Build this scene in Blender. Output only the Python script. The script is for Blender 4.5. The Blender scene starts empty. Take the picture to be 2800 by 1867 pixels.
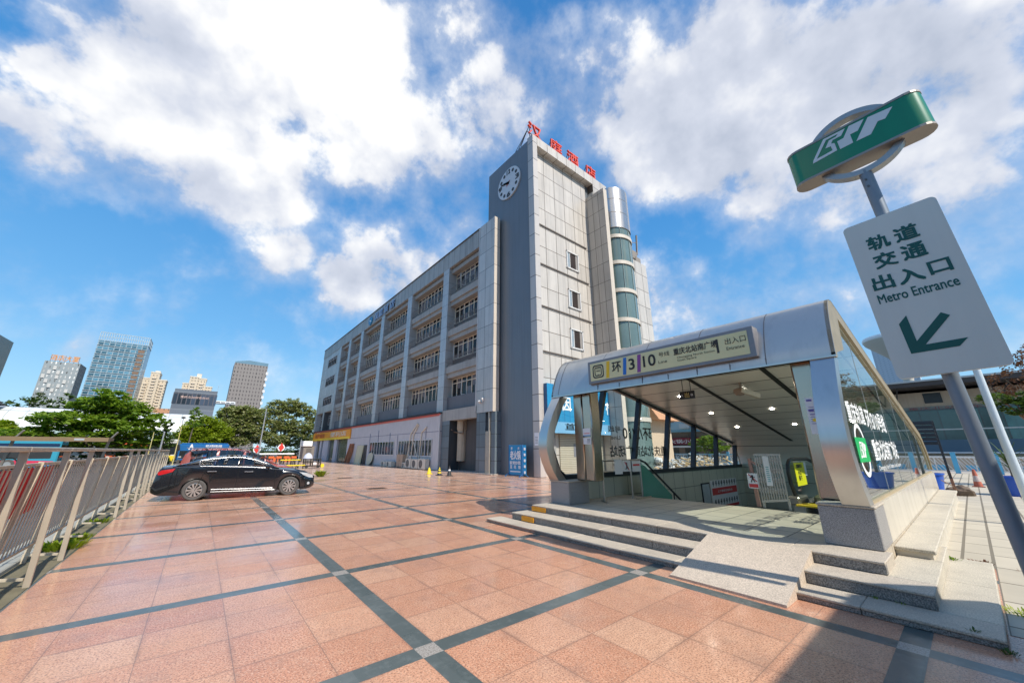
import bpy, math, random
import numpy as np
from mathutils import Vector, Matrix
sc = bpy.context.scene
COL = sc.collection
R = math.radians
rnd = random.Random(7)

# ---------------------------------------------------------------- camera, sky, sun, exposure
cam_d = bpy.data.cameras.new('camera'); cam = bpy.data.objects.new('camera', cam_d); COL.objects.link(cam)
cam_d.sensor_fit = 'HORIZONTAL'; cam_d.sensor_width = 36.0
cam_d.lens = 991.53 / 2800 * 36
cam_d.shift_x = 0.00455; cam_d.shift_y = 0.00237
cam_d.clip_start = 0.05; cam_d.clip_end = 6000
cam.location = (0, 0, 1.65)
cam.rotation_euler = (math.pi / 2 + 0.2852, 0, -0.6837)
sc.camera = cam
sc.view_settings.view_transform = 'Standard'; sc.view_settings.look = 'None'
sc.view_settings.exposure = 0.70; sc.view_settings.gamma = 1.0; sc.view_settings.use_curve_mapping = False
sc.cycles.use_denoising = True
sc.cycles.max_bounces = 8; sc.cycles.diffuse_bounces = 3; sc.cycles.glossy_bounces = 4
sc.cycles.transparent_max_bounces = 16; sc.cycles.transmission_bounces = 4
sc.cycles.caustics_reflective = False; sc.cycles.caustics_refractive = False
sc.cycles.sample_clamp_indirect = 6.0

SUN = Vector((0.08, -0.93, 1.0)).normalized()
sun_d = bpy.data.lights.new('sun', 'SUN'); sun_o = bpy.data.objects.new('sun', sun_d); COL.objects.link(sun_o)
sun_d.energy = 3.3; sun_d.angle = R(0.55); sun_d.color = (1.0, 0.93, 0.83)
sun_o.rotation_euler = SUN.to_track_quat('Z', 'Y').to_euler(); sun_o.location = (10, -40, 60)

# world: procedural Nishita sky with banks of cumulus cloud laid out by direction
CL = [(-0.188, 0.768, 0.612, 0.979, 1), (-0.282, 0.777, 0.563, 0.9972, 1), (-0.235, 0.833, 0.501, 0.9895, 0.8), (-0.069, 0.692, 0.719, 0.9595, 1.1), (-0.041, 0.8, 0.599, 0.9683, 1), (0.061, 0.633, 0.772, 0.9699, 1.2), (0.166, 0.69, 0.705, 0.9624, 1.1), (0.292, 0.662, 0.69, 0.9877, 0.9), (0.017, 0.837, 0.547, 0.9919, 0.7), (-0.152, 0.861, 0.484, 0.9925, 0.6), (-0.242, 0.822, 0.516, 0.9959, 0.7), (-0.301, 0.815, 0.496, 0.9985, 0.4), (0.277, 0.493, 0.825, 0.9834, 0.6), (0.373, 0.513, 0.774, 0.9818, 0.65), (-0.311, 0.818, 0.483, 0.9994, 0.5), (0.556, 0.327, 0.764, 0.9724, 0.75), (0.663, 0.15, 0.733, 0.9767, 0.9), (0.703, 0.219, 0.677, 0.9634, 1.1), (0.771, 0.054, 0.635, 0.9697, 0.9), (0.831, -0.065, 0.552, 0.9708, 0.85), (0.82, -0.146, 0.554, 0.9897, 0.75), (0.79, 0.18, 0.586, 0.9784, 0.8), (0.701, 0.323, 0.636, 0.9902, 0.5), (0.455, 0.336, 0.824, 0.9856, 0.5), (0.498, 0.43, 0.753, 0.9906, 0.5), (0.9, -0.083, 0.427, 0.9869, 0.6), (0.856, 0.028, 0.516, 0.9847, 0.6), (0.749, -0.069, 0.659, 0.9823, 0.5), (0.076, 0.896, 0.437, 0.9946, 0.6), (0.164, 0.878, 0.45, 0.9962, 0.3), (0.255, 0.823, 0.507, 0.9858, 0.55), (0.343, 0.727, 0.595, 0.9808, 0.6), (0.235, 0.889, 0.394, 0.9896, 0.8), (0.357, 0.828, 0.433, 0.9837, 0.8), (0.433, 0.721, 0.541, 0.9884, 0.6), (0.18, 0.94, 0.291, 0.9921, 0.35), (0.858, 0.379, 0.346, 0.9841, 0.8), (0.9, 0.322, 0.294, 0.9911, 0.7), (0.807, 0.409, 0.425, 0.9969, 0.5), (0.86, 0.206, 0.468, 0.9962, 0.25), (-0.203, 0.965, 0.166, 0.9985, 0.55), (0.942, -0.103, 0.319, 0.9938, 0.5), (0.98, -0.057, 0.191, 0.994, 0.55), (0.962, 0.134, 0.237, 0.9808, 0.3),
      (-0.5, -0.5, 0.6, 0.93, 0.9), (0.3, -0.8, 0.5, 0.95, 0.8), (-0.8, 0.3, 0.5, 0.94, 0.8)]
w = bpy.data.worlds.new('World'); sc.world = w; w.use_nodes = True
nt = w.node_tree; nt.nodes.clear()
def N(tree, kind, **kw):
    n = tree.nodes.new(kind)
    for k, v in kw.items():
        if k == 'inp':
            for a, b in v.items(): n.inputs[a].default_value = b
        else: setattr(n, k, v)
    return n
def rgb(c): return (c[0], c[1], c[2], 1)
def mr(t, v, a, b, c, d, smooth=False):
    n = t.nodes.new('ShaderNodeMapRange'); n.clamp = True
    if smooth: n.interpolation_type = 'SMOOTHSTEP'
    for i, x in enumerate((a, b, c, d)): n.inputs[i + 1].default_value = x
    t.links.new(v, n.inputs[0]); return n.outputs[0]
def mth(tree, op, a, b=None, c=None, clamp=False):
    n = tree.nodes.new('ShaderNodeMath'); n.operation = op; n.use_clamp = clamp
    for i, v in enumerate((a, b, c)):
        if v is None: continue
        if isinstance(v, (int, float)): n.inputs[i].default_value = v
        else: tree.links.new(v, n.inputs[i])
    return n.outputs[0]
CLOUD_K = 0.77
def build_world():
    L = nt.links.new
    tc = N(nt, 'ShaderNodeTexCoord'); gen = tc.outputs['Generated']
    nz0 = N(nt, 'ShaderNodeTexNoise', inp={'Scale': 4.5, 'Detail': 6.0, 'Roughness': 0.6})
    L(gen, nz0.inputs['Vector'])
    warp = N(nt, 'ShaderNodeVectorMath', operation='SUBTRACT'); L(nz0.outputs['Color'], warp.inputs[0]); warp.inputs[1].default_value = (.5, .5, .5)
    ws = N(nt, 'ShaderNodeVectorMath', operation='SCALE'); L(warp.outputs[0], ws.inputs[0]); ws.inputs['Scale'].default_value = 0.13
    wa = N(nt, 'ShaderNodeVectorMath', operation='ADD'); L(gen, wa.inputs[0]); L(ws.outputs[0], wa.inputs[1])
    wn = N(nt, 'ShaderNodeVectorMath', operation='NORMALIZE'); L(wa.outputs[0], wn.inputs[0])
    acc = None
    for x, y, z, c, wt in CL:
        d = N(nt, 'ShaderNodeVectorMath', operation='DOT_PRODUCT'); L(wn.outputs[0], d.inputs[0])
        v = Vector((x, y, z)).normalized(); d.inputs[1].default_value = v
        mrn = N(nt, 'ShaderNodeMapRange', clamp=True, inp={'From Min': 1 - (1 - c) * .80, 'From Max': 1 - (1 - c) * .1, 'To Min': 0.0, 'To Max': wt * CLOUD_K}); L(d.outputs['Value'], mrn.inputs['Value'])
        acc = mrn.outputs[0] if acc is None else mth(nt, 'SMOOTH_MAX', acc, mrn.outputs[0], 0.25)
    accc = mth(nt, 'MINIMUM', acc, 1.5)
    n1 = N(nt, 'ShaderNodeTexNoise', inp={'Scale': 5.0, 'Detail': 9.0, 'Roughness': 0.58}); L(gen, n1.inputs['Vector'])
    n2 = N(nt, 'ShaderNodeTexNoise', inp={'Scale': 18.0, 'Detail': 7.0, 'Roughness': 0.6}); L(gen, n2.inputs['Vector'])
    f = mth(nt, 'MULTIPLY_ADD', mth(nt, 'SUBTRACT', n1.outputs[0], 0.5), 1.3, accc)
    f = mth(nt, 'MULTIPLY_ADD', mth(nt, 'SUBTRACT', n2.outputs[0], 0.5), 0.50, f)
    d1 = mr(nt, f, .36, .66, 0., .97, True); d2 = mr(nt, f, .12, .80, 0., .70, True)
    dmax = mth(nt, 'MAXIMUM', d1, d2)
    # cloud shade: bright billows, greyer where the layer is thick
    n3 = N(nt, 'ShaderNodeTexNoise', inp={'Scale': 2.4, 'Detail': 6.0, 'Roughness': 0.5})
    off = N(nt, 'ShaderNodeVectorMath', operation='ADD'); L(gen, off.inputs[0]); off.inputs[1].default_value = (3.1, 1.7, 0.45); L(off.outputs[0], n3.inputs['Vector'])
    sh = mth(nt, 'MULTIPLY_ADD', mth(nt, 'SUBTRACT', n3.outputs[0], 0.5), 1.9, 0.46)
    sh = mth(nt, 'MULTIPLY_ADD', mth(nt, 'SUBTRACT', n2.outputs[0], 0.5), 0.30, sh)
    offb = N(nt, 'ShaderNodeVectorMath', operation='ADD'); L(gen, offb.inputs[0]); offb.inputs[1].default_value = (0.0, -.035, .05)
    n1b = N(nt, 'ShaderNodeTexNoise', inp={'Scale': 5.0, 'Detail': 5.0, 'Roughness': 0.52}); L(offb.outputs[0], n1b.inputs['Vector'])
    n1c = N(nt, 'ShaderNodeTexNoise', inp={'Scale': 5.0, 'Detail': 5.0, 'Roughness': 0.52}); L(gen, n1c.inputs['Vector'])
    sh = mth(nt, 'MULTIPLY_ADD', mth(nt, 'SUBTRACT', n1c.outputs[0], n1b.outputs[0]), 2.6, sh)
    # the sunward crown of the big bank
    dd = N(nt, 'ShaderNodeVectorMath', operation='DOT_PRODUCT'); L(wn.outputs[0], dd.inputs[0]); dd.inputs[1].default_value = Vector((0.13, 0.60, 0.79)).normalized()
    cr = N(nt, 'ShaderNodeMapRange', interpolation_type='SMOOTHSTEP', inp={'From Min': 0.95, 'From Max': 1.0, 'To Min': 0.0, 'To Max': 0.75}); L(dd.outputs['Value'], cr.inputs['Value'])
    sh = mth(nt, 'ADD', sh, cr.outputs[0])
    ramp = N(nt, 'ShaderNodeValToRGB'); e = ramp.color_ramp.elements
    e[0].position = 0.0; e[0].color = (0.50, 0.55, 0.66, 1); e[1].position = 1.0; e[1].color = (1.0, 1.0, 1.0, 1)
    m1 = ramp.color_ramp.elements.new(0.5); m1.color = (0.66, 0.70, 0.80, 1)
    L(sh, ramp.inputs[0])
    sky = N(nt, 'ShaderNodeTexSky', sky_type='NISHITA', sun_disc=False, sun_elevation=math.asin(SUN.z), sun_rotation=math.atan2(SUN.x, SUN.y), altitude=200, air_density=1.3, dust_density=0.6, ozone_density=2.5)
    sz = N(nt, 'ShaderNodeSeparateXYZ'); L(gen, sz.inputs[0])
    gr = N(nt, 'ShaderNodeValToRGB'); L(mr(nt, sz.outputs[2], -.05, 1., 0., 1.), gr.inputs[0]); ge = gr.color_ramp.elements
    ge[0].position = 0.0; ge[0].color = (0.40, 0.58, 0.70, 1); ge[1].position = 1.0; ge[1].color = (0.010, 0.12, 0.36, 1)
    for ps, c_ in ((0.10, (.22, .46, .66)), (0.28, (.085, .31, .60)), (0.55, (.032, .215, .52))): e2 = ge.new(ps); e2.color = rgb(c_)
    b1a = N(nt, 'ShaderNodeBackground', inp={'Strength': 0.10}); L(sky.outputs[0], b1a.inputs['Color'])
    b1c = N(nt, 'ShaderNodeBackground', inp={'Strength': 0.93}); L(gr.outputs[0], b1c.inputs['Color'])
    b1 = N(nt, 'ShaderNodeMixShader', inp={0: 0.78}); L(b1a.outputs[0], b1.inputs[1]); L(b1c.outputs[0], b1.inputs[2])
    b2 = N(nt, 'ShaderNodeBackground', inp={'Strength': 0.65}); L(ramp.outputs[0], b2.inputs['Color'])
    mx = N(nt, 'ShaderNodeMixShader'); L(dmax, mx.inputs[0]); L(b1.outputs[0], mx.inputs[1]); L(b2.outputs[0], mx.inputs[2])
    out = N(nt, 'ShaderNodeOutputWorld'); L(mx.outputs[0], out.inputs['Surface'])
build_world()

# ---------------------------------------------------------------- materials
MC = {}
def _new(name):
    m = bpy.data.materials.new(name); m.use_nodes = True; t = m.node_tree; t.nodes.clear()
    out = t.nodes.new('ShaderNodeOutputMaterial'); b = t.nodes.new('ShaderNodeBsdfPrincipled'); t.links.new(b.outputs[0], out.inputs[0])
    return m, t, b, out
def rgb(c): return (c[0], c[1], c[2], 1)
def scl(c, k): return tuple(min(1, max(0, v * k)) for v in c)
def mixc(t, fac, a, b, mode='MIX'):
    n = t.nodes.new('ShaderNodeMix'); n.data_type = 'RGBA'; n.blend_type = mode; n.clamp_factor = True
    for i, v in ((0, fac), (6, a), (7, b)):
        if isinstance(v, (int, float)): n.inputs[i].default_value = v
        elif isinstance(v, tuple): n.inputs[i].default_value = rgb(v)
        else: t.links.new(v, n.inputs[i])
    return n.outputs[2]
def noise(t, scale, detail=4, rough=.55, vec=None, pos=True):
    n = t.nodes.new('ShaderNodeTexNoise'); n.inputs['Scale'].default_value = scale; n.inputs['Detail'].default_value = detail; n.inputs['Roughness'].default_value = rough
    if vec is None and pos: vec = posn(t)
    if vec is not None: t.links.new(vec, n.inputs['Vector'])
    return n.outputs[0]
def posn(t):
    for n in t.nodes:
        if n.bl_idname == 'ShaderNodeNewGeometry': return n.outputs['Position']
    return t.nodes.new('ShaderNodeNewGeometry').outputs['Position']
def mr(t, v, a, b, c, d, smooth=False):
    n = t.nodes.new('ShaderNodeMapRange'); n.clamp = True
    if smooth: n.interpolation_type = 'SMOOTHSTEP'
    for i, x in enumerate((a, b, c, d)): n.inputs[i + 1].default_value = x
    t.links.new(v, n.inputs[0]); return n.outputs[0]
def bump(t, b, h, strength=.2, dist=.01):
    n = t.nodes.new('ShaderNodeBump'); n.inputs['Strength'].default_value = strength; n.inputs['Distance'].default_value = dist
    t.links.new(h, n.inputs['Height']); t.links.new(n.outputs[0], b.inputs['Normal'])
def pm(name, col, rough=.55, metal=0.0, var=.12, scale=2.5, bmp=0.0, bscale=60, streak=0.0, coat=0.0, spec=.5, speck=0.0, sscale=120):
    """painted / stone / metal surface with tonal variation, optional vertical run-off streaks and speckle"""
    if name in MC: return MC[name]
    m, t, b, out = _new(name)
    c = mixc(t, noise(t, scale, 5), scl(col, 1 - var), scl(col, 1 + var))
    if streak:
        mp = t.nodes.new('ShaderNodeMapping'); mp.inputs['Scale'].default_value = (5, 5, .16); t.links.new(posn(t), mp.inputs[0])
        s = mr(t, noise(t, 1.0, 5, .6, mp.outputs[0]), .48, .78, 0, streak)
        c = mixc(t, s, c, scl(col, .42))
    if speck:
        s = mr(t, noise(t, sscale, 2, .7), .42, .60, 0, speck)
        c = mixc(t, s, c, scl(col, .25))
        s2 = mr(t, noise(t, sscale * .8, 2, .7, posn(t)), .40, .36, 0, speck * .6)
        c = mixc(t, s2, c, scl(col, 1.5))
    t.links.new(c, b.inputs['Base Color'])
    b.inputs['Roughness'].default_value = rough; b.inputs['Metallic'].default_value = metal
    if 'Specular IOR Level' in b.inputs: b.inputs['Specular IOR Level'].default_value = spec
    if coat: b.inputs['Coat Weight'].default_value = coat; b.inputs['Coat Roughness'].default_value = .03
    if bmp: bump(t, b, noise(t, bscale, 3), bmp, .01)
    MC[name] = m; return m
def seam(name, col, ua, bw, bh, ou=0., ov=0., mort=.012, mcol=None, rough=.5, metal=0., var=.06, streak=.25, offset=0., tilevar=.06, spec=.5, va=2, coat=0.):
    """cladding panels: a grid of joints in world metres along axis ua and height"""
    if name in MC: return MC[name]
    m, t, b, out = _new(name)
    sp = t.nodes.new('ShaderNodeSeparateXYZ'); t.links.new(posn(t), sp.inputs[0])
    cb = t.nodes.new('ShaderNodeCombineXYZ')
    t.links.new(mth(t, 'SUBTRACT', sp.outputs[ua], ou), cb.inputs[0]); t.links.new(mth(t, 'SUBTRACT', sp.outputs[va], ov), cb.inputs[1])
    br = t.nodes.new('ShaderNodeTexBrick'); br.offset = offset; br.squash = 1.0
    t.links.new(cb.outputs[0], br.inputs['Vector'])
    for k, v in (('Scale', 1.0), ('Mortar Size', mort), ('Mortar Smooth', .1), ('Bias', 0.), ('Brick Width', bw), ('Row Height', bh)): br.inputs[k].default_value = v
    br.inputs['Color1'].default_value = rgb(scl(col, 1 - tilevar)); br.inputs['Color2'].default_value = rgb(scl(col, 1 + tilevar)); br.inputs['Mortar'].default_value = rgb(mcol or scl(col, .35))
    c = mixc(t, noise(t, 1.3, 5), scl((1, 1, 1), 1 - var), (1, 1, 1)); c = mixc(t, 1.0, br.outputs['Color'], c, 'MULTIPLY')
    if streak:
        mp = t.nodes.new('ShaderNodeMapping'); mp.inputs['Scale'].default_value = (3.5, 3.5, .22); t.links.new(posn(t), mp.inputs[0])
        s = mr(t, noise(t, 1.0, 6, .6, mp.outputs[0]), .46, .8, 0, streak)
        c = mixc(t, s, c, scl(col, .38))
    t.links.new(c, b.inputs['Base Color']); b.inputs['Roughness'].default_value = rough; b.inputs['Metallic'].default_value = metal
    b.inputs['Specular IOR Level'].default_value = spec
    if coat: b.inputs['Coat Weight'].default_value = coat
    bump(t, b, mth(t, 'SUBTRACT', 1.0, br.outputs['Fac']), .5, .01)
    MC[name] = m; return m
def glass(name, tint=(.85, .95, .93), gl=.9, rough=.02, base=.04, alpha=.9):
    """thin sheet glass: tinted see-through plus a mirror that grows at grazing angles"""
    if name in MC: return MC[name]
    m = bpy.data.materials.new(name); m.use_nodes = True; t = m.node_tree; t.nodes.clear()
    out = t.nodes.new('ShaderNodeOutputMaterial'); tr = t.nodes.new('ShaderNodeBsdfTransparent'); tr.inputs[0].default_value = rgb(tint)
    g = t.nodes.new('ShaderNodeBsdfGlossy'); g.inputs['Roughness'].default_value = rough; g.inputs['Color'].default_value = (gl, gl, gl, 1)
    gm = t.nodes.new('ShaderNodeNewGeometry'); dp = t.nodes.new('ShaderNodeVectorMath'); dp.operation = 'DOT_PRODUCT'; t.links.new(gm.outputs['Normal'], dp.inputs[0]); t.links.new(gm.outputs['Incoming'], dp.inputs[1])
    fr = mth(t, 'MULTIPLY_ADD', mth(t, 'POWER', mth(t, 'SUBTRACT', 1.0, mth(t, 'ABSOLUTE', dp.outputs['Value']), clamp=True), 5.0), .92, .045)
    mx = t.nodes.new('ShaderNodeMixShader'); f = mth(t, 'ADD', fr, base, clamp=True)
    t.links.new(f, mx.inputs[0]); t.links.new(tr.outputs[0], mx.inputs[1]); t.links.new(g.outputs[0], mx.inputs[2]); t.links.new(mx.outputs[0], out.inputs[0])
    MC[name] = m; return m
def window_glass(name, col=(.03, .045, .05), rough=.05, spec=.9, var=.5, scale=.7):
    return pm(name, col, rough, 0, var, scale, spec=spec)
def cellglass(name, ua, bw, bh, dark=(.014, .013, .012), curtain=(.24, .21, .22), p=.6):
    """glazing with drawn curtains behind some of the panes"""
    m, t, b, out = _new(name); sp = t.nodes.new('ShaderNodeSeparateXYZ'); t.links.new(posn(t), sp.inputs[0])
    cb = t.nodes.new('ShaderNodeCombineXYZ'); t.links.new(mth(t, 'FLOOR', mth(t, 'DIVIDE', sp.outputs[ua], bw)), cb.inputs[0]); t.links.new(mth(t, 'FLOOR', mth(t, 'DIVIDE', sp.outputs[2], 1.75)), cb.inputs[1])
    wn = t.nodes.new('ShaderNodeTexWhiteNoise'); wn.noise_dimensions = '3D'; t.links.new(cb.outputs[0], wn.inputs['Vector'])
    mp = t.nodes.new('ShaderNodeMapping'); mp.inputs['Scale'].default_value = (14, 14, .3); t.links.new(posn(t), mp.inputs[0])
    cur = mixc(t, noise(t, 1., 3, .5, mp.outputs[0]), scl(curtain, .35), curtain)
    c = mixc(t, mr(t, wn.outputs['Value'], p - .02, p + .02, 0, 1), mixc(t, noise(t, 1.6, 4), scl(dark, .3), scl(dark, 2.2)), cur)
    t.links.new(c, b.inputs['Base Color']); b.inputs['Roughness'].default_value = .12; b.inputs['Specular IOR Level'].default_value = .22
    MC[name] = m; return m
def leafm(name, c1, c2, tr=.3):
    if name in MC: return MC[name]
    m, t, b, out = _new(name)
    g = t.nodes.new('ShaderNodeNewGeometry')
    c = mixc(t, g.outputs['Random Per Island'], c1, c2)
    c = mixc(t, mr(t, noise(t, .9, 3), .4, .65, 0, .35), c, scl(c1, .75))
    t.links.new(c, b.inputs['Base Color']); b.inputs['Roughness'].default_value = .5; b.inputs['Specular IOR Level'].default_value = .35
    tl = t.nodes.new('ShaderNodeBsdfTranslucent'); t.links.new(mixc(t, 1.0, c, (1.0, 1.0, .45), 'MULTIPLY'), tl.inputs[0])
    mx = t.nodes.new('ShaderNodeMixShader'); mx.inputs[0].default_value = tr
    t.links.new(b.outputs[0], mx.inputs[1]); t.links.new(tl.outputs[0], mx.inputs[2]); t.links.new(mx.outputs[0], out.inputs[0])
    MC[name] = m; return m

# ---------------------------------------------------------------- geometry helpers
def wloc(o):
    v = Vector((0, 0, 0))
    while o is not None: v = v + o.location; o = o.parent
    return v
def tag(o, label=None, cat=None, group=None, kind=None):
    if label: o['label'] = label
    if cat: o['category'] = cat
    if group: o['group'] = group
    if kind: o['kind'] = kind
    return o
def thing(name, label, cat, loc=(0, 0, 0), group=None, rot=None):
    o = bpy.data.objects.new(name, None); COL.objects.link(o); o.location = loc; o.empty_display_size = .2
    if rot: o.rotation_euler = rot
    return tag(o, label, cat, group)
class MB:
    def __init__(s): s.v = []; s.f = []
    def add(s, vs, fs):
        k = len(s.v); s.v += [tuple(x) for x in vs]; s.f += [tuple(i + k for i in f) for f in fs]; return s
    def quad(s, a, b, c, d): return s.add([a, b, c, d], [(0, 1, 2, 3)])
    def box(s, x0, y0, z0, x1, y1, z1):
        return s.add([(x0, y0, z0), (x1, y0, z0), (x1, y1, z0), (x0, y1, z0), (x0, y0, z1), (x1, y0, z1), (x1, y1, z1), (x0, y1, z1)],
                     [(0, 3, 2, 1), (4, 5, 6, 7), (0, 1, 5, 4), (1, 2, 6, 5), (2, 3, 7, 6), (3, 0, 4, 7)])
    def bbox(s, x0, y0, z0, x1, y1, z1, e=.01):
        """box with chamfered edges"""
        vs = []; idx = {}
        X = (x0, x1); Y = (y0, y1); Z = (z0, z1)
        for i in (0, 1):
            for j in (0, 1):
                for k in (0, 1):
                    sx = 1 if i == 0 else -1; sy = 1 if j == 0 else -1; sz = 1 if k == 0 else -1
                    for ax in range(3):
                        p = [X[i] + sx * e, Y[j] + sy * e, Z[k] + sz * e]
                        p[ax] = (X[i], Y[j], Z[k])[ax]
                        idx[(i, j, k, ax)] = len(vs); vs.append(tuple(p))
        fs = []
        for ax in range(3):
            o = [a for a in range(3) if a != ax]
            for val in (0, 1):
                q = []
                for (a, b) in ((0, 0), (1, 0), (1, 1), (0, 1)):
                    c = [0, 0, 0]; c[ax] = val; c[o[0]] = a; c[o[1]] = b; q.append(idx[(c[0], c[1], c[2], ax)])
                flip = (val == 0) ^ (ax == 1)
                fs.append(tuple(q[::-1]) if flip else tuple(q))
        for ax in range(3):
            o = [a for a in range(3) if a != ax]
            for a in (0, 1):
                for b in (0, 1):
                    c0 = [0, 0, 0]; c1 = [0, 0, 0]; c0[ax] = 0; c1[ax] = 1
                    for c in (c0, c1): c[o[0]] = a; c[o[1]] = b
                    fs.append((idx[(*c0, o[0])], idx[(*c1, o[0])], idx[(*c1, o[1])], idx[(*c0, o[1])]))
        for i in (0, 1):
            for j in (0, 1):
                for k in (0, 1): fs.append((idx[(i, j, k, 0)], idx[(i, j, k, 1)], idx[(i, j, k, 2)]))
        return s.add(vs, fs)
    def bar(s, p, q, w, h=None, up=(0, 0, 1)):
        """rectangular bar from p to q"""
        h = h or w; p = Vector(p); q = Vector(q); d = (q - p).normalized(); u = Vector(up)
        if abs(d.dot(u)) > .98: u = Vector((1, 0, 0))
        a = d.cross(u).normalized(); b = a.cross(d).normalized()
        vs = [p + a * (i * w / 2) + b * (j * h / 2) for i, j in ((-1, -1), (1, -1), (1, 1), (-1, 1))] + [q + a * (i * w / 2) + b * (j * h / 2) for i, j in ((-1, -1), (1, -1), (1, 1), (-1, 1))]
        return s.add(vs, [(3, 2, 1, 0), (4, 5, 6, 7), (0, 1, 5, 4), (1, 2, 6, 5), (2, 3, 7, 6), (3, 0, 4, 7)])
    def tube(s, pts, r, n=8, cap=True, closed=False):
        pts = [Vector(p) for p in pts]; m = len(pts); rr = r if isinstance(r, (list, tuple)) else [r] * m
        ring = []; prev = None
        for i, p in enumerate(pts):
            if closed: d = pts[(i + 1) % m] - pts[i - 1]
            else: d = pts[min(i + 1, m - 1)] - pts[max(i - 1, 0)]
            d.normalize()
            if prev is None:
                u = Vector((0, 0, 1)) if abs(d.z) < .95 else Vector((1, 0, 0)); a = d.cross(u).normalized()
            else: a = (prev - d * prev.dot(d)).normalized()
            prev = a; b = d.cross(a)
            ring.append([p + (a * math.cos(2 * math.pi * k / n) + b * math.sin(2 * math.pi * k / n)) * rr[i] for k in range(n)])
        vs = [v for g in ring for v in g]; fs = []
        for i in range(m if closed else m - 1):
            j = (i + 1) % m
            for k in range(n): fs.append((i * n + k, i * n + (k + 1) % n, j * n + (k + 1) % n, j * n + k))
        if cap and not closed: fs += [tuple(range(n))[::-1], tuple((m - 1) * n + k for k in range(n))]
        return s.add(vs, fs)
    def extr(s, poly, fn, d0, d1):
        """closed 2-D outline swept between two depths; fn(u, v, d) -> point"""
        n = len(poly); vs = [fn(u, v, d0) for u, v in poly] + [fn(u, v, d1) for u, v in poly]
        return s.add(vs, [tuple(range(n))[::-1], tuple(range(n, 2 * n))] + [(i, (i + 1) % n, n + (i + 1) % n, n + i) for i in range(n)])
    def strip(s, path, fn, d0, d1, closed=False):
        n = len(path); vs = [fn(u, v, d0) for u, v in path] + [fn(u, v, d1) for u, v in path]
        return s.add(vs, [(i, (i + 1) % n, n + (i + 1) % n, n + i) for i in range(n if closed else n - 1)])
    def lathe(s, prof, cx, cy, n=24, a0=0, a1=2 * math.pi, sy=1.0):
        full = abs(a1 - a0 - 2 * math.pi) < 1e-6; m = n if full else n + 1; vs = []; fs = []
        for r, z in prof:
            for k in range(m):
                a = a0 + (a1 - a0) * k / n; vs.append((cx + r * math.cos(a), cy + r * sy * math.sin(a), z))
        for i in range(len(prof) - 1):
            for k in range(n): fs.append((i * m + k, i * m + (k + 1) % m, (i + 1) * m + (k + 1) % m, (i + 1) * m + k))
        return s.add(vs, fs)
    def build(s, name, mat, parent=None, smooth=False, local=False, fix=True, angle=40):
        me = bpy.data.meshes.new(name); o = bpy.data.objects.new(name, me); COL.objects.link(o)
        vs = s.v
        if parent is not None:
            o.parent = parent
            if not local:
                k = wloc(parent); vs = [(x - k.x, y - k.y, z - k.z) for x, y, z in vs]
        me.from_pydata(vs, [], s.f)
        if fix:
            import bmesh
            b = bmesh.new(); b.from_mesh(me); bmesh.ops.recalc_face_normals(b, faces=b.faces); b.to_mesh(me); b.free()
        for x in (mat if isinstance(mat, list) else [mat]): me.materials.append(x)
        if smooth:
            me.polygons.foreach_set('use_smooth', [True] * len(me.polygons))
            try: me.set_sharp_from_angle(angle=R(angle))
            except Exception: pass
        me.update(); return o
XZ = lambda u, v, d: (u, d, v)      # outline in x-z, depth along y
YZ = lambda u, v, d: (d, u, v)      # outline in y-z, depth along x
XY = lambda u, v, d: (u, v, d)
_tc = {}
def text(body, mat, parent, org, ux, uz, wd, ht, thick=.004, bold=.012, name='lettering', local=False, lines=False, align='LEFT'):
    """lettering fitted to a wd x ht rectangle: org = lower-left corner, ux / uz = reading and up directions"""
    cjk = any(ord(c) > 0x2000 for c in body)
    cu = bpy.data.curves.new('t', 'FONT'); cu.body = body; cu.size = 1; cu.offset = 0.0; cu.resolution_u = 3; cu.align_x = align
    to = bpy.data.objects.new('t', cu); COL.objects.link(to); bpy.context.view_layer.update()
    me = bpy.data.meshes.new_from_object(to.evaluated_get(bpy.context.evaluated_depsgraph_get()))
    bpy.data.objects.remove(to); bpy.data.curves.remove(cu)
    n = len(me.vertices); co = np.empty(n * 3, 'f'); me.vertices.foreach_get('co', co); co = co.reshape(-1, 3)
    faces = [tuple(p.vertices) for p in me.polygons]; bpy.data.meshes.remove(me)
    if bold > .008:          # a heavier face: the strokes printed again a little to each side
        bb = bold * .8; cs = [co + np.array([dx * bb, dy * bb, 0], 'f') for dx, dy in ((-1, -1), (1, -1), (1, 1), (-1, 1), (0, 0))]
        fs = [tuple(i + k * n for i in f) for k in range(5) for f in faces]; lay = np.repeat(np.arange(5), n); co = np.concatenate(cs); faces = fs
    else: lay = np.zeros(n)
    mn = co.min(0); mx = co.max(0); u = (co[:, 0] - mn[0]) / (mx[0] - mn[0]) * wd; v = (co[:, 1] - mn[1]) / max(1e-6, mx[1] - mn[1]) * ht
    ux = np.array(Vector(ux).normalized()); uz = np.array(Vector(uz).normalized()); nn = np.cross(ux, uz)
    P = np.array(org)[None] + u[:, None] * ux + v[:, None] * uz + nn * (thick + (lay[:, None] * abs(thick) * .12 + lay[:, None] * 1e-4) * (1 if thick >= 0 else -1))
    b = MB(); b.v = [tuple(p) for p in P]; b.f = faces
    return b.build(name, mat, parent, local=local, fix=False)
def copy_thing(o, loc, label=None, rotz=None):
    r = o.copy(); COL.objects.link(r); r.location = loc
    if label: r['label'] = label
    if rotz is not None: r.rotation_euler = (0, 0, rotz)
    for ch in list(o.children):
        c = ch.copy(); COL.objects.link(c); c.parent = r
        for g in list(ch.children):
            d = g.copy(); COL.objects.link(d); d.parent = c
    return r
def structure(o): o['kind'] = 'structure'; return o
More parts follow.
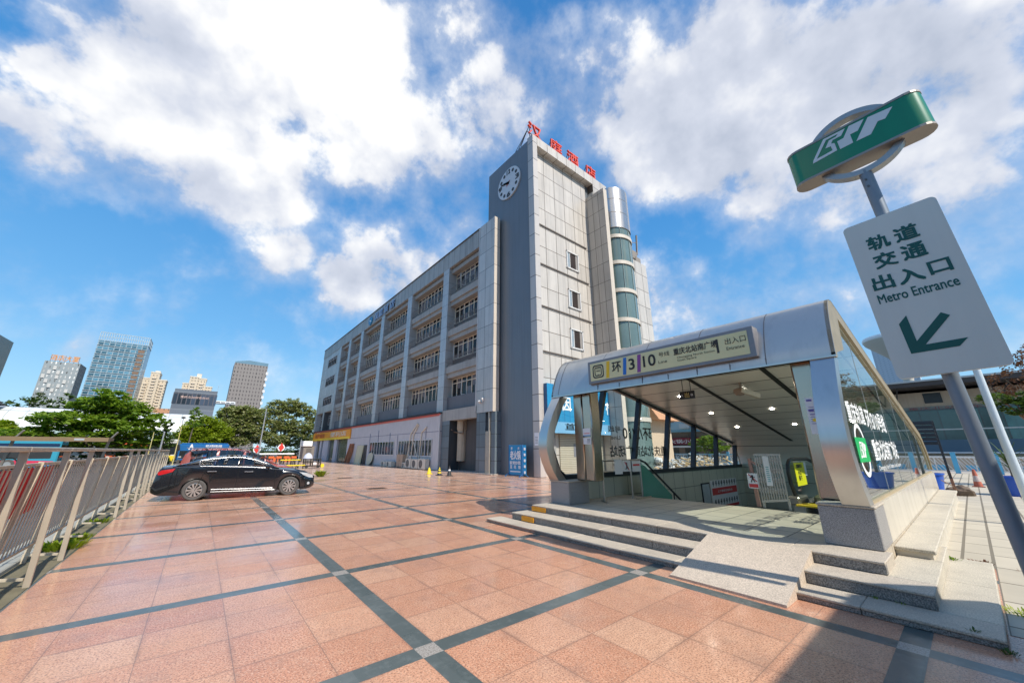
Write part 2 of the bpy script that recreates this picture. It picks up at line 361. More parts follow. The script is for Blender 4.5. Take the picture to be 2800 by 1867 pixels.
# ---------------------------------------------------------------- the ground
def plaza_mat():
    m, t, b, out = _new('plaza_granite'); L = t.links.new
    sp = N(t, 'ShaderNodeSeparateXYZ'); L(posn(t), sp.inputs[0]); x, y = sp.outputs[0], sp.outputs[1]
    px, py, wd = 3.27, 2.643, .19
    ax = mth(t, 'SUBTRACT', x, 1.84 - wd / 2); ay = mth(t, 'SUBTRACT', y, 3.335 - wd / 2)
    fx = mth(t, 'FLOORED_MODULO', ax, px); fy = mth(t, 'FLOORED_MODULO', ay, py)
    ix = mth(t, 'FLOOR', mth(t, 'DIVIDE', ax, px)); iy = mth(t, 'FLOOR', mth(t, 'DIVIDE', ay, py))
    bx = mth(t, 'LESS_THAN', fx, wd); by = mth(t, 'LESS_THAN', fy, wd)
    band = mth(t, 'MAXIMUM', bx, by); cross = mth(t, 'MULTIPLY', bx, by)
    tw = (px - wd) / 5; th = (py - wd) / 4
    tx = mth(t, 'DIVIDE', mth(t, 'SUBTRACT', fx, wd), tw); ty = mth(t, 'DIVIDE', mth(t, 'SUBTRACT', fy, wd), th)
    jx = mth(t, 'PINGPONG', tx, .5); jy = mth(t, 'PINGPONG', ty, .5)
    joint = mr(t, mth(t, 'MINIMUM', jx, jy), .002, .008, .7, 0)
    smudge = mth(t, 'MULTIPLY', mr(t, mth(t, 'MINIMUM', jx, jy), .0, .06, .5, 0), mr(t, noise(t, 1.3, 5, .6), .42, .62, 0, 1))
    # tone of each slab, and of each pair of slabs laid from one batch
    def rand(a, b2, sd):
        c = N(t, 'ShaderNodeCombineXYZ'); L(a, c.inputs[0]); L(b2, c.inputs[1]); c.inputs[2].default_value = sd
        n = N(t, 'ShaderNodeTexWhiteNoise', noise_dimensions='3D'); L(c.outputs[0], n.inputs['Vector']); return n.outputs['Value']
    sx = mth(t, 'MULTIPLY_ADD', ix, 5.0, mth(t, 'FLOOR', tx)); sy = mth(t, 'MULTIPLY_ADD', iy, 4.0, mth(t, 'FLOOR', ty))
    r1 = rand(sx, sy, 1.0); r2 = rand(sx, sy, 5.0); r3 = rand(mth(t, 'FLOOR', mth(t, 'DIVIDE', sx, 2.)), sy, 9.0)
    col = mixc(t, r1, (.62, .30, .178), (.69, .38, .238))
    col = mixc(t, mr(t, r2, .78, 1., 0, .42), col, (.76, .50, .33))
    col = mixc(t, mr(t, r3, .80, .97, 0, .45), col, (.54, .225, .125))
    # grain of the granite
    md = mr(t, noise(t, 9, 5, .65), .44, .66, 0, .30); col = mixc(t, md, col, (.40, .18, .10))
    md2 = mr(t, noise(t, 5.5, 5, .65, None), .48, .34, 0, .4); col = mixc(t, md2, col, (.70, .42, .27))
    g1 = mr(t, noise(t, 62, 2, .8), .49, .60, 0, .66); col = mixc(t, g1, col, (.15, .07, .05))
    g2 = mr(t, noise(t, 54, 2, .8), .45, .35, 0, .6); col = mixc(t, g2, col, (.80, .54, .38))
    # wear and grime
    wr = mr(t, noise(t, .55, 6, .6), .42, .72, 0, .36); col = mixc(t, wr, col, (.36, .21, .15))
    dl = mr(t, noise(t, 2.2, 6, .65), .54, .74, 0, .42); col = mixc(t, dl, col, (.28, .18, .14))
    col = mixc(t, mth(t, 'MULTIPLY', smudge, mth(t, 'SUBTRACT', 1., band)), col, (.24, .13, .09))
    col = mixc(t, mth(t, 'MULTIPLY', joint, mth(t, 'SUBTRACT', 1., band)), col, (.20, .13, .10))
    r4 = rand(mth(t, 'FLOOR', mth(t, 'MULTIPLY', x, 1.63)), mth(t, 'FLOOR', mth(t, 'MULTIPLY', y, 1.63)), 3.)
    slate = mixc(t, r4, (.075, .095, .092), (.125, .145, .14)); slate = mixc(t, mr(t, noise(t, 7, 6, .7), .5, .75, 0, .35), slate, (.26, .28, .27))
    col = mixc(t, band, col, slate)
    wh = mixc(t, mr(t, noise(t, 70, 2, .7), .45, .6, 0, .7), (.40, .37, .33), (.16, .14, .12)); col = mixc(t, cross, col, wh)
    # edge of the bands
    e = mth(t, 'MINIMUM', mth(t, 'ABSOLUTE', mth(t, 'SUBTRACT', fx, wd)), mth(t, 'ABSOLUTE', mth(t, 'SUBTRACT', fy, wd)))
    # paving colour turns paler towards the far end of the square
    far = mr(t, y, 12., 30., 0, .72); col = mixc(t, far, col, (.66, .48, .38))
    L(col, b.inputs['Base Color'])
    ro = mr(t, noise(t, .8, 5, .6), .35, .7, .12, .36); ro = mth(t, 'ADD', ro, mth(t, 'MULTIPLY', mth(t, 'SUBTRACT', r1, .5), .06)); L(ro, b.inputs['Roughness'])
    b.inputs['Specular IOR Level'].default_value = .34
    h = mth(t, 'ADD', mth(t, 'MULTIPLY', joint, -1.), mth(t, 'MULTIPLY', noise(t, 3., 3), .25)); bump(t, b, h, .06, .008)
    return m
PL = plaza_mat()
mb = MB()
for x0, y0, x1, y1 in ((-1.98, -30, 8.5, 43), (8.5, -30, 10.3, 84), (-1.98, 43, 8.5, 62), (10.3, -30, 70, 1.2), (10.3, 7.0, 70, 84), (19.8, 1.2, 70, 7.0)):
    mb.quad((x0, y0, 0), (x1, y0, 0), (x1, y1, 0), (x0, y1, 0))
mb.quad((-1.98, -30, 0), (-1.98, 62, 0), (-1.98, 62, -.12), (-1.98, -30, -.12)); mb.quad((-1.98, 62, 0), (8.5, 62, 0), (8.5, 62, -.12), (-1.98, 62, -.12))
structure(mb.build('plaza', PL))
ASPH = pm('asphalt', (.085, .085, .088), .85, 0, .25, .6, bmp=.2)
mb = MB(); S_ = 3000
for x0, y0, x1, y1 in ((-S_, -S_, 10.3, S_), (19.8, -S_, S_, S_), (10.3, -S_, 19.8, 1.2), (10.3, 7.0, 19.8, S_)):
    mb.quad((x0, y0, -.12), (x1, y0, -.12), (x1, y1, -.12), (x0, y1, -.12))
structure(mb.build('ground', ASPH))
SIDE = seam('side_slabs', (.58, .52, .41), 0, .98, .31, 7.42, .155, .02, (.22, .19, .14), rough=.7, streak=0, var=.3, tilevar=.1, offset=.0, va=1)
mb = MB()
for x0, y0, x1, y1 in ((6.15, -30, 9.24, .145), (9.24, -30, 44, 1.0), (20.9, 1.0, 44, 16)):
    mb.quad((x0, y0, .004), (x1, y0, .004), (x1, y1, .004), (x0, y1, .004))
structure(mb.build('side_pavement', SIDE))
mb = MB(); mb.quad((44, -40, .003), (80, -40, .003), (80, 40, .003), (44, 40, .003)); mb.quad((22, 16.0, .004), (44, 16.0, .004), (44, 40, .004), (22, 40, .004))
structure(mb.build('road', pm('pale_concrete', (.40, .37, .33), .8, 0, .2, .5)))
# kerb and drain strip along the railing
KERB = pm('kerb_stone', (.33, .33, .29), .8, 0, .3, 1.5, bmp=.3)
mb = MB(); y = -6.
while y < 40: mb.bbox(-2.16, y, -.12, -1.80, y + 1.19, .07, .015); y += 1.2
structure(mb.build('kerb', KERB))
mb = MB(); mb.quad((-1.80, -6, .006), (-1.36, -6, .006), (-1.36, 40, .006), (-1.80, 40, .006))
structure(mb.build('soil_strip', pm('earth', (.16, .14, .085), .95, 0, .5, 3, bmp=.6, bscale=40)))
# metal grate covers and the damp patch
for i, (x, y, wd, dp, lab) in enumerate(((7.3, 24.9, .85, .5, 'rusty steel drain cover set in the paving beyond the black car'), (6.5, 17.3, .8, .55, 'steel drain cover in the orange paving nearest the metro steps'))):
    t_ = thing('drain_cover', lab, 'drain cover', (x, y, 0), 'drain covers in the square')
    MB().bbox(x - wd / 2, y - dp / 2, .002, x + wd / 2, y + dp / 2, .014, .004).build('frame', pm('rusty_iron', (.19, .12, .08), .8, .3, .3, 8), t_)
    k = MB()
    for j in range(7): k.box(x - wd / 2 + .06, y - dp / 2 + .05 + j * .06, .015, x + wd / 2 - .06, y - dp / 2 + .08 + j * .06, .019)
    k.build('slots', pm('black_gap', (.02, .02, .02), .9), t_)

# ---------------------------------------------------------------- metro entrance: steps, ramp
GRAN = pm('pale_granite', (.47, .43, .37), .6, 0, .14, 1.2, speck=.7, sscale=140, bmp=.05)
GRANL = pm('beige_granite', (.55, .48, .385), .65, 0, .30, 1.3, speck=.45, sscale=75, bmp=.1, streak=.30)
GRANS = pm('cream_granite', (.60, .54, .43), .6, 0, .26, 1.4, speck=.45, sscale=75, bmp=.1, streak=.25)
GRIM = pm('stained_granite', (.30, .285, .26), .65, 0, .35, 2.5, speck=.9, sscale=70, streak=.45, bmp=.08)
GREYS = pm('grey_granite', (.40, .385, .37), .5, 0, .12, 2, speck=.75, sscale=110)
st = thing('entrance_steps', 'low granite steps climbing to the canopy of the metro entrance', 'steps', (5.66, 4, 0))
def step(x0, y0, y1, z0, z1, xe, yr, seed):
    r = random.Random(seed); y = y0
    f = MB(); tr = MB()
    while y < y1 - .01:
        ln = min(r.uniform(.9, 1.15), y1 - y)
        if y1 - y - ln < .3: ln = y1 - y
        j = r.uniform(-.004, .004)
        f.bbox(x0 + .012 + j, y + .003, z0, x0 + .10, y + ln - .003, z1 - .03, .006)
        tr.bbox(x0 + j, y + .002, z1 - .03, xe, y + ln - .002, z1 + r.uniform(-.002, .002), .007)
        y += ln
    a = tr.build('tread', GRANL, st); b = f.build('riser', GRIM, st); return a
step(5.66, .16, 7.76, 0, .08, 6.12, .16, 1)
step(6.10, .56, 7.32, .08, .225, 6.60, .56, 2)
step(6.58, .94, 7.12, .225, .365, 7.3, .94, 3)
# return of the two lower steps round the right-hand side, with slab joints
r_ = MB()
for x0, x1, y0, y1, z0, z1 in ((6.125, 7.6, .16, .60, 0, .08), (7.605, 9.22, .16, .60, 0, .08), (6.605, 7.9, .56, .99, .08, .225), (7.905, 9.18, .56, .99, .08, .225)):
    r_.bbox(x0, y0, z0, x1, y1, z1, .008)
r_.build('return_step', GRANS, st)
MB().box(6.62, .946, .1, 7.3, 7.11, .33).box(6.14, .566, .02, 6.615, 7.31, .19).box(5.70, .166, .002, 6.135, 7.75, .045).build('core', GRANL, st)
PLAT = seam('platform_slabs', (.64, .55, .42), 0, .6, .6, 6.6, .9, .012, (.22, .19, .15), rough=.55, streak=0, var=.3, tilevar=.08, va=1)
MB().box(7.305, 1.0, .1, 10.3, 7.1, .363).build('platform', PLAT, st)
k = MB()   # orange hazard patches at the left ends of the risers
HZ = pm('orange_paint', (.80, .33, .02), .6, 0, .3, 14)
MB().box(6.085, 6.55, .09, 6.112, 6.95, .19).build('hazard_patch', HZ, st); MB().box(6.566, 6.65, .24, 6.593, 7.115, .335).build('hazard_patch', HZ, st)
rp = thing('access_ramp', 'sloping granite ramp laid over the metro entrance steps', 'ramp', (5.27, 2.3, 0))
MB().extr([(5.27, .001), (6.585, .001), (6.585, .374), (5.27, .028)], XZ, 1.64, 2.96).build('slab', pm('ramp_granite', (.62, .52, .41), .75, 0, .14, 1.5, speck=.4, sscale=60, bmp=.15, streak=.2), rp)

# ---------------------------------------------------------------- metro entrance canopy
me_ = thing('metro_entrance', 'silver curved canopy of the metro entrance with yellow name board above its opening', 'metro entrance', (7.3, 4.1, 0))
STEEL = pm('brushed_steel', (.60, .585, .55), .36, 1.0, .10, 1.5, streak=.22)
STEELB = pm('bronze_steel', (.48, .40, .32), .22, 1.0, .1, 1.5, streak=.2)
ALU = pm('silver_panel', (.53, .52, .49), .36, .85, .07, .8, streak=.28)
DARKF = pm('dark_frame', (.018, .024, .032), .35, 0, .2, 3)
MARB = seam('marble_cladding', (.68, .62, .51), 0, .62, .58, 7.25, .365, .006, (.36, .31, .24), rough=.22, streak=.28, var=.15, tilevar=.04)
TILE = seam('green_tile', (.62, .64, .53), 0, .72, .55, 7.6, .35, .012, (.20, .21, .17), rough=.35, streak=.25, var=.18)
for y0, y1 in ((1.0, 1.62), (6.48, 7.1)):
    k = MB().bbox(7.235, y0, .366, 8.02, y1, .88, .012)
    o = k.build('pedestal', GREYS, me_); MB().bbox(7.22, y0 - .012, .88, 8.03, y1 + .012, .915, .01).build('pedestal_cap', GRANL, o)
CP = [(7.22, .915), (7.06, 1.12), (6.93, 1.36), (6.85, 1.60), (6.83, 1.80), (6.87, 2.05), (6.97, 2.32), (7.10, 2.58), (7.25, 2.82), (7.40, 3.05)]
CI = [(x + (.26 if 1.0 < z < 2.9 else .3), z) for x, z in CP]
for y0, y1 in ((1.03, 1.33), (6.80, 7.10)):
    MB().extr(CP + CI[::-1], XZ, y0, y1).build('portal_post', STEEL, me_, smooth=True, angle=25)
# roof shell: lip, rounded brow, long slope, rounded tail
def roofz(x): return 4.20 - .18 * (x - 8.2)
OUT = [(7.40, 3.05), (7.40, 3.12), (7.45, 3.30), (7.53, 3.52), (7.63, 3.74), (7.75, 3.94), (7.88, 4.08), (8.04, 4.175), (8.25, 4.20)] + [(x, roofz(x)) for x in (10, 12, 14, 16, 18, 19.3)] + [(19.8, 1.86), (20.1, 1.62), (20.25, 1.35), (20.3, 1.0)]
INN = [(7.52, 3.05), (7.56, 3.14), (8.25, 3.30), (8.5, roofz(8.5) - .22)] + [(x, roofz(x) - .22) for x in (10, 12, 14, 16, 18, 19.2)] + [(19.62, 1.74), (19.9, 1.5), (20.05, 1.3), (20.1, 1.0)]
MB().strip(OUT, XZ, 1.0, 7.12).build('roof_shell', ALU, me_, smooth=True, angle=60)
CEIL = seam('ceiling_panel', (.88, .87, .79), 1, 9., .82, 1.3, 8.8, .02, (.14, .14, .13), rough=.32, metal=.15, streak=0, var=.1, va=0)
MB().strip(INN[2:], XZ, 1.05, 7.08).build('ceiling', CEIL, me_, smooth=True, angle=60)
MB().strip(INN[:3], XZ, 1.05, 7.08).build('lip_soffit', STEELB, me_)
k = MB()
for y in (1.03, 7.09): MB().extr([p for p in OUT] + INN[::-1], XZ, y - .025, y + .025).build('roof_edge', pm('weathered_trim', (.36, .29, .18), .5, .4, .3, 4), me_)
k = MB()   # joints between brow panels
for y in (1.92, 3.10, 4.30, 5.52, 6.85):
    k.strip([(x - .004, z + .002) for x, z in OUT[1:10]], XZ, y, y + .014)
for y in (1.92, 2.5, 3.10, 3.7, 4.30, 4.9, 5.52): k.box(7.395, y, 3.055, 7.40, y + .012, 3.20)
k.build('panel_joint', pm('joint', (.10, .10, .11), .6), me_)
MB().bar((7.395, 1.0, 3.065), (7.395, 7.12, 3.065), .03, .03).build('drip_edge', STEEL, me_)
k = MB()   # dark ventilation grooves running down the ceiling
for y in (2.75, 4.55): MB().add([(x, yy, roofz(x) - .232) for x in (8.6, 19.0) for yy in (y, y + .13)], [(0, 2, 3, 1)]).build('ceiling_groove', pm('groove', (.02, .024, .02), .6), me_)
EM = bpy.data.materials.new('downlight_lens'); EM.use_nodes = True; EM.node_tree.nodes['Principled BSDF'].inputs['Emission Color'].default_value = (1, .93, .8, 1); EM.node_tree.nodes['Principled BSDF'].inputs['Emission Strength'].default_value = 42
for y in (2.2, 3.75, 5.6):
    for x in (9.6, 11.8, 14.0, 16.2):
        z = roofz(x) - .226; k = MB(); k.add([(x + .055 * math.cos(a), y + .055 * math.sin(a), z - .18 * .055 * math.cos(a) - .006) for a in [i * math.pi / 6 for i in range(12)]], [tuple(range(12))])
        k.build('downlight', EM, me_)
# glazed sides
SIDEP = [(x, z) for x, z in CP[::-1] if z > .93]
GL = [(7.32, .93)] + [(x + .12, z) for x, z in CP[1:]] + [(8.2, roofz(8.2) - .08), (19.2, roofz(19.2) - .1), (19.9, 1.5), (20.05, .93)]
MB().add([(u, 1.06, v) for u, v in GL], [tuple(range(len(GL)))]).build('right_glazing', glass('canopy_glass', (.72, .86, .83), .95, .015, .07), me_, fix=False)
MB().add([(u, 7.02, v) for u, v in GL], [tuple(range(len(GL)))]).build('left_glazing', glass('clear_glass', (.90, .96, .95), .9, .02, .01), me_, fix=False)
for i, x in enumerate((8.9, 10.95, 13.0, 15.1, 17.2, 19.25)):
    z1 = roofz(x + .4) - .15; MB().bar((x - .1, 6.97, .98), (x - .1 + .33 * (z1 - .98), 6.97, z1), .12, .16, (0, 1, 0)).build('left_mullion', DARKF, me_)
k = MB(); k.box(7.5, 6.90, .915, 20.1, 7.10, 1.03); k.bar((8.25, 6.98, roofz(8.25) - .27), (19.2, 6.98, roofz(19.2) - .27), .1, .08); k.build('left_rail', DARKF, me_)
k = MB(); k.tube([(7.78, 6.96, .93), (7.45, 6.96, 1.15), (7.2, 6.96, 1.75), (7.3, 6.96, 2.2), (7.62, 6.96, 2.8), (7.72, 6.96, 3.05)], .03, 6); k.build('left_edge_seal', DARKF, me_)
k = MB(); k.box(7.35, 1.04, .915, 20.2, 1.12, .955); k.build('sill_cap', pm('brass_trim', (.50, .40, .24), .45, .3, .2, 5), me_)
for x in (9.5, 11.6, 13.7, 15.8, 17.9): MB().box(x, 1.056, .96, x + .012, 1.064, roofz(x) - .1).build('glass_joint', pm('silicone', (.55, .57, .55), .5), me_)
MB().box(8.02, 1.002, .1, 20.3, 1.2, .915).build('right_base_wall', MARB, me_)
MB().box(7.8, 6.94, -1.05, 20.3, 7.1, .915).build('left_base_wall', TILE, me_)
MB().box(19.75, 1.2, -1.05, 20.3, 6.94, 1.05).build('rear_wall', TILE, me_)
MB().add([(10.3, 1.2, -1.045), (19.75, 1.2, -1.045), (19.75, 6.94, -1.045), (10.3, 6.94, -1.045)], [(0, 1, 2, 3)]).build('well_floor', pm('well', (.05, .05, .05), .8), me_)
for y0, y1 in ((1.36, 1.66), (5.95, 6.56)):
    k = MB(); k.bbox(7.62, y0, .915, 7.98, y1 - .32 if y1 - y0 > .5 else y1, 3.2, .03)
    if y1 - y0 > .5: k.bbox(7.64, y1 - .30, .915, 7.96, y1, 3.2, .03)
    k.build('steel_column', STEELB, me_, smooth=True)
# notices stuck to the columns
WH = pm('white_sheet', (.80, .81, .82), .45, 0, .03, 6); REDP = pm('red_print', (.62, .05, .05), .5); BLUP = pm('blue_print', (.03, .22, .55), .5); INK = pm('ink', (.03, .03, .035), .6)
n_ = MB().box(7.608, 6.00, 2.02, 7.615, 6.24, 2.19).build('notice_sheet', WH, me_)
k = MB(); k.box(7.604, 6.03, 2.06, 7.607, 6.21, 2.075); k.build('print', REDP, n_); k = MB(); k.box(7.604, 6.01, 2.0, 7.607, 6.23, 2.02); k.build('print', BLUP, n_)
n_ = MB().box(7.608, 6.0, 1.80, 7.615, 6.24, 1.96).build('notice_sheet', WH, me_)
k = MB(); [k.box(7.604, 6.02, 1.83 + i * .03, 7.607, 6.12, 1.84 + i * .03) for i in range(4)]; k.build('print', INK, n_)
n_ = MB().box(7.606, 1.38, 1.90, 7.614, 1.56, 2.48).build('notice_sheet', WH, me_)
k = MB()
for z in (2.42, 2.26): k.box(7.602, 1.47, z, 7.605, 1.54, z + .03)
for i in range(9): k.box(7.602, 1.40 + .03 * (i % 3), 2.06 + .035 * i - (i // 5) * .02, 7.605, 1.53, 2.068 + .035 * i - (i // 5) * .02)
k.build('print', pm('violet_print', (.16, .12, .42), .5), n_)
k = MB(); k.extr([(1.47 + .045 * math.cos(a), 2.12 + .028 * math.sin(a)) for a in [i * math.pi / 8 for i in range(16)]], YZ, 7.600, 7.6035); k.build('print', pm('yellow_print', (.85, .62, .03), .5), n_)
# name board above the opening
sb = MB().bbox(7.36, 2.02, 3.25, 7.62, 5.76, 3.82, .008).build('name_board', pm('board_frame', (.23, .22, .23), .4, .5, .1, 3), me_)
CREAM = pm('cream_board', (.70, .66, .36), .4, 0, .05, 1.5)
MB().box(7.352, 2.12, 3.315, 7.359, 5.68, 3.755).build('board_face', CREAM, sb)
XF = 7.349; BK = pm('sign_black', (.03, .025, .02), .5)
def bt(body, yl, z, wd, ht, mat=BK, bold=.012): return text(body, mat, sb, (XF, yl, z), (0, -1, 0), (0, 0, 1), wd, ht, .003, bold)
def bstripe(y, c, nm):
    MB().extr([(y, 3.335), (y + .085, 3.335), (y + .045, 3.735), (y - .04, 3.735)], YZ, XF - .002, XF + .002).build('line_stripe', pm(nm, c, .5), sb)
k = MB()   # station emblem: rounded ring holding a narrow train front
def ringp(b, cy, cz, w2, h2, t_, x):
    o = [(cy + w2 * max(-1, min(1, 1.25 * math.cos(a))), cz + h2 * max(-1, min(1, 1.25 * math.sin(a)))) for a in [i * math.pi / 12 for i in range(24)]]
    i_ = [(cy + (u - cy) * (1 - t_ / w2), cz + (v - cz) * (1 - t_ / h2)) for u, v in o]
    n = 24; b.add([(x, *p) for p in o] + [(x, *p) for p in i_], [(j, (j + 1) % n, n + (j + 1) % n, n + j) for j in range(n)])
ringp(k, 5.44, 3.535, .165, .165, .03, XF - .001); ringp(k, 5.44, 3.535, .105, .115, .022, XF - .001)
k.box(XF - .002, 5.41, 3.43, XF, 5.47, 3.452); k.box(XF - .002, 5.385, 3.535, XF, 5.495, 3.557); k.box(XF - .002, 5.385, 3.60, XF, 5.495, 3.615)
k.build('emblem', BK, sb)
bstripe(5.13, (.82, .52, .01), 'line_yellow'); bt('环', 5.03, 3.43, .25, .25, bold=.02)
bstripe(4.66, (.02, .17, .55), 'line_blue'); bt('3', 4.575, 3.42, .155, .26, bold=.02)
bstripe(4.29, (.24, .06, .28), 'line_purple'); bt('10', 4.21, 3.42, .30, .26, bold=.018)
bt('号线', 3.83, 3.58, .24, .10, bold=.004); bt('Line', 3.85, 3.44, .19, .06, bold=.004)
bt('重庆北站南广场', 3.50, 3.55, .86, .145, bold=.02); bt('Chongqing North Station\nSouth Square', 3.44, 3.40, .74, .115, bold=.004)
MB().extr([(2.62, 3.43), (2.62, 3.70), (2.655, 3.70), (2.715, 3.655), (2.715, 3.60), (2.662, 3.635), (2.662, 3.43)], YZ, XF - .002, XF).build('lettering', BK, sb); bt('出入口', 2.50, 3.56, .35, .12, bold=.002); bt('Entrance', 2.49, 3.45, .30, .06, bold=.0)
# lettering on the right-hand glass (white, outside) and left-hand glass (dark, read from outside)
WL = pm('white_vinyl', (.88, .89, .88), .5)
rg = [o for o in me_.children if o.name.startswith('right_glazing')][0]; lg = [o for o in me_.children if o.name.startswith('left_glazing')][0]
def rt(b, x, z, wd, ht, bold=.02): return text(b, WL, rg, (x, 1.052, z), (1, 0, 0), (0, 0, 1), wd, ht, .002, bold)
rt('重庆轨道', 7.42, 2.06, 1.45, .33, .03); rt('环/3/10号线', 9.0, 2.0, 2.3, .38, .03)
rt('重庆北站南广场站', 8.9, 1.47, 3.2, .37, .03); rt('Chongqing North Station South Square', 9.0, 1.30, 3.1, .10, .01)
GRN = pm('metro_green', (.0, .42, .10), .5)
lgm = MB().box(7.47, 1.048, 1.48, 8.36, 1.054, 1.84).build('emblem', GRN, rg)
k = MB(); ring = [(7.91 + .43 * math.cos(a), 1.66 + .40 * math.sin(a)) for a in [i * math.pi / 24 for i in range(48)]]; rin = [(7.91 + .35 * math.cos(a), 1.66 + .33 * math.sin(a)) for a in [i * math.pi / 24 for i in range(48)]]
k.add([(u, 1.050, v) for u, v in ring] + [(u, 1.050, v) for u, v in rin], [(j, (j + 1) % 48, 48 + (j + 1) % 48, 48 + j) for j in range(48) if abs(ring[j][1] - 1.66) > .19]); k.build('emblem_ring', WL, lgm)
LOGO = {'o': [(0.406, 5.3607), (0.3927, 5.4012), (0.2337, 5.6338), (0.0151, 5.6277), (0.0711, 5.5532), (0.1553, 5.5537), (0.1788, 5.5149), (0.1495, 5.498), (0.15, 5.3796)],
        'h': [(0.3553, 5.401), (0.2118, 5.6028), (0.0908, 5.6013), (0.1176, 5.5777), (0.1897, 5.5741), (0.245, 5.4881), (0.1912, 5.4783), (0.1893, 5.4122)],
        'm': [(0.122, 5.5014), (0.0588, 5.5048), (-0.0231, 5.6305), (-0.1631, 5.6202), (-0.0788, 5.5042), (-0.0061, 5.5058), (-0.0041, 5.3755), (0.1217, 5.3733)],
        't': [(-0.0332, 5.3731), (-0.1969, 5.6136), (-0.4091, 5.5863), (-0.3215, 5.4783), (-0.2579, 5.4932), (-0.1671, 5.3683)]}
def logo(fn):
    b = MB(); o = LOGO['o']; h = LOGO['h']
    # outlined R drawn as a band of quads between outline and counter
    pr = [(0, 0), (1, 0), (2, 1), (3, 2), (4, 3), (5, 4), (6, 5), (7, 6), (8, 7), (0, 0)]
    vs = [fn(*p) for p in o] + [fn(*p) for p in h]; n = len(o)
    fs = [(0, 1, n + 0), (1, 2, n + 1, n + 0), (2, 3, n + 2, n + 1), (3, 4, n + 3, n + 2), (4, 5, n + 4, n + 3), (5, 6, n + 5, n + 4), (6, 7, n + 6, n + 5), (7, 8, n + 7, n + 6), (8, 0, n + 0, n + 7)]
    b.add(vs, fs)
    m_ = [fn(*p) for p in LOGO['m']]; b.add(m_, [(0, 1, 5, 6, 7), (1, 2, 3, 4, 5)])
    t_ = [fn(*p) for p in LOGO['t']]; b.add(t_, [(0, 1, 4, 5), (1, 2, 3, 4)])
    return b
logo(lambda u, v: (7.91 - u * .72, 1.046, 1.66 + (v - 5.5) * .9)).build('emblem_letters', WL, lgm, fix=False)
def lt(b, x0, z, wd, ht, bold=.02): return text(b, INK, lg, (x0, 7.03, z), (-1, 0, 0), (0, 0, 1), wd, ht, -.004, bold)
lt('环/3/10', 12.3, 1.98, 1.75, .42, .02); lt('号线', 10.45, 2.2, .68, .2, .02); lt('Line', 10.4, 1.98, .5, .12, .01)
lt('重庆北站南广场站', 13.2, 1.45, 3.4, .35, .02); lt('Chongqing North Station South Square', 13.0, 1.16, 3.1, .13, .008); lt('轨道', 9.0, 2.19, 1.2, .19, .02)

# ---------------------------------------------------------------- fittings inside the entrance
g_ = thing('stair_gate_rail', 'steel tube railing with paper notices at the head of the metro stairs', 'railing', (8.4, 6.3, .363))
TUBE = pm('rail_steel', (.42, .40, .36), .35, .9, .15, 4)
k = MB()
for x in (8.40, 9.70, 10.2): k.tube([(x, 6.3, .364), (x, 6.3, 1.38)], .026, 8)
k.tube([(8.40, 6.3, 1.38), (10.2, 6.3, 1.38)], .026, 8); k.tube([(8.40, 6.3, 1.1), (10.2, 6.3, 1.1)], .016, 8); k.tube([(8.25, 6.1, .378), (8.55, 6.5, .378)], .02, 6); k.tube([(9.55, 6.1, .378), (10.3, 6.1, .378)], .02, 6)
k.build('frame', TUBE, g_, smooth=True)
k = MB(); k.tube([(10.2, 6.3, 1.38), (10.5, 6.3, 1.3), (12.4, 6.3, .1), (13.4, 6.3, -.6)], .03, 8); k.tube([(12.0, 6.3, .34), (12.0, 6.3, -.9)], .022, 6); k.build('handrail', DARKF, g_, smooth=True)
MB().add([(10.2, 6.32, .25), (11.9, 6.32, -.9), (11.9, 6.32, .3), (10.5, 6.32, 1.2), (10.2, 6.32, 1.28)], [(0, 1, 2, 3, 4)]).build('green_panel', pm('green_glass', (.09, .30, .23), .2, 0, .1, 2), g_, fix=False)
n_ = MB().box(8.9, 6.262, 1.02, 9.25, 6.27, 1.40).build('notice', WH, g_)
n_ = MB().box(9.28, 6.262, 1.08, 9.66, 6.27, 1.38).build('notice', WH, g_)
k = MB(); k.tube([(9.38, 6.258, 1.34), (9.56, 6.258, 1.12)], .012, 6); k.build('print', REDP, n_); k = MB(); k.tube([(9.46, 6.2585, 1.32), (9.46, 6.2585, 1.2)], .02, 6); k.tube([(9.46, 6.2585, 1.2), (9.40, 6.2585, 1.13)], .012, 6); k.tube([(9.46, 6.2585, 1.2), (9.53, 6.2585, 1.14)], .012, 6); k.build('print', INK, n_)
n_ = MB().box(9.74, 6.262, 1.06, 10.16, 6.27, 1.36).build('notice', WH, g_); k = MB(); k.box(9.78, 6.258, 1.22, 10.12, 6.261, 1.27); k.build('print', REDP, n_)
sw = thing('stair_flight', 'stone stair descending from the metro platform beside the tiled wall', 'stairs', (10.3, 5, .36))
k = MB()
for i in range(9): k.box(10.3 + .3 * i, 3.55, -1.04, 10.3 + .3 * i + .31, 6.93, .363 - .15 * (i + 1))
k.build('steps', GRANL, sw)
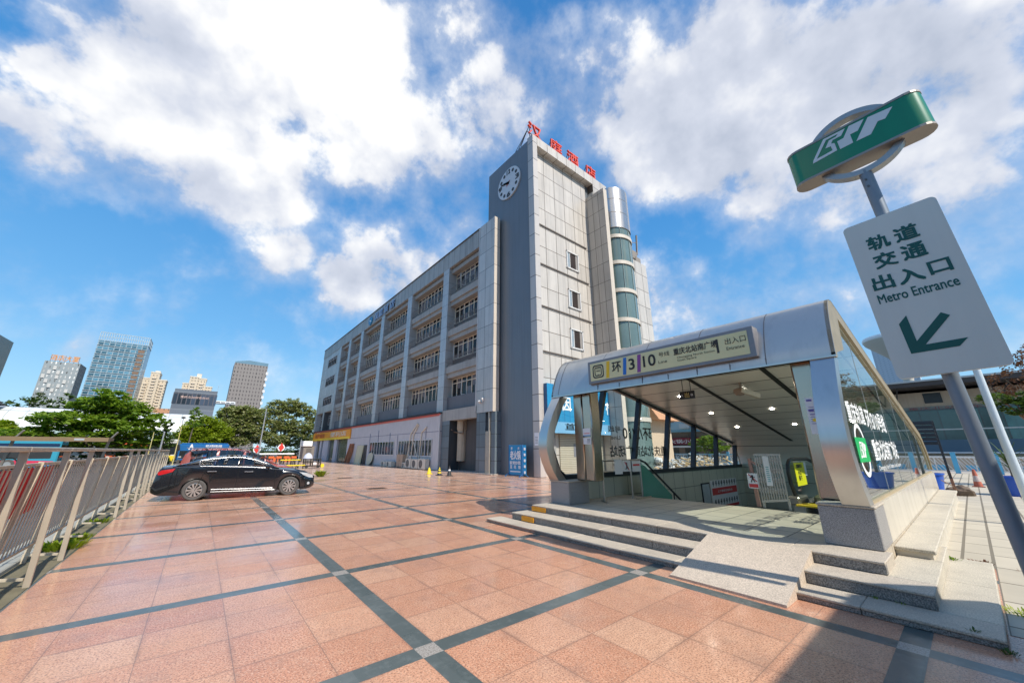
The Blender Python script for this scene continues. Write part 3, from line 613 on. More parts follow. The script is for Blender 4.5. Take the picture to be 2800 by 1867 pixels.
# posters on the tiled wall of the stair
ps = thing('wall_poster', 'dark framed pale poster on the tiled stair wall', 'poster', (15.7, 6.93, .1))
MB().box(15.35, 6.905, -.42, 16.05, 6.935, .42).build('frame', INK, ps); MB().box(15.40, 6.898, -.36, 16.0, 6.904, .37).build('sheet', pm('pale_poster', (.45, .52, .55), .4, 0, .35, 5), ps)
ps = thing('safety_board', 'red and white safety board on the tiled stair wall', 'notice board', (17.4, 6.93, 0))
bd = MB().box(16.15, 6.905, -.6, 18.75, 6.935, .48).build('board', WH, ps)
k = MB(); k.box(16.22, 6.90, -.08, 18.7, 6.904, .18); k.box(16.22, 6.90, -.6, 18.7, 6.904, -.5); k.build('red_band', REDP, bd)
text('上下楼梯注意安全', WH, bd, (16.7, 6.898, .0), (1, 0, 0), (0, 0, 1), 1.5, .09, .002, .02)
k = MB(); q = random.Random(3)
for i in range(9):
    for z in (.24, -.46):
        x = 16.35 + i * .27; k.box(x, 6.90, z, x + .04, 6.903, z + .2); k.box(x + .06, 6.90, z + .06, x + .1, 6.903, z + .22); k.box(x - .05, 6.90, z + .1, x + .1, 6.903, z + .13)
k.build('print', INK, bd)
# folding gate and its post
fg = thing('folding_gate', 'folded steel lattice gate with white notice beside the escalator', 'gate', (10.45, 3.1, .363))
k = MB(); GY0, GY1 = 2.84, 3.34
for i in range(11):
    y = GY0 + (GY1 - GY0) * i / 10; k.bar((10.45, y, .60 - .08 * (i / 10)), (10.45, y, 1.54), .022, .03, (1, 0, 0))
for i in range(10):
    y = GY0 + (GY1 - GY0) * i / 10
    for j in range(4): z = .66 + j * .22; k.bar((10.44, y, z), (10.44, y + .05, z + .2), .012, .012); k.bar((10.46, y + .05, z), (10.46, y, z + .2), .012, .012)
k.bar((10.45, GY0 - .02, .58), (10.45, GY1 + .02, .50), .035, .05); k.bar((10.45, GY0 - .02, 1.55), (10.45, GY1 + .02, 1.55), .035, .04); k.bar((10.5, GY1, .365), (10.5, GY1, .6), .04); k.bar((10.5, GY0, .365), (10.5, GY0, .6), .04)
k.build('lattice', pm('gate_steel', (.42, .40, .35), .4, .7, .2, 6), fg)
n_ = MB().box(10.415, 3.06, .86, 10.42, 3.18, 1.52).build('notice', WH, fg); k = MB(); [k.box(10.41, 3.09, .95 + i * .045, 10.413, 3.15, .965 + i * .045) for i in range(8)]; k.build('print', pm('teal_print', (.1, .4, .4), .5), n_)
np_ = thing('barrier_post', 'reddish steel post carrying a no entry notice by the folding gate', 'post', (10.6, 3.48, .363))
k = MB(); k.bar((10.6, 3.48, .364), (10.55, 3.50, 1.46), .07); k.bar((10.55, 3.50, 1.40), (10.55, 3.30, 1.28), .05); k.build('post', pm('rusty_steel', (.36, .22, .18), .4, .6, .3, 6), np_)
n_ = MB().box(10.44, 3.36, .78, 10.45, 3.58, 1.12).build('notice', WH, np_)
k = MB(); k.bar((10.437, 3.55, 1.10), (10.437, 3.38, .93), .016); k.box(10.434, 3.375, .80, 10.438, 3.565, .88); k.build('print', REDP, n_)
k = MB(); k.tube([(10.436, 3.47, 1.08), (10.436, 3.47, 1.0)], .018, 6); k.tube([(10.436, 3.47, 1.0), (10.436, 3.43, .92)], .01, 6); k.tube([(10.436, 3.47, 1.0), (10.436, 3.51, .92)], .01, 6); k.tube([(10.436, 3.42, 1.03), (10.436, 3.52, 1.03)], .01, 6); k.build('print', INK, n_)
# escalator
es = thing('escalator', 'escalator with black handrail and yellow notice going down under the canopy', 'escalator', (11.7, 2.6, .363))
RUB = pm('black_rubber', (.02, .02, .02), .35); BAL = glass('balustrade_glass', (.55, .66, .62), .9, .03, .10)
for y in (3.02, 1.95):
    ph = [(11.95, .52), (11.75, .60), (11.6, .85), (11.56, 1.1), (11.62, 1.3), (11.8, 1.4), (12.1, 1.43), (13.5, 1.42), (14.1, 1.3), (14.7, 1.05), (16.2, .2), (18, -.85)]
    hp = MB().tube([(a, y, b) for a, b in ph], .045, 8).build('handrail', RUB, es, smooth=True)
    k = MB(); k.add([(a + (.06 if i < 6 else 0), y, b - (.05 if i > 4 else 0)) for i, (a, b) in enumerate(ph)] + [(17.6, y, -1.0), (14.3, y, .42), (12.0, y, .42)], [tuple(range(len(ph) + 3))]); k.build('balustrade', BAL, es, fix=False)
    k = MB(); k.extr([(11.9, .364), (14.2, .364), (17.8, -1.04), (14.0, -1.04), (11.9, -1.0)], XZ, y - .12, y + .12); k.bbox(11.5, y - .13, .364, 12.3, y + .13, .56, .03); k.build('skirt', pm('skirt_steel', (.30, .29, .26), .35, .8, .1, 3), es)
k = MB()
for i in range(10): k.box(12.6 + .4 * i, 2.07, -1.04, 13.0 + .4 * i, 2.9, .355 - (.16 * max(0, i - 1)))
k.build('moving_steps', pm('step_metal', (.06, .06, .065), .5, .6, .2, 30), es)
n_ = MB().box(11.9, 2.955, .78, 12.75, 2.965, 1.34)
n_.build('yellow_notice', pm('yellow_sheet', (.88, .80, .02), .45), es)
yn = [o for o in es.children if o.name.startswith('yellow_notice')][0]
text('温馨提示', INK, yn, (12.05, 2.952, 1.21), (1, 0, 0), (0, 0, 1), .5, .09, .001, .03); text('小心\n脚下', INK, yn, (12.1, 2.952, .9), (1, 0, 0), (0, 0, 1), .3, .25, .001, .02)
MB().box(12.78, 2.956, 1.0, 12.95, 2.964, 1.34).build('white_notice', WH, es)
MB().bbox(12.1, 2.35, .364, 12.9, 2.75, .58, .06).build('floor_cabinet', pm('cabinet_steel', (.28, .28, .2), .4, .5, .1, 5), es)
MB().box(11.35, 2.5, .364, 11.9, 2.95, .40).build('yellow_edge', pm('yellow_edge', (.75, .5, .02), .6), es)
# ceiling camera and hanging exit sign
cc = thing('security_camera', 'white housed security camera hanging from the canopy ceiling', 'camera', (11.2, 3.62, 3.42))
k = MB(); k.tube([(11.2, 3.62, 3.45), (11.2, 3.62, 3.28)], .03, 8); k.build('bracket', pm('cam_bracket', (.30, .26, .22), .5), cc)
k = MB(); k.lathe([(0.0, 3.08), (.10, 3.10), (.15, 3.18), (.14, 3.26), (0.06, 3.29)], 11.2, 3.66, 14); k.build('dome', pm('cam_brown', (.32, .24, .19), .4), cc, smooth=True)
k = MB(); k.bar((11.1, 3.60, 3.22), (11.45, 3.30, 3.05), .14, .12); k.build('housing', pm('cam_white', (.72, .68, .58), .4), cc)
k = MB(); k.lathe([(0, 0), (.05, 0), (.05, .02)], 0, 0, 10); k.v = [(11.1 - .02 + z_, 3.61, 3.22 + x_) for x_, y_, z_ in k.v]; k.build('lens', INK, cc)
ex = thing('hanging_sign', 'small black hanging sign under the canopy lip', 'hanging sign', (8.6, 3.95, 2.9))
k = MB(); k.box(8.6, 3.74, 2.80, 8.63, 4.08, 2.98); k.bar((8.615, 3.82, 2.98), (8.615, 3.82, 3.9), .012); k.bar((8.615, 4.0, 2.98), (8.615, 4.0, 3.9), .012); k.build('panel', pm('exit_black', (.02, .018, .015), .4), ex)
pe = [o for o in ex.children][0]
text('出', pm('amber_print', (.75, .6, .2), .5), pe, (8.596, 3.96, 2.83), (0, -1, 0), (0, 0, 1), .1, .12, .002, .01); text('A', WH, pe, (8.596, 4.05, 2.86), (0, -1, 0), (0, 0, 1), .05, .05, .002, .01); text('B', WH, pe, (8.596, 3.82, 2.86), (0, -1, 0), (0, 0, 1), .05, .05, .002, .01)
# stone ledge along the outside of the glass wall
lb = thing('stone_ledge', 'long low marble ledge along the outside of the glass canopy wall', 'ledge', (8, .8, 0))
k = MB(); x = 7.95
while x < 20.2: k.bbox(x, .60, .29, min(20.2, x + 1.55) - .006, .998, .345, .01); x += 1.55
k.build('top_slab', GRANS, lb); MB().box(7.99, .64, .004, 20.2, .995, .29).build('front', MARB, lb)

# ---------------------------------------------------------------- metro sign on its pole (leaning a little)
ms = thing('metro_sign', 'leaning grey pole with green metro emblem box and white entrance panel with arrow', 'sign', (5.95, -.14, 0), rot=(-.044, 0, 0))
GALV = pm('galvanised', (.20, .235, .275), .45, .3, .12, 6, streak=.2)
MB().lathe([(.062, 0), (.062, 5.06)], 0, 0, 20).build('pole', GALV, ms, smooth=True, local=True)
k = MB(); k.lathe([(.13, .004), (.13, .02), (.07, .025)], 0, 0, 16); k.build('base_plate', GALV, ms, local=True)
def rrect(w2, z0, z1, r, n=5, cy=0.0):
    p = []
    for cx, cz, a0 in ((cy + w2 - r, z1 - r, 0), (cy - w2 + r, z1 - r, 90), (cy - w2 + r, z0 + r, 180), (cy + w2 - r, z0 + r, 270)):
        p += [(cx + r * math.cos(R(a0 + 90 * i / n)), cz + r * math.sin(R(a0 + 90 * i / n))) for i in range(n + 1)]
    return p
F = 5.85 / 5.95
def sg(u, v, x=5.81): k_ = 5.95 / x * 1.0; return (u, v)
PX = -.14   # panel stands in front of the pole
pan = MB().extr(rrect(.392, 2.415, 4.345, .05, 5, -.02), YZ, PX, PX + .055).build('panel', pm('panel_white', (.64, .66, .61), .4, 0, .04, 1.2, streak=.1), ms, local=True)
DG = pm('deep_green', (.0, .085, .07), .45)
def pt(body, yl, yr, zb, zt, bold=.035): return text(body, DG, pan, (PX - .001, yl, zb), (0, -1, 0), (0, 0, 1), yl - yr, zt - zb, .002, bold, local=True)
for ch, cy_, cz_, cw, chh in (('轨', .122, 4.030, .19, .185), ('道', -.108, 4.030, .19, .185), ('交', .122, 3.795, .19, .19), ('通', -.108, 3.795, .19, .185), ('出', .208, 3.535, .18, .185), ('入', -.015, 3.530, .20, .18), ('口', -.235, 3.540, .165, .155)): pt(ch, cy_ + cw / 2, cy_ - cw / 2, cz_ - chh / 2, cz_ + chh / 2)
pt('Metro Entrance', .296, -.314, 3.285, 3.395, .018)
AR = [(0.134, 3.092), (0.211, 3.012), (0.205, 2.667), (-0.137, 2.665), (-0.211, 2.738), (0.079, 2.74), (-0.161, 2.997), (-0.109, 3.046), (0.13, 2.792)]
MB().add([(PX - .003, u, v) for u, v in AR], [(0, 1, 2, 8), (2, 3, 4, 5), (2, 5, 6, 7, 8)]).build('arrow', DG, pan, local=True, fix=False)
def stadium(w2, d2, n=8):
    r = d2; p = []
    for cy, a0 in ((w2 - r, 0), (-w2 + r, 180)): p += [(r * math.cos(R(a0 + 180 * i / n)), cy + r * math.sin(R(a0 + 180 * i / n))) for i in range(n + 1)]
    return p
HG = pm('emblem_green', (.0, .20, .09), .30, 0, .12, 2, coat=.25, streak=.15)
hd = MB().extr([(x, y) for x, y in stadium(.665, .135)], XY, 5.245, 5.735).build('emblem_box', HG, ms, smooth=True, local=True, angle=50)
k = MB()
for z0, z1 in ((5.225, 5.255), (5.725, 5.755)): k.extr([(x * 1.04, y * 1.008) for x, y in stadium(.665, .135)], XY, z0, z1)
k.build('trim', pm('trim_brown', (.30, .27, .24), .45, .5, .1, 3), hd, local=True)
logo(lambda u, v: (-.139, u * 1.019, 1.65 + (v - 1.65) * 1.019)).build('emblem_letters', pm('emblem_white', (.66, .69, .70), .4), hd, local=True, fix=False)
k = MB(); n = 64; cz = 5.495; cy = -.01; vs = []
for i in range(n):
    a = 2 * math.pi * i / n
    for r2, x in ((.478, -.06), (.478, .06), (.408, .06), (.408, -.06)): vs.append((x, cy + r2 * math.cos(a), cz + r2 * math.sin(a)))
fs = [(i * 4 + j, i * 4 + (j + 1) % 4, ((i + 1) % n) * 4 + (j + 1) % 4, ((i + 1) % n) * 4 + j) for i in range(n) for j in range(4)]
k.add(vs, fs); k.build('ring', pm('ring_grey', (.36, .37, .37), .35, .5, .06, 4), ms, local=True)
k = MB()
for z in (4.82, 4.92): MB().tube([(-.075, .02, z), (-.06, .02, z)], .012, 8).build('bolt', pm('bolt', (.15, .15, .15), .4, .8), ms, local=True)
# ---------------------------------------------------------------- hotel building with clock tower
hb = thing('hotel_building', 'five storey grey panelled hotel with dark clock tower and red roof lettering', 'hotel', (16.9, 20, 0))
PANX = seam('facade_panel_x', (.60, .59, .56), 1, 1.22, 1.72, 21.59, 4.4, .018, (.06, .065, .07), rough=.42, metal=.2, streak=.5, var=.22, tilevar=.10)
PANC = seam('column_panel', (.52, .545, .55), 1, 1.3, 1.15, 29.0, 4.9, .012, (.10, .115, .13), rough=.4, metal=.25, streak=.3, var=.15)
PARA = seam('parapet_panel', (.46, .455, .43), 1, 1.05, 4.0, 24, 19.0, .02, (.07, .07, .07), rough=.5, metal=.2, streak=.65, var=.25)
PANY = seam('tower_panel', (.66, .61, .545), 0, 1.22, 1.75, 17.36, 1.33, .028, (.14, .11, .085), rough=.40, metal=.15, streak=.48, var=.18, tilevar=.08)
PANP = seam('pier_panel', (.50, .46, .41), 1, .62, 1.75, 15.9, 1.33, .02, (.10, .09, .08), rough=.42, metal=.15, streak=.4, var=.12)
TDARK = pm('tower_slate', (.165, .185, .205), .34, .15, .10, .5, streak=.3)
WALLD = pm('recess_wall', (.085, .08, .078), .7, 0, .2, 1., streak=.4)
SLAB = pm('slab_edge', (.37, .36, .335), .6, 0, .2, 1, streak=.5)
DIRT = pm('dirty_ledge', (.20, .19, .175), .9, 0, .5, 6, bmp=.5)
FRAMEC = pm('cream_frame', (.86, .76, .60), .5, 0, .1, 3)
FRAMEW = pm('white_frame', (.66, .66, .65), .45, 0, .06, 3)
WG = window_glass('old_window', (.055, .06, .07), .06, .8, .8, .9)
WCELL = cellglass('window_cells', 1, .39, .87)
CURT = pm('curtain_window', (.17, .155, .17), .25, 0, .7, 1.4, spec=.7)
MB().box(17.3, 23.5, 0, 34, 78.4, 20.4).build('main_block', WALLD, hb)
MB().box(16.2, 23.8, 19.15, 17.4, 78.5, 20.9).build('parapet', PARA, hb)
k = MB(); k.box(16.12, 23.8, 20.9, 17.5, 78.5, 20.98); k.build('coping', pm('coping', (.10, .10, .10), .7, 0, .4, 4), hb)
cols = [29.6, 38.1, 46.6, 55.0, 61.0, 66.6]
for y in cols: MB().box(16.2, y - .56, 4.95, 17.25, y + .56, 19.148).build('facade_column', PANC, hb)
edges = [(23.8, 29.04)] + [(a + .56, b - .56) for a, b in zip(cols[:-1], cols[1:])]
FL = [18.62, 15.07, 11.52, 7.97]          # window heads of the four storeys
wr = random.Random(11)
def window_strip(y0, y1, zt, zb, x, par, nl=None, fr=FRAMEC, opened=True):
    n = nl or max(3, int(round((y1 - y0) / .78))); f = MB(); t = .065; st = (y1 - y0) / n; zm = zt - .46 if zt - zb > 1.2 else None
    f.box(x, y0, zt - t, x + .06, y1, zt); f.box(x, y0, zb, x + .06, y1, zb + t)
    if zm: f.box(x, y0, zm, x + .06, y1, zm + t)
    for i in range(n + 1): yy = y0 + st * i; f.box(x - .005, yy - .042, zb, x + .065, yy + .042, zt)
    o = f.build('window', fr, par)
    MB().quad((x + .04, y0 + .02, zb + .02), (x + .04, y1 - .02, zb + .02), (x + .04, y1 - .02, zt - .02), (x + .04, y0 + .02, zt - .02)).build('pane', WCELL, o)
    if opened and wr.random() < .55:
        i = wr.randrange(n); yy = y0 + st * i; s_ = MB(); a = wr.uniform(.7, 1.2); q = (x - .5 * math.sin(a), yy + .5 * math.cos(a) * .6)
        for z in (zb + .05, (zm or zt) - .02): s_.bar((x, yy, z), (q[0], q[1], z), .045)
        s_.bar((x, yy, zb + .05), (x, yy, (zm or zt)), .045); s_.bar((q[0], q[1], zb + .03), (q[0], q[1], zm or zt), .045); s_.build('open_sash', FRAMEW, o)
    return o
def railing(y0, y1, z, par):
    k = MB(); x = 16.30; y = y0
    k.box(x + .1, y0, z, x + .14, y1, z + .03); k.box(x, y0, z + .72, x + .03, y1, z + .75)
    while y < y1 - .3: k.bar((x + .12, y + .24, z + .02), (x - .06, y, z + .86), .022); k.bar((x + .10, y, z + .05), (x + .02, y + .02, z + .74), .014); y += .17
    return k.build('planter_railing', pm('grille_metal', (.25, .26, .27), .5, .5, .2, 6), par)
for bi, (y0, y1) in enumerate(edges):
    for fi, zt in enumerate(FL):
        zs = zt - 3.0 if fi < 3 else None
        window_strip(y0 + .35, y1 - .05, zt - .02, zt - 1.72, 17.06, hb, nl=None)
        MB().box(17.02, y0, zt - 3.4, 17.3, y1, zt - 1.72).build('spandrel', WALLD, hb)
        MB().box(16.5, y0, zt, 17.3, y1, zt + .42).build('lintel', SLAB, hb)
        if fi < 3:
            MB().box(16.34, y0, zt - 3.55 + .42, 17.3, y1, zt - 3.55 + 1.02).build('floor_band', SLAB, hb)
            r_ = MB(); yy = y0; pr_ = []
            while yy < y1: h_ = wr.uniform(.0, .16); w_ = wr.uniform(.15, .7); pr_ += [(yy, zt - 2.5 + h_), (min(y1, yy + w_), zt - 2.5 + h_)]; yy += w_ + .05
            r_.extr([(y0, zt - 2.531)] + pr_ + [(y1, zt - 2.531)], YZ, 16.37, 16.85)
            r_.build('ledge_clutter', DIRT, hb); railing(y0 + .05, y1 - .02, zt - 2.50, hb)
        else: MB().box(16.62, y0, zt - 2.85, 17.02, y1, zt - 1.74).build('spandrel', pm('ground_spandrel', (.14, .145, .16), .55, 0, .1, 1, streak=.2), hb)
# plain end bay
MB().box(16.26, 67.16, 8.2, 17.35, 78.5, 19.148).build('end_bay', PANX, hb)
for zt in (18.2, 14.6, 11.0):
    for y0, y1 in ((68.5, 74.2),): window_strip(y0, y1, zt, zt - 1.6, 16.22, hb, 5, FRAMEW, False)
for y in (72.4, 78.0): MB().box(16.2, y - .5, 4.95, 17.2, y + .5, 8.19).build('facade_column', PANC, hb)
for y0, y1 in ((67.3, 71.8), (73, 77.4)): window_strip(y0, y1, 7.6, 6.0, 17.0, hb, 4, FRAMEW, False); MB().box(17.02, y0, 5, 17.3, y1, 8.2).build('spandrel', WALLD, hb)
# long roof-level clutter: an edge of thin stays
k = MB()
for i in range(70): y = 24.5 + i * .76; k.bar((16.5, y, 20.97), (16.5, y + .02, 21.08), .03)
k.bar((16.5, 24, 21.08), (16.5, 78, 21.08), .02); k.build('roof_wire', pm('wire', (.12, .12, .12), .6), hb)
# projecting fin and clock tower
MB().box(16.2, 21.59, 4.4, 16.76, 23.79, 21.05).build('facade_fin', PANX, hb)
MB().box(16.19, 21.575, 4.4, 16.77, 21.588, 21.06).build('fin_end', seam('fin_end_panel', (.62, .55, .47), 0, 3, 1.72, 15, 4.4, .02, (.2, .17, .13), rough=.45, streak=.2), hb)
MB().box(16.17, 23.80, 4.6, 16.22, 23.86, 20.9).build('down_pipe', FRAMEW, hb)
MB().box(16.9, 18.0, 0, 26.0, 23.49, 26.8).build('tower_shaft', TDARK, hb)
MB().box(16.84, 17.36, 0, 17.34, 18.0, 26.95).build('corner_pier', seam('corner_panel', (.58, .54, .50), 2, 1.75, 9, 0, 0, .03, (.18, .16, .14), rough=.4, metal=.15, streak=.2, var=.1, va=1), hb)
MB().box(17.34, 17.90, 0, 24.12, 18.0, 26.1).build('sunlit_wall', PANY, hb)
MB().box(17.34, 17.36, 26.1, 24.66, 18.0, 26.95).build('top_beam', PANY, hb); MB().box(24.66, 17.36, 25.2, 26.9, 18.0, 26.95).build('top_beam', PANY, hb)
MB().box(24.10, 15.9, 0, 24.58, 17.9, 24.45).build('tower_pier', PANP, hb); MB().box(24.09, 15.88, 0, 24.59, 15.898, 24.46).build('pier_edge', pm('pier_edge', (.60, .53, .44), .45, 0, .1, 2, streak=.2), hb)
MB().box(24.6, 17.4, 0, 32.95, 30, 20.2).build('rear_wing', PANY, hb); MB().box(24.6, 17.38, 20.2, 29.5, 23, 25.2).build('rear_wing', PANY, hb)
for z in (19.0, 15.5, 12.0, 8.5): MB().box(17.6, 17.83, z - .05, 23.7, 17.9, z + .05).build('drip_channel', pm('drip_channel', (.12, .10, .085), .7, 0, .4, 8), hb)
for zt in (17.80, 14.27, 10.88, 7.4):
    x0, x1 = 20.92, 22.42; f = MB()
    for a, b, c_, d in ((x0, x1, zt - .08, zt), (x0 - .06, x1 + .06, zt - 1.62, zt - 1.52), (x0, x0 + .09, zt - 1.6, zt), (x1 - .09, x1, zt - 1.6, zt)): f.box(a, 17.80, c_, b, 17.91, d)
    f.box(x0 + .42, 17.86, zt - 1.55, x0 + .47, 17.905, zt); o = f.build('window', FRAMEW, hb)
    MB().box(x0 + .05, 17.880, zt - 1.55, x0 + .42, 17.897, zt - .05).build('pane', pm('reflecting_pane', (.35, .40, .42), .08, .2, .2, 2), o)
    MB().box(x0 + .47, 17.885, zt - 1.55, x0 + 1.15, 17.898, zt - .05).build('pane', pm('dark_opening', (.035, .022, .015), .4, 0, .5, 2), o)
    MB().box(x0 + 1.15, 17.86, zt - 1.55, x1 - .08, 17.897, zt - .05).build('open_sash', pm('grey_sash', (.28, .26, .24), .5), o)
# glazed stair drum
DX, DY, RX, RY = 27.55, 17.2, 1.55, .80
k = MB(); k.lathe([(RX, 21.6), (RX + .05, 21.62), (RX + .05, 23.2), (RX + .02, 23.22), (RX + .05, 23.26), (RX + .05, 24.7), (RX + .02, 24.72), (RX + .05, 24.76), (RX + .05, 26.0), (0, 26.05)], DX, DY, 40, sy=RY); k.build('drum_cap', pm('drum_metal', (.60, .56, .52), .25, .85, .1, 1, streak=.3), hb, smooth=True, angle=30)
DG_ = pm('drum_glass', (.13, .19, .18), .07, 0, .4, .5, spec=.9)
prev = 21.6
for zb in (20.85, 18.15, 15.4, 12.65, 9.9, 7.1, 4.2):
    k = MB(); k.lathe([(RX, zb - .34), (RX + .08, zb - .34), (RX + .08, zb), (RX, zb)], DX, DY, 40, sy=RY); b_ = k.build('drum_band', pm('drum_band', (.60, .54, .46), .5, 0, .08, 2, streak=.2), hb, smooth=True, angle=30)
    zt = prev
    k = MB(); k.lathe([(RX - .05, zb), (RX - .05, zt)], DX, DY, 40, sy=RY); g_ = k.build('drum_glazing', DG_, hb, smooth=True)
    k = MB()
    for j in range(5):
        a = R(195 + j * 40); MB().bar((DX + (RX - .02) * math.cos(a), DY + (RX - .02) * RY * math.sin(a), zb), (DX + (RX - .02) * math.cos(a), DY + (RX - .02) * RY * math.sin(a), zt), .05).build('glazing_bar', pm('bar_grey', (.30, .36, .34), .4), g_)
    prev = zb - .34
k = MB(); k.lathe([(RX - .02, 0), (RX - .02, prev)], DX, DY, 40, sy=RY); k.build('drum_base', DG_, hb, smooth=True)
# clock
ck = MB(); CYC, CZC, CR = 20.45, 24.05, 1.5
ck.extr([(CYC + CR * math.cos(i * math.pi / 24), CZC + CR * math.sin(i * math.pi / 24)) for i in range(48)], YZ, 16.80, 16.9)
clk = ck.build('clock_face', pm('clock_white', (.62, .66, .70), .5, 0, .05, 1), hb)
CX = 16.797; CKI = pm('clock_ink', (.03, .035, .04), .5)
for h in range(1, 13):
    a = math.pi / 2 - h * math.pi / 6; u = CYC - 1.16 * math.cos(a); v = CZC + 1.16 * math.sin(a)
    if h % 3: MB().extr([(u + .16 * math.cos(j * math.pi / 8), v + .17 * math.sin(j * math.pi / 8)) for j in range(16)], YZ, CX - .006, CX).build('hour_dot', CKI, clk)
    else: text(str(h), pm('clock_ink', (.03, .035, .04), .5), clk, (CX - .001, u + .26, v - .25), (0, -1, 0), (0, 0, 1), .5, .5, .004, .06)
def hand(ang, ln, wd, tail, nm, m):
    a = R(ang); d = (-math.sin(a), math.cos(a)); p = (-d[1], d[0])   # clockwise seen from outside
    c = lambda s, q: (CYC + d[0] * -s * -1 * 1 + p[0] * q, CZC + d[1] * s + p[1] * q)
    MB().extr([c(-tail, -wd), c(-tail, wd), c(ln, wd * .6), c(ln, -wd * .6)], YZ, CX - .05, CX - .02).build(nm, m, clk)
def hand2(hours, ln, wd, tail, nm, m):
    a = 2 * math.pi * hours / 12; du = -math.sin(a); dv = math.cos(a); pu, pv = -dv, du
    c = lambda s, q: (CYC + du * s + pu * q, CZC + dv * s + pv * q)
    MB().extr([c(-tail, -wd), c(-tail, wd), c(ln, wd * .6), c(ln, -wd * .6)], YZ, CX - .05, CX - .02).build(nm, m, clk)
hand2(9.55, 1.05, .09, .1, 'minute_hand', MC['clock_ink']); hand2(9.65, .7, .13, .1, 'hour_hand', MC['clock_ink']); hand2(7.6, .35, .03, .25, 'second_hand', pm('clock_red', (.5, .06, .04), .5))
# red letters standing on the tower roof
RL = pm('red_letter', (.72, .085, .05), .45, 0, .1, 2)
def solid(body, x0, z0, wd, ht, dep):
    o = text(body, RL, hb, (x0, 17.5, z0), (1, 0, 0), (0, 0, 1), wd, ht, 0, .004, name='roof_letter')
    md = o.modifiers.new('depth', 'SOLIDIFY'); md.thickness = dep; md.offset = -1; return o
for ch, x in zip('汉庭酒店', (16.55, 19.15, 21.4, 24.0)): solid(ch, x, 27.05, 1.55, 1.3, .16)
k = MB()
for x in (16.9, 18.0, 19.5, 20.6, 21.8, 22.9, 24.4, 25.4): k.bar((x, 17.75, 26.9), (x, 17.75, 28.4), .05); k.bar((x, 17.75, 28.3), (x, 18.9, 26.85), .04)
k.bar((16.6, 17.75, 27.4), (25.8, 17.75, 27.4), .05); k.tube([(16.9, 19.6, 26.8), (16.95, 18.9, 27.4), (17.0, 18.2, 28.1)], .03, 6); k.tube([(16.9, 19.2, 26.8), (17.0, 18.3, 27.9)], .03, 6)
k.build('letter_frame', pm('frame_dark', (.06, .06, .06), .6), hb)
# blue letters and emblem on the parapet
BLL = pm('blue_letter', (.03, .16, .48), .4, 0, .1, 2); PB = pm('pale_blue_letter', (.30, .42, .62), .4)
k = MB(); k.extr([(52.45, 20.1), (51.6, 20.55), (50.75, 20.1), (50.9, 19.55), (51.6, 19.15), (52.3, 19.55)], YZ, 16.08, 16.2); lgo = k.build('emblem_plate', pm('emblem_blue', (.02, .22, .42), .4), hb)
k = MB(); k.extr([(52.0, 19.95), (51.6, 20.0), (51.2, 19.75), (51.6, 19.7)], YZ, 16.07, 16.079); k.build('emblem_mark', WH, lgo)
for ch, y in zip('汉庭酒店', (49.9, 48.2, 46.3, 44.2)):
    o = text(ch, PB, hb, (16.06, y, 19.38), (0, -1, 0), (0, 0, 1), 1.45, 1.1, 0, .03, name='parapet_letter'); md = o.modifiers.new('d', 'SOLIDIFY'); md.thickness = .12; md.offset = -1
# aerial mast on the rear wing
k = MB(); k.bar((31.9, 18.2, 20.2), (31.9, 18.2, 23.6), .09); k.bar((31.2, 18.2, 21.6), (31.2, 18.2, 23.9), .08); k.bar((32.9, 18.2, 21.9), (33.2, 18.2, 24.4), .14); k.bar((31.2, 18.2, 22.8), (33.0, 18.2, 23.4), .05); k.bbox(31.5, 17.9, 20.9, 32.4, 18.5, 21.9, .05); k.bbox(31.9, 17.8, 20.4, 32.8, 18.3, 21.2, .05); k.build('aerial', pm('aerial_grey', (.26, .23, .2), .6), hb)
# --- ground floor: lavender painted shop front
SHOPW = seam('shop_wall', (.58, .57, .585), 1, 60, 3.26, 29, 0, .03, (.20, .20, .26), rough=.7, streak=.15, var=.2, tilevar=.02)
sf = MB().box(16.03, 29.15, .02, 17.2, 54.6, 4.80).build('shop_front', SHOPW, hb)
k = MB(); k.box(15.85, 29.05, 4.80, 17.2, 76.5, 4.92); k.build('shop_eaves', pm('dark_eaves', (.045, .04, .045), .7, 0, .3, 5), hb); k = MB(); k.box(15.98, 29.1, 4.62, 16.05, 76.3, 4.80); k.build('red_fascia', pm('red_fascia', (.62, .13, .10), .55, 0, .2, 4), hb)
MB().box(15.98, 29.08, .02, 16.06, 29.14, 4.7).build('shop_corner', FRAMEW, hb)
def shopwin(y0, y1, zb, zt, n):
    f = MB(); x = 15.99
    for i in range(n + 1): yy = y0 + (y1 - y0) * i / n; f.bar((x, yy, zb), (x, yy + wr.uniform(-.1, .1), zt), .05)
    f.box(x - .02, y0, zt - .06, x + .05, y1, zt); f.box(x - .02, y0, zb, x + .05, y1, zb + .06); o = f.build('window', FRAMEW, hb)
    MB().quad((16.02, y0, zb), (16.02, y1, zb), (16.02, y1, zt), (16.02, y0, zt)).build('pane', pm('shop_glass', (.04, .05, .05), .08, 0, .9, 1.2, spec=.7), o)
shopwin(38.8, 46.2, 1.15, 2.6, 9); shopwin(30.3, 37.6, 1.12, 2.62, 11)
MB().box(15.99, 35.2, .1, 16.028, 36.1, 2.3).build('shop_door', pm('dark_door', (.03, .03, .035), .4), hb)
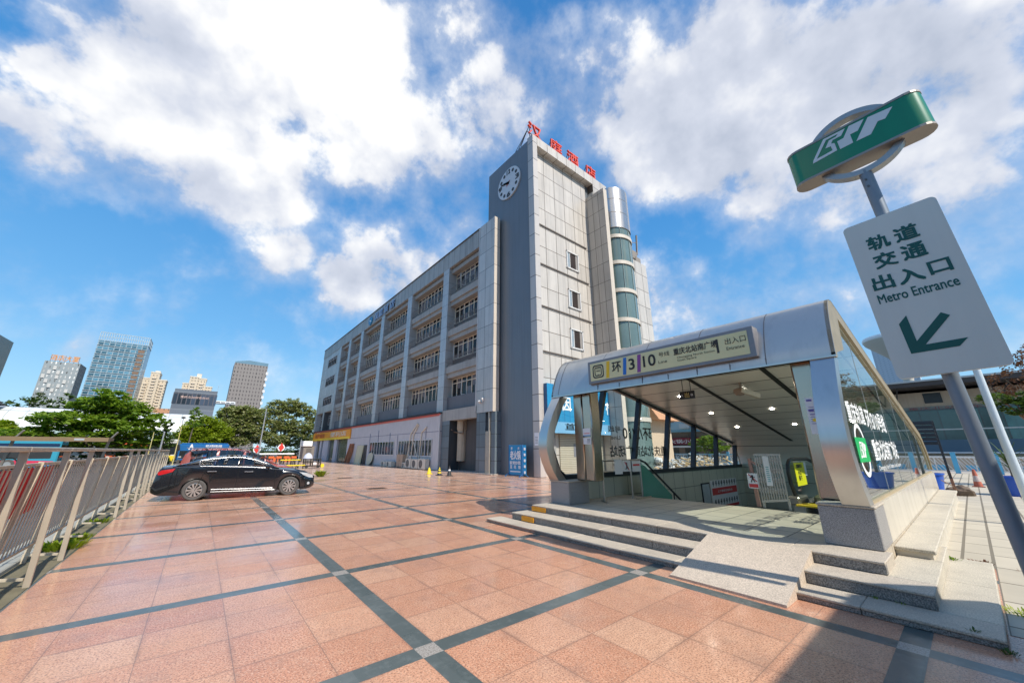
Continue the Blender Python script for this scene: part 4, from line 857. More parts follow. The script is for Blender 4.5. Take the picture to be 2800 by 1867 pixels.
# pipes climbing the wall
k = MB()
for pts in ([(15.95, 35.2, .9), (15.95, 34.7, 3.2), (15.95, 33.3, 4.15)], [(15.95, 34.3, .9), (15.95, 34.1, 3.1), (15.95, 33.1, 4.05)], [(15.95, 32.6, .8), (15.95, 32.4, 3.25), (15.95, 31.4, 3.75)], [(15.95, 33.0, 1.0), (15.95, 33.9, 2.4)]): MB().tube(pts, .055, 8).build('white_pipe', pm('pipe_lagging', (.66, .60, .50), .6, 0, .15, 4), hb, smooth=True)
k = MB()
for y, z in ((46.3, 3.6), (40.0, 3.5), (37.9, 3.2), (31.5, 3.6), (43.5, 3.9)): MB().tube([(15.99, y, 1.2), (15.99, y + .1, z)], .025, 6).build('cable', pm('blue_cable', (.16, .20, .30), .6), hb)
# far shops with the orange sign
for y0, y1 in ((54.6, 55.5), (60.9, 62.4), (65.7, 69.0), (70.2, 71.2), (73.5, 76.3)): MB().box(16.03, y0, .02, 16.6, y1, 3.3).build('shop_pier', pm('pale_pier', (.50, .52, .58), .6, 0, .1, 1), hb)
for y0, y1 in ((55.5, 60.9), (62.4, 65.7), (69.0, 70.2), (71.2, 73.5)): MB().box(16.3, y0, .1, 16.4, y1, 3.3).build('shop_glazing', pm('far_shop_glass', (.09, .11, .08), .15, 0, .9, .8), hb)
sgn = MB().box(15.86, 54.2, 3.25, 16.02, 76.2, 4.55).build('shop_sign', pm('orange_sign', (.85, .33, .02), .5, 0, .2, .5), hb)
MB().box(15.84, 54.2, 3.25, 15.858, 76.2, 3.55).build('yellow_strip', pm('yellow_strip', (.90, .62, .04), .5), sgn)
text('便利店', pm('sign_cream', (.80, .70, .55), .5), sgn, (15.83, 64.4, 3.65), (0, -1, 0), (0, 0, 1), 8.5, .75, .005, .02); text('特产超市', pm('sign_red', (.5, .08, .04), .5), sgn, (15.83, 74.4, 3.65), (0, -1, 0), (0, 0, 1), 6.5, .7, .005, .02)
# porch between shop front and tower
TILED = seam('porch_tile', (.15, .19, .22), 1, 2.2, .93, 27.7, .0, .02, (.05, .06, .07), rough=.3, streak=.2, var=.25, tilevar=.15)
MB().box(16.2, 23.7, 4.1, 16.7, 29.05, 5.02).build('porch_beam', SLAB, hb); MB().box(16.7, 23.7, 4.6, 18.3, 29.05, 5.0).build('porch_soffit', pm('soffit_dark', (.12, .085, .06), .8), hb)
MB().box(16.2, 27.7, .02, 17.2, 29.0, 4.1).build('porch_pier', TILED, hb); MB().box(16.24, 22.55, .02, 17.0, 23.69, 4.39).build('porch_pier', TILED, hb); MB().box(16.32, 21.45, .02, 17.0, 22.3, 4.4).build('porch_pier', TILED, hb)
MB().box(18.0, 23.0, 0, 18.2, 29.6, 4.6).build('porch_wall', pm('porch_wall', (.24, .19, .16), .8, 0, .25, 1.5, streak=.5), hb)
MB().box(17.95, 23.6, .05, 18.0, 28.9, 1.35).build('porch_dado', seam('porch_dado', (.15, .16, .19), 1, .85, 3, 23.6, -1, .02, (.07, .07, .09), rough=.4, streak=.1), hb)
window_strip(25.6, 28.7, 2.9, 1.4, 17.92, hb, 4, pm('aluminium', (.42, .44, .44), .4, .6, .1, 4), False)
k = MB(); k.lathe([(.42, .8), (.42, 3.3), (.48, 3.35), (.48, 4.3)], 17.2, 27.2, 20); k.build('round_column', pm('beige_column', (.44, .38, .29), .8, 0, .25, 1.5, streak=.5), hb, smooth=True)
k = MB(); k.tube([(16.6, 27.9, 4.0), (16.6, 27.9, 3.2), (16.9, 26.6, 3.0), (16.9, 26.6, 4.0)], .06, 6); k.tube([(16.3, 28.6, 3.9), (16.4, 27.6, 3.3)], .05, 6); k.build('porch_pipe', pm('rust_pipe', (.2, .14, .1), .7), hb)
k = MB(); k.bbox(16.18, 21.95, .02, 16.30, 22.45, 3.0, .01); k.box(16.22, 22.0, 3.0, 16.30, 22.15, 4.4); k.build('metal_duct', pm('worn_duct', (.42, .38, .32), .45, .4, .25, 3, streak=.4), hb)
k = MB(); k.bar((16.15, 23.1, 5.15), (15.9, 22.95, 5.28), .12); k.bar((16.2, 22.75, 5.3), (16.05, 22.75, 5.5), .12, .16); k.build('wall_camera', FRAMEW, hb)
MB().box(15.9, 21.3, .004, 18.0, 29.1, .07).build('porch_step', pm('porch_step', (.34, .31, .28), .7, 0, .2, 2), hb)
# blue shop panel at the foot of the sunlit tower wall
BPAN = seam('blue_cladding', (.02, .27, .52), 0, .55, 9, 17.3, 0, .02, (.015, .10, .25), rough=.45, streak=.1, var=.15)
bs = MB().box(17.30, 17.05, 3.5, 25.75, 17.9, 6.0).build('blue_sign', BPAN, hb); MB().box(17.30, 17.02, 2.75, 25.75, 17.3, 3.49).build('sign_strip', pm('pale_blue_strip', (.18, .40, .60), .5, 0, .1, 1), bs)
for ch, x in zip('因为旅行', (18.75, 20.4, 22.0, 23.62)): text(ch, WH, bs, (x, 17.04, 4.25), (1, 0, 0), (0, 0, 1), .86, .95, .004, .03)
MB().box(19.2, 17.82, .1, 24.05, 17.9, 2.75).build('roller_shutter', seam('shutter_slat', (.50, .46, .36), 0, 9, .12, 10, 0, .02, (.27, .24, .18), rough=.5, streak=.1), hb)
MB().box(18.1, 17.8, .1, 18.8, 17.9, 2.7).build('side_door', pm('grey_door', (.34, .33, .32), .5), hb); MB().box(20.6, 17.805, 1.2, 20.95, 17.82, 2.1).build('wall_notice', pm('notice_grey', (.20, .20, .22), .5), hb)
MB().box(17.5, 16.82, 2.05, 17.53, 17.0, 2.05).build('meter', FRAMEW, hb) if 0 else None
nb = MB().box(16.825, 17.45, 1.95, 16.839, 17.85, 2.75).build('wall_notice', WH, hb); k = MB(); [k.box(16.82, 17.52, 2.1 + i * .09, 16.8245, 17.78, 2.12 + i * .09) for i in range(5)]; k.build('print', INK, nb)
# peach annex to the right
MB().box(29.8, 17.2, 0, 33.6, 17.39, 4.25).build('annex_wall', pm('peach_wall', (.60, .46, .33), .75, 0, .1, 1), hb)
MB().extr([(16.2, 4.2), (17.38, 4.2), (17.38, 6.0)], lambda u, v, d: (d, u, v), 29.9, 33.8).build('annex_awning', seam('orange_awning', (.66, .33, .17), 0, .35, 9, 30, 0, .02, (.45, .20, .10), rough=.6, streak=.1), hb)
# ---------------------------------------------------------------- small things along the hotel front
ab = thing('folding_signboard', 'blue folding signboard with white hotpot lettering by the dark tower wall', 'signboard', (16.3, 18.95, 0))
BB = pm('board_blue', (.01, .25, .52), .45, 0, .1, 2); k = MB()
AX, AY0, AY1 = 16.2, 18.15, 19.72
bd = MB().bbox(AX, AY0 + .22, .14, AX + .05, AY1, 1.98, .01).build('front_board', BB, ab); MB().add([(AX + .05, AY0 + .22, .14), (AX + .05, AY0 + .22, 1.98), (AX + .14, AY0, 1.98), (AX + .14, AY0, .14), (AX + .08, AY0 + .24, .14), (AX + .08, AY0 + .24, 1.98), (AX + .17, AY0 + .02, 1.98), (AX + .17, AY0 + .02, .14)], [(0, 1, 2, 3), (4, 7, 6, 5), (0, 4, 5, 1), (3, 2, 6, 7), (1, 5, 6, 2), (0, 3, 7, 4)]).build('side_board', BB, ab)
k.bbox(AX - .02, AY1 - .04, .05, AX + .07, AY1 + .02, 2.0, .005); k.bbox(AX - .02, AY0 + .2, .05, AX + .07, AY0 + .26, 2.0, .005)
for y in (AY0 + .15, AY1): k.bar((AX - .35, y, .02), (AX + .05, y, .25), .04); k.bar((AX + .45, y, .02), (AX, y, .25), .04)
k.box(AX + .005, AY0 + .24, .08, AX + .045, AY1 - .02, .13); k.build('frame', pm('frame_blue', (.02, .11, .28), .5), ab)
def at(b, yl, z, wd, ht, bold=.03): text(b, WH, bd, (AX - .004, yl, z), (0, -1, 0), (0, 0, 1), wd, ht, .003, bold)
at('重', 19.5, 1.70, .17, .17); at('庆', 18.8, 1.70, .17, .17); at('老火锅', 19.58, 1.06, 1.06, .58, .04); at('家常炒菜', 19.62, .76, 1.1, .22); at('豆', 19.6, .50, .24, .22); at('花', 19.2, .50, .24, .22); at('饭', 18.76, .50, .24, .22)
MB().box(AX - .004, 18.55, .30, AX - .001, 19.58, .36).build('white_line', WH, bd)
k = MB(); [k.bar((AX + .075, AY0 + .14, .3 + i * .36), (AX + .115, AY0 + .04, .3 + i * .36), .02, .16) for i in range(5)]; k.build('side_print', WH, bd)
YEL = pm('cone_yellow', (.78, .60, .02), .5, 0, .12, 10); BLK = pm('cone_black', (.035, .035, .035), .5)
def cone(x, y, h, parts, lab):
    t_ = thing('traffic_cone', lab, 'traffic cone', (x, y, 0), 'traffic cones in front of the hotel')
    r0, r1 = .17, .03
    for z0, z1, m, nm in parts:
        f = lambda z: r0 + (r1 - r0) * z / h
        k = MB(); k.lathe([(f(z0), z0), (f(z1), z1)] + ([(0, z1)] if z1 >= h - .01 else []), x, y, 18); k.build(nm, m, t_, smooth=True)
    MB().bbox(x - .2, y - .2, .003, x + .2, y + .2, .035, .01).build('base', parts[0][2], t_)
    k = MB(); k.tube([(x, y, h), (x, y, h + .04), (x + .04, y, h + .06), (x, y, h + .09)], .015, 6); k.build('ring', BLK, t_)
cone(13.26, 25.3, .52, [(.03, .45, YEL, 'body'), (.45, .52, BLK, 'tip')], 'plain yellow traffic cone before the outdoor air conditioners')
cone(13.1, 23.5, .52, [(.03, .14, BLK, 'body'), (.14, .22, YEL, 'stripe'), (.22, .30, BLK, 'stripe'), (.30, .40, YEL, 'stripe'), (.40, .45, BLK, 'stripe'), (.45, .52, YEL, 'tip')], 'black and yellow striped traffic cone, middle of the three cones')
cone(13.3, 22.5, .58, [(.03, .34, BLK, 'body'), (.34, .42, WH, 'stripe'), (.42, .58, BLK, 'tip')], 'black traffic cone with a white stripe, nearest the porch')
ACW = pm('ac_casing', (.60, .56, .48), .55, 0, .12, 4, streak=.25); ACG = pm('ac_grille', (.06, .06, .06), .5)
def ac(y0, y1, h, lab, z0=.06, dp=.45, x=15.45):
    t_ = thing('outdoor_air_conditioner', lab, 'air conditioner', (x, (y0 + y1) / 2, 0), 'air conditioners along the hotel front')
    MB().bbox(x, y0, z0, x + dp, y1, h, .015).build('casing', ACW, t_)
    r = min(h - z0, y1 - y0) * .40; cy = y0 + (y1 - y0) * .6; cz = (h + z0) / 2
    k = MB(); k.extr([(cy + r * math.cos(i * math.pi / 14), cz + r * math.sin(i * math.pi / 14)) for i in range(28)], YZ, x - .01, x - .002); g = k.build('fan_grille', ACG, t_)
    k = MB()
    for q in (.35, .6, .85): k.tube([(x - .012, cy + r * q * math.cos(i * math.pi / 12), cz + r * q * math.sin(i * math.pi / 12)) for i in range(24)], .008, 5, closed=True)
    for i in range(4): a = i * math.pi / 4; k.tube([(x - .014, cy - r * math.cos(a), cz - r * math.sin(a)), (x - .014, cy + r * math.cos(a), cz + r * math.sin(a))], .006, 4)
    k.build('wire', pm('grille_wire', (.30, .29, .27), .5), g)
    k = MB(); [k.box(x + .05 + i * .3, y0 + .03, .004, x + .12 + i * .3, y1 - .03, z0) for i in range(2)]; k.build('foot', BLK, t_)
ac(30.4, 31.75, .92, 'large outdoor air conditioner at the porch end of the hotel front row'); ac(31.85, 33.1, .88, 'large outdoor air conditioner second from the porch end')
ac(33.25, 34.4, .9, 'large outdoor air conditioner third from the porch end'); ac(34.5, 35.2, .52, 'small outdoor air conditioner beside the brown cabinet', .04)
ac(37.9, 39.3, .56, 'low outdoor air conditioner under the left shop window, right of a pair', .04); ac(39.5, 40.7, .54, 'low outdoor air conditioner under the left shop window, left of a pair', .04)
t_ = thing('outdoor_air_conditioner', 'pale air conditioner cabinet standing in the hotel porch', 'air conditioner', (17.1, 28.4, .07)); MB().bbox(16.85, 27.75, .11, 17.3, 28.75, .86, .02).build('casing', pm('porch_casing', (.46, .45, .42), .6, 0, .3, 3, streak=.3), t_); k = MB(); [k.box(16.84, 27.85, .2 + i * .08, 16.849, 28.65, .23 + i * .08) for i in range(8)]; k.build('louvre', ACG, t_); MB().box(16.9, 27.8, .071, 17.25, 28.7, .11).build('foot', BLK, t_)
t_ = thing('cabinet', 'tall brown cabinet between the two shop windows', 'cabinet', (15.6, 36, 0)); MB().bbox(15.5, 35.25, .08, 15.98, 36.7, 1.28, .02).build('body', pm('brown_board', (.40, .29, .21), .6, 0, .2, 4, streak=.3), t_); k = MB(); k.box(15.492, 36.0, .1, 15.499, 36.02, 1.26); k.box(15.48, 35.9, .6, 15.5, 35.93, .75); k.build('door_gap', BLK, t_); MB().box(15.55, 35.3, .004, 15.9, 36.6, .08).build('plinth', BLK, t_)
t_ = thing('leaning_table_top', 'round cream table top leaning on the hotel wall', 'table top', (15.7, 45.2, 0)); k = MB(); n = 24; k.extr([(45.3 + .95 * math.cos(2 * math.pi * i / n), .72 + .68 * math.sin(2 * math.pi * i / n)) for i in range(n)], lambda u, v, d: (15.45 + d + v * .2, u, v), .2, .25); k.build('top', pm('cream_top', (.58, .52, .38), .5, 0, .1, 2), t_); k = MB(); k.bar((15.9, 45.9, .02), (15.95, 45.9, 1.2), .06); k.build('leg', BLK, t_)
t_ = thing('leaning_board', 'tall cream board leaning on the hotel wall', 'board', (15.6, 49.4, 0)); MB().add([(15.68, 48.2, .01), (15.68, 50.7, .01), (15.95, 50.7, 2.27), (15.95, 48.2, 2.27), (15.74, 48.2, .01), (15.74, 50.7, .01), (16.01, 50.7, 2.27), (16.01, 48.2, 2.27)], [(0, 1, 2, 3), (4, 7, 6, 5), (0, 4, 5, 1), (2, 6, 7, 3), (0, 3, 7, 4), (1, 5, 6, 2)]).build('sheet', pm('cream_panel', (.58, .54, .36), .55, 0, .06, 2, streak=.1), t_)
k = MB(); k.bar((15.68, 48.4, .03), (15.96, 48.4, 2.26), .05); k.bar((15.68, 50.5, .03), (15.96, 50.5, 2.26), .05); k.build('batten', pm('batten', (.42, .38, .26), .6), t_)
MB().box(15.98, 47.2, .05, 16.03, 48.1, 2.3).build('dark_doorway', BLK, hb)
WD = pm('raw_plank', (.36, .16, .085), .75, 0, .3, 6, streak=.3)
for i, (y, lab) in enumerate(((53.6, 'reddish plank leaning on the hotel wall, left one of the pair'), (52.5, 'reddish plank leaning on the hotel wall, right one of the pair'))):
    t_ = thing('leaning_plank', lab, 'plank', (15.6, y, 0), 'planks leaning on the hotel wall'); k = MB(); k.bar((15.6, y + .3, .03), (15.96, y - .35 + i * .1, 2.5), .10, .42, (1, 0, 0)); k.build('board', WD, t_); k = MB(); [k.bar((15.54 + .36 * f, y + .3 - .65 * f - .2, 2.5 * f), (15.54 + .36 * f, y + .3 - .65 * f + .2, 2.5 * f), .04) for f in (.2, .5, .8)]; k.build('batten', BLK, t_)

# ---------------------------------------------------------------- cars
BODY = pm('black_paint', (.006, .007, .010), .16, 0, .1, 2, coat=1.0, spec=.6); CHR = pm('chrome', (.52, .53, .55), .32, 1.0, .03, 4); CGL = pm('car_glass', (.02, .024, .026), .03, 0, .3, 1, spec=1.0, coat=.8)
TYRE = pm('tyre', (.09, .085, .08), .85, 0, .2, 8); CARG = glass('tinted_car_glass', (.40, .44, .43), .95, .01, .05); RIM = pm('alloy', (.62, .60, .57), .28, .8, .06, 4); WELL = pm('wheel_well', (.008, .008, .008), .9); HL = pm('headlamp', (.55, .58, .60), .08, .2, .2, 20, coat=.8); TLm = pm('tail_lamp', (.55, .01, .012), .12, 0, .1, 6, coat=.8)
def interp(pts, s):
    if s <= pts[0][0]: return pts[0][1]
    for (a, va), (b, vb) in zip(pts[:-1], pts[1:]):
        if s <= b:
            t = (s - a) / (b - a); t = t * t * (3 - 2 * t) * .5 + t * .5; return va + (vb - va) * t
    return pts[-1][1]
def make_car(name, label, loc, rot, L0, L1, hw, deck, belt, roof, wheels, R_arch, paint, g0, g1, rg, wsh, pillars, z0=.2, tumble=.62, extra=None, wr_=.335):
    """deck: lower-body top line, belt: shoulder line, roof: cabin line between g0 and g1; x runs nose-ward, near side is y = -hw"""
    t_ = thing(name, label, 'car', loc, rot=(0, 0, rot)); n = int((L1 - L0) / .045) + 1
    S = [L0 + (L1 - L0) * i / (n - 1) for i in range(n)]
    mid = (L0 + L1) / 2; hl = (L1 - L0) / 2
    def W(s): u = abs(s - mid) / hl; return hw * (1 - .26 * max(0, (u - .55) / .45) ** 2.2)
    def zb(s):
        z = z0 + .10 * max(0, (abs(s - mid) / hl - .86) / .14) ** 2
        for wx in wheels:
            d = abs(s - wx)
            if d < R_arch: z = max(z, wr_ - .01 + math.sqrt(R_arch ** 2 - d * d))
        return z
    prof = []
    for s in S:
        w_ = W(s); b = zb(s); bt_ = interp(belt, s); dk = interp(deck, s); b = min(b, bt_ - .07); e = max(0, (abs(s - mid) / hl - .93) / .07) * .06
        prof.append([(-w_ + .05 + e, b), (-w_ + .012 + e * .5, b + (bt_ - b) * .22), (-w_ + e * .2, b + (bt_ - b) * .55), (-w_ + .02 + e, bt_ - .03), (-w_ + .085 + e, bt_ + .01), (-w_ * .55, dk - .012), (0, dk)])
    v = []; f = []
    for s, p in zip(S, prof):
        row = p + [(-y, z) for y, z in p[-2::-1]]; v += [(s, y, z) for y, z in row]
    m_ = len(prof[0]) * 2 - 1
    for i in range(n - 1):
        for j in range(m_ - 1): f.append((i * m_ + j, i * m_ + j + 1, (i + 1) * m_ + j + 1, (i + 1) * m_ + j))
    f += [tuple(range(m_)), tuple((n - 1) * m_ + j for j in range(m_ - 1, -1, -1))]
    b = MB(); b.add(v, f); body = b.build('body', paint, t_, smooth=True, local=True, angle=50)
    b = MB(); b.box(L0 + .35, -hw + .14, z0 + .02, L1 - .35, hw - .14, .62)
    for wx in wheels: b.box(wx - .42, -hw + .22, .25, wx + .42, hw - .22, .70)
    b.build('underbody', WELL, t_, local=True)
    # cabin
    ns = int((g1 - g0) / .05) + 1; G = [g0 + (g1 - g0) * i / (ns - 1) for i in range(ns)]; bodyb = MB(); glb = MB(); rows = []
    for s in G:
        zr = interp(roof, s); bt_ = interp(belt, s); wl = W(s) - .085; h = max(.015, zr - bt_); wt = wl - (wl - tumble) * min(1, h / .42) ** .9
        rows.append([(-wl, bt_ + .005), (-wl + (wl - wt) * .45, bt_ + h * .5), (-wt - .02, zr - min(.09, h * .25)), (-wt + .08, zr - min(.025, h * .1)), (-wt * .4, zr), (0, zr + .004)])
    for i in range(ns - 1):
        s = (G[i] + G[i + 1]) / 2
        A = rows[i] + [(-y, z) for y, z in rows[i][-2::-1]]; B = rows[i + 1] + [(-y, z) for y, z in rows[i + 1][-2::-1]]; q = len(A)
        for j in range(q - 1):
            side = j < 2 or j >= q - 3; win = side and any(a < s < c for a, c in pillars); top = not side and (s < rg or s > wsh)
            (glb if (win or top) else bodyb).quad((G[i], *A[j]), (G[i], *A[j + 1]), (G[i + 1], *B[j + 1]), (G[i + 1], *B[j]))
    import bmesh
    cb = bodyb.build('cabin', paint, t_, smooth=True, local=True, angle=60); gb = glb.build('window', CARG, t_, smooth=True, local=True, angle=60)
    for o in (cb, gb):
        q = bmesh.new(); q.from_mesh(o.data); bmesh.ops.remove_doubles(q, verts=q.verts, dist=.0005); q.to_mesh(o.data); q.free()
        o.data.polygons.foreach_set('use_smooth', [True] * len(o.data.polygons))
    sm = pm('seat_cloth', (.10, .09, .08), .8, 0, .2, 6)
    for sx in ((g0 + g1) / 2 - .95, (g0 + g1) / 2 + .12):
        for sy in (-.38, .38):
            zt_ = interp(roof, sx) - .20; zd = interp(deck, sx); b = MB(); b.bbox(sx - .06, sy - .23, zd, sx + .06, sy + .23, zd + .10, .03); b.bbox(sx - .05, sy - .12, zd + .12, sx + .05, sy + .12, zt_, .03); b.bar((sx, sy, zd + .05), (sx, sy, zd + .2), .05); b.build('seat', sm, t_, local=True)
    b = MB(); b.tube([(wsh + .12, -.38 + .17 * math.cos(a), interp(deck, wsh) + .06 + .15 * math.sin(a)) for a in [i * math.pi / 8 for i in range(16)]], .014, 5, closed=True); b.build('steering_wheel', WELL, t_, local=True)
    for wx in wheels:
        for sd in (-1, 1):
            wy = sd * (hw - .115)
            k = MB(); prf = [(wr_ - .10, -.10), (wr_ - .03, -.108), (wr_, -.08), (wr_, .08), (wr_ - .03, .108), (wr_ - .10, .10)]
            k.lathe([(r, z) for r, z in prf], 0, 0, 40); k.v = [(wx + a, wy + c_ * -sd * -1, wr_ + b_) for a, b_, c_ in k.v]
            o = k.build('wheel', TYRE, t_, smooth=True, local=True)
            k = MB(); fy = wy + sd * .095
            k.lathe([(wr_ - .10, 0), (wr_ - .115, .025), (wr_ - .13, .03), (wr_ - .135, -.04)], 0, 0, 40); k.v = [(wx + a, fy - sd * .02 + sd * c_ * .6, wr_ + b_) for a, b_, c_ in k.v]
            for i in range(10):
                a = 2 * math.pi * i / 10; d = Vector((math.cos(a), 0, math.sin(a))); p = Vector((-d.z, 0, d.x)); c0 = Vector((wx, fy, wr_)); r1, r2 = .045, wr_ - .118
                vs = [c0 + d * r1 + p * .016, c0 + d * r1 - p * .016, c0 + d * r2 - p * .034, c0 + d * r2 + p * .034]; k.add([tuple(x) for x in vs] + [tuple(x - Vector((0, sd * .03, 0))) for x in vs], [(0, 1, 2, 3), (0, 4, 5, 1), (1, 5, 6, 2), (2, 6, 7, 3), (3, 7, 4, 0)])
            k.add([(wx + .055 * math.cos(i * math.pi / 8), fy + sd * .006, wr_ + .055 * math.sin(i * math.pi / 8)) for i in range(16)], [tuple(range(16))]); k.build('rim', RIM, o, local=True)
            k = MB(); k.add([(wx + (wr_ - .12) * math.cos(i * math.pi / 12), fy - sd * .045, wr_ + (wr_ - .12) * math.sin(i * math.pi / 12)) for i in range(24)], [tuple(range(24))]); k.build('brake', WELL, o, local=True)
    if extra: extra(t_, body, W, lambda s: interp(belt, s), lambda s: interp(roof, s), hw)
    return t_
def sedan_extra(t_, body, W, belt, roof, hw):
    Y = lambda s, k=0: -W(s) - k
    # chrome lines
    def side(pts, r, nm, m, sd=-1):
        k = MB(); k.tube([(s, sd * (W(s) + o), z) for s, o, z in pts], r, 6); return k.build(nm, m, t_, smooth=True, local=True)
    for sd in (-1, 1):
        wl = lambda s: W(s) - .085
        bot = [(s, -.08, belt(s) + .012) for s in [0.02 + i * .12 for i in range(18)]]
        side(bot, .008, 'window_trim', CHR, sd)
        def tw(s):
            zr = roof(s); b = belt(s); h = max(.015, zr - b); w_ = wl(s); wt = w_ - (w_ - .60) * min(1, h / .42) ** .9; return wt + .022 - W(s), zr - min(.09, h * .25) + .01
        top = [(s, *tw(s)) for s in [-.02 + i * .1 for i in range(22)]]
        side([(.0, -.08, belt(0) + .03)] + top + [(2.12, -.08, belt(2.12) + .02)], .006, 'window_trim', CHR, sd)
        side([(.46, .006, .335), (1.4, .008, .315), (2.3, .006, .30)], .011, 'sill_trim', pm('sill_chrome', (.40, .40, .41), .35, .9), sd)
        side([(.46, .0, .255), (1.4, .004, .245), (2.38, .0, .235)], .012, 'sill_trim', pm('dull_chrome', (.3, .3, .3), .3, .8), sd)
        for s0, z in ((.28, .925), (1.36, .885)):
            k = MB(); k.bbox(s0 - .02, sd * (W(s0) + .022) - .015, z - .02, s0 + .24, sd * (W(s0) + .022) + .015, z + .015, .008); k.build('door_handle', BODY, t_, local=True); k = MB(); k.tube([(s0 - .02, sd * (W(s0) + .04), z + .012), (s0 + .24, sd * (W(s0) + .04), z + .012)], .006, 5); k.build('handle_trim', CHR, t_, local=True)
        for s0, s1 in ((1.16, 1.14), (2.30, 2.36), (.22, .02)):
            k = MB(); zt = belt(s0) - .02; k.tube([(s0 + (s1 - s0) * f, sd * (W(s0 + (s1 - s0) * f) - .004), .32 + (zt - .32) * (1 - f)) for f in [i / 8 for i in range(9)]], .007, 5); k.build('door_gap', WELL, t_, local=True)
        k = MB(); s0 = 1.16; h = roof(s0) - belt(s0); wl_ = wl(s0); k.add([(1.10, sd * (wl_ + .012), belt(1.1)), (1.22, sd * (wl_ + .012), belt(1.22)), (1.20, sd * (.645), roof(1.2) - .085), (1.10, sd * (.645), roof(1.1) - .085)], [(0, 1, 2, 3)]); k.build('door_pillar', WELL, t_, local=True)
        k = MB(); k.lathe([(0, -.09), (.07, -.075), (.10, 0), (.07, .07), (0, .08)], 0, 0, 14); k.v = [(2.02 + c_ * .9 + .02, sd * (hw + .10 + a * .9), 1.07 + b_ * .75) for a, b_, c_ in k.v]; k.bar((2.08, sd * (hw - .07), 1.03), (2.04, sd * (hw + .06), 1.05), .05); k.build('door_mirror', BODY, t_, smooth=True, local=True)
        k = MB()
        pl = [(-1.07, .93), (-.98, 1.0), (-.62, 1.055), (-.68, .95), (-.95, .86), (-1.05, .85)]
        k.add([(s, sd * (W(s) + .012), z) for s, z in pl] + [(-1.115, sd * (W(-1.1) - .25), .95), (-1.115, sd * (W(-1.1) - .25), .87)], [(0, 1, 2, 3, 4, 5), (0, 5, 7, 6)]); k.build('tail_lamp', TLm, t_, local=True, fix=False)
        k = MB()
        pl = [(3.12, .835), (3.42, .785), (3.62, .70), (3.66, .60), (3.50, .62), (3.28, .72)]
        k.add([(s, sd * (W(s) + .012), z) for s, z in pl], [(0, 1, 2, 3, 4, 5)]); k.build('headlamp', HL, t_, local=True, fix=False)
        k = MB(); k.lathe([(.055, 0), (.05, .02), (0, .025)], 0, 0, 12); k.v = [(3.50 + a, sd * (W(3.5) + c_), .40 + b_) for a, b_, c_ in k.v]; k.build('fog_lamp', HL, t_, smooth=True, local=True)
        k = MB(); k.add([(s, sd * (W(s) + .008), z) for s, z in ((3.38, .50), (3.62, .50), (3.60, .30), (3.40, .26))], [(0, 1, 2, 3)]); k.build('bumper_vent', WELL, t_, local=True, fix=False)
    k = MB(); k.bbox(3.66, -.45, .42, 3.735, .45, .66, .02); k.build('grille', pm('grille_black', (.03, .03, .03), .3, .5), t_, local=True)
    k = MB(); k.bbox(-1.14, -.26, .68, -1.11, .26, .80, .005); k.build('number_plate', pm('plate_blue', (.02, .08, .35), .4), t_, local=True)
ANG = math.atan2(16.9325 - 17.1884, 2.9195 - .0921)
deck = [(-1.16, .62), (-1.10, 1.02), (-1.0, 1.135), (-.55, 1.165), (.2, 1.10), (2.2, 1.02), (2.5, 1.0), (2.95, .955), (3.35, .86), (3.6, .74), (3.72, .55)]
beltl = [(-1.16, .60), (-1.10, .93), (-1.0, 1.07), (-.5, 1.12), (.2, 1.10), (1.2, 1.06), (2.2, .99), (2.9, .90), (3.35, .80), (3.6, .68), (3.72, .5)]
roofl = [(-.72, 1.12), (-.45, 1.205), (-.05, 1.345), (.35, 1.44), (.8, 1.485), (1.2, 1.475), (1.55, 1.40), (1.95, 1.23), (2.42, 1.0)]
CA, SA_ = math.cos(ANG), math.sin(ANG); HWC = .92
loc = (.0921 - SA_ * HWC * 1.0, 17.1884 + CA * (HWC - .02), 0)
make_car('parked_sedan', 'glossy black sedan with silver multi-spoke wheels parked on the orange paving', loc, ANG, -1.16, 3.72, HWC, deck, beltl, roofl, (0.0, 2.84), .375, BODY, -.72, 2.42, .28, 1.50, ((.05, .33), (.40, 1.10), (1.22, 2.05)), z0=.19, tumble=.60, extra=sedan_extra)
VAN = pm('van_paint', (.35, .10, .085), .25, 0, .08, 2, coat=.8)
def van_extra(t_, body, W, belt, roof, hw):
    for s_ in (-1, 1): MB().bbox(-.75, s_ * (hw - .13) - .03, 1.735, 2.0, s_ * (hw - .13) + .03, 1.765, .008).build('roof_rail', CHR, t_, local=True)
    for sd in (-1, 1):
        k = MB(); k.add([(s, sd * (W(s) + .01), z) for s, z in ((-.88, .85), (-.86, 1.1), (-.74, 1.1), (-.74, .85))], [(0, 1, 2, 3)]); k.build('tail_lamp', TLm, t_, local=True, fix=False)
        k = MB(); k.lathe([(0, -.08), (.08, -.05), (.1, 0), (.07, .06), (0, .08)], 0, 0, 12); k.v = [(2.35 + c_, sd * (hw + .1 + a), 1.15 + b_) for a, b_, c_ in k.v]; k.build('door_mirror', VAN, t_, smooth=True, local=True)
        k = MB(); k.bbox(.9, sd * (W(.9) + .02) - .012, .92, 1.1, sd * (W(.9) + .02) + .012, .95, .005); k.build('door_handle', VAN, t_, local=True)
vd = [(-.92, .7), (-.88, 1.05), (-.7, 1.10), (2.4, 1.05), (2.9, 1.0), (3.4, .85), (3.62, .55)]; vb = [(-.92, .66), (-.88, 1.0), (-.7, 1.06), (2.4, 1.0), (2.9, .93), (3.4, .80), (3.62, .5)]
vr = [(-.86, 1.1), (-.78, 1.55), (-.6, 1.70), (0, 1.74), (.9, 1.735), (1.4, 1.66), (1.9, 1.48), (2.65, 1.04)]
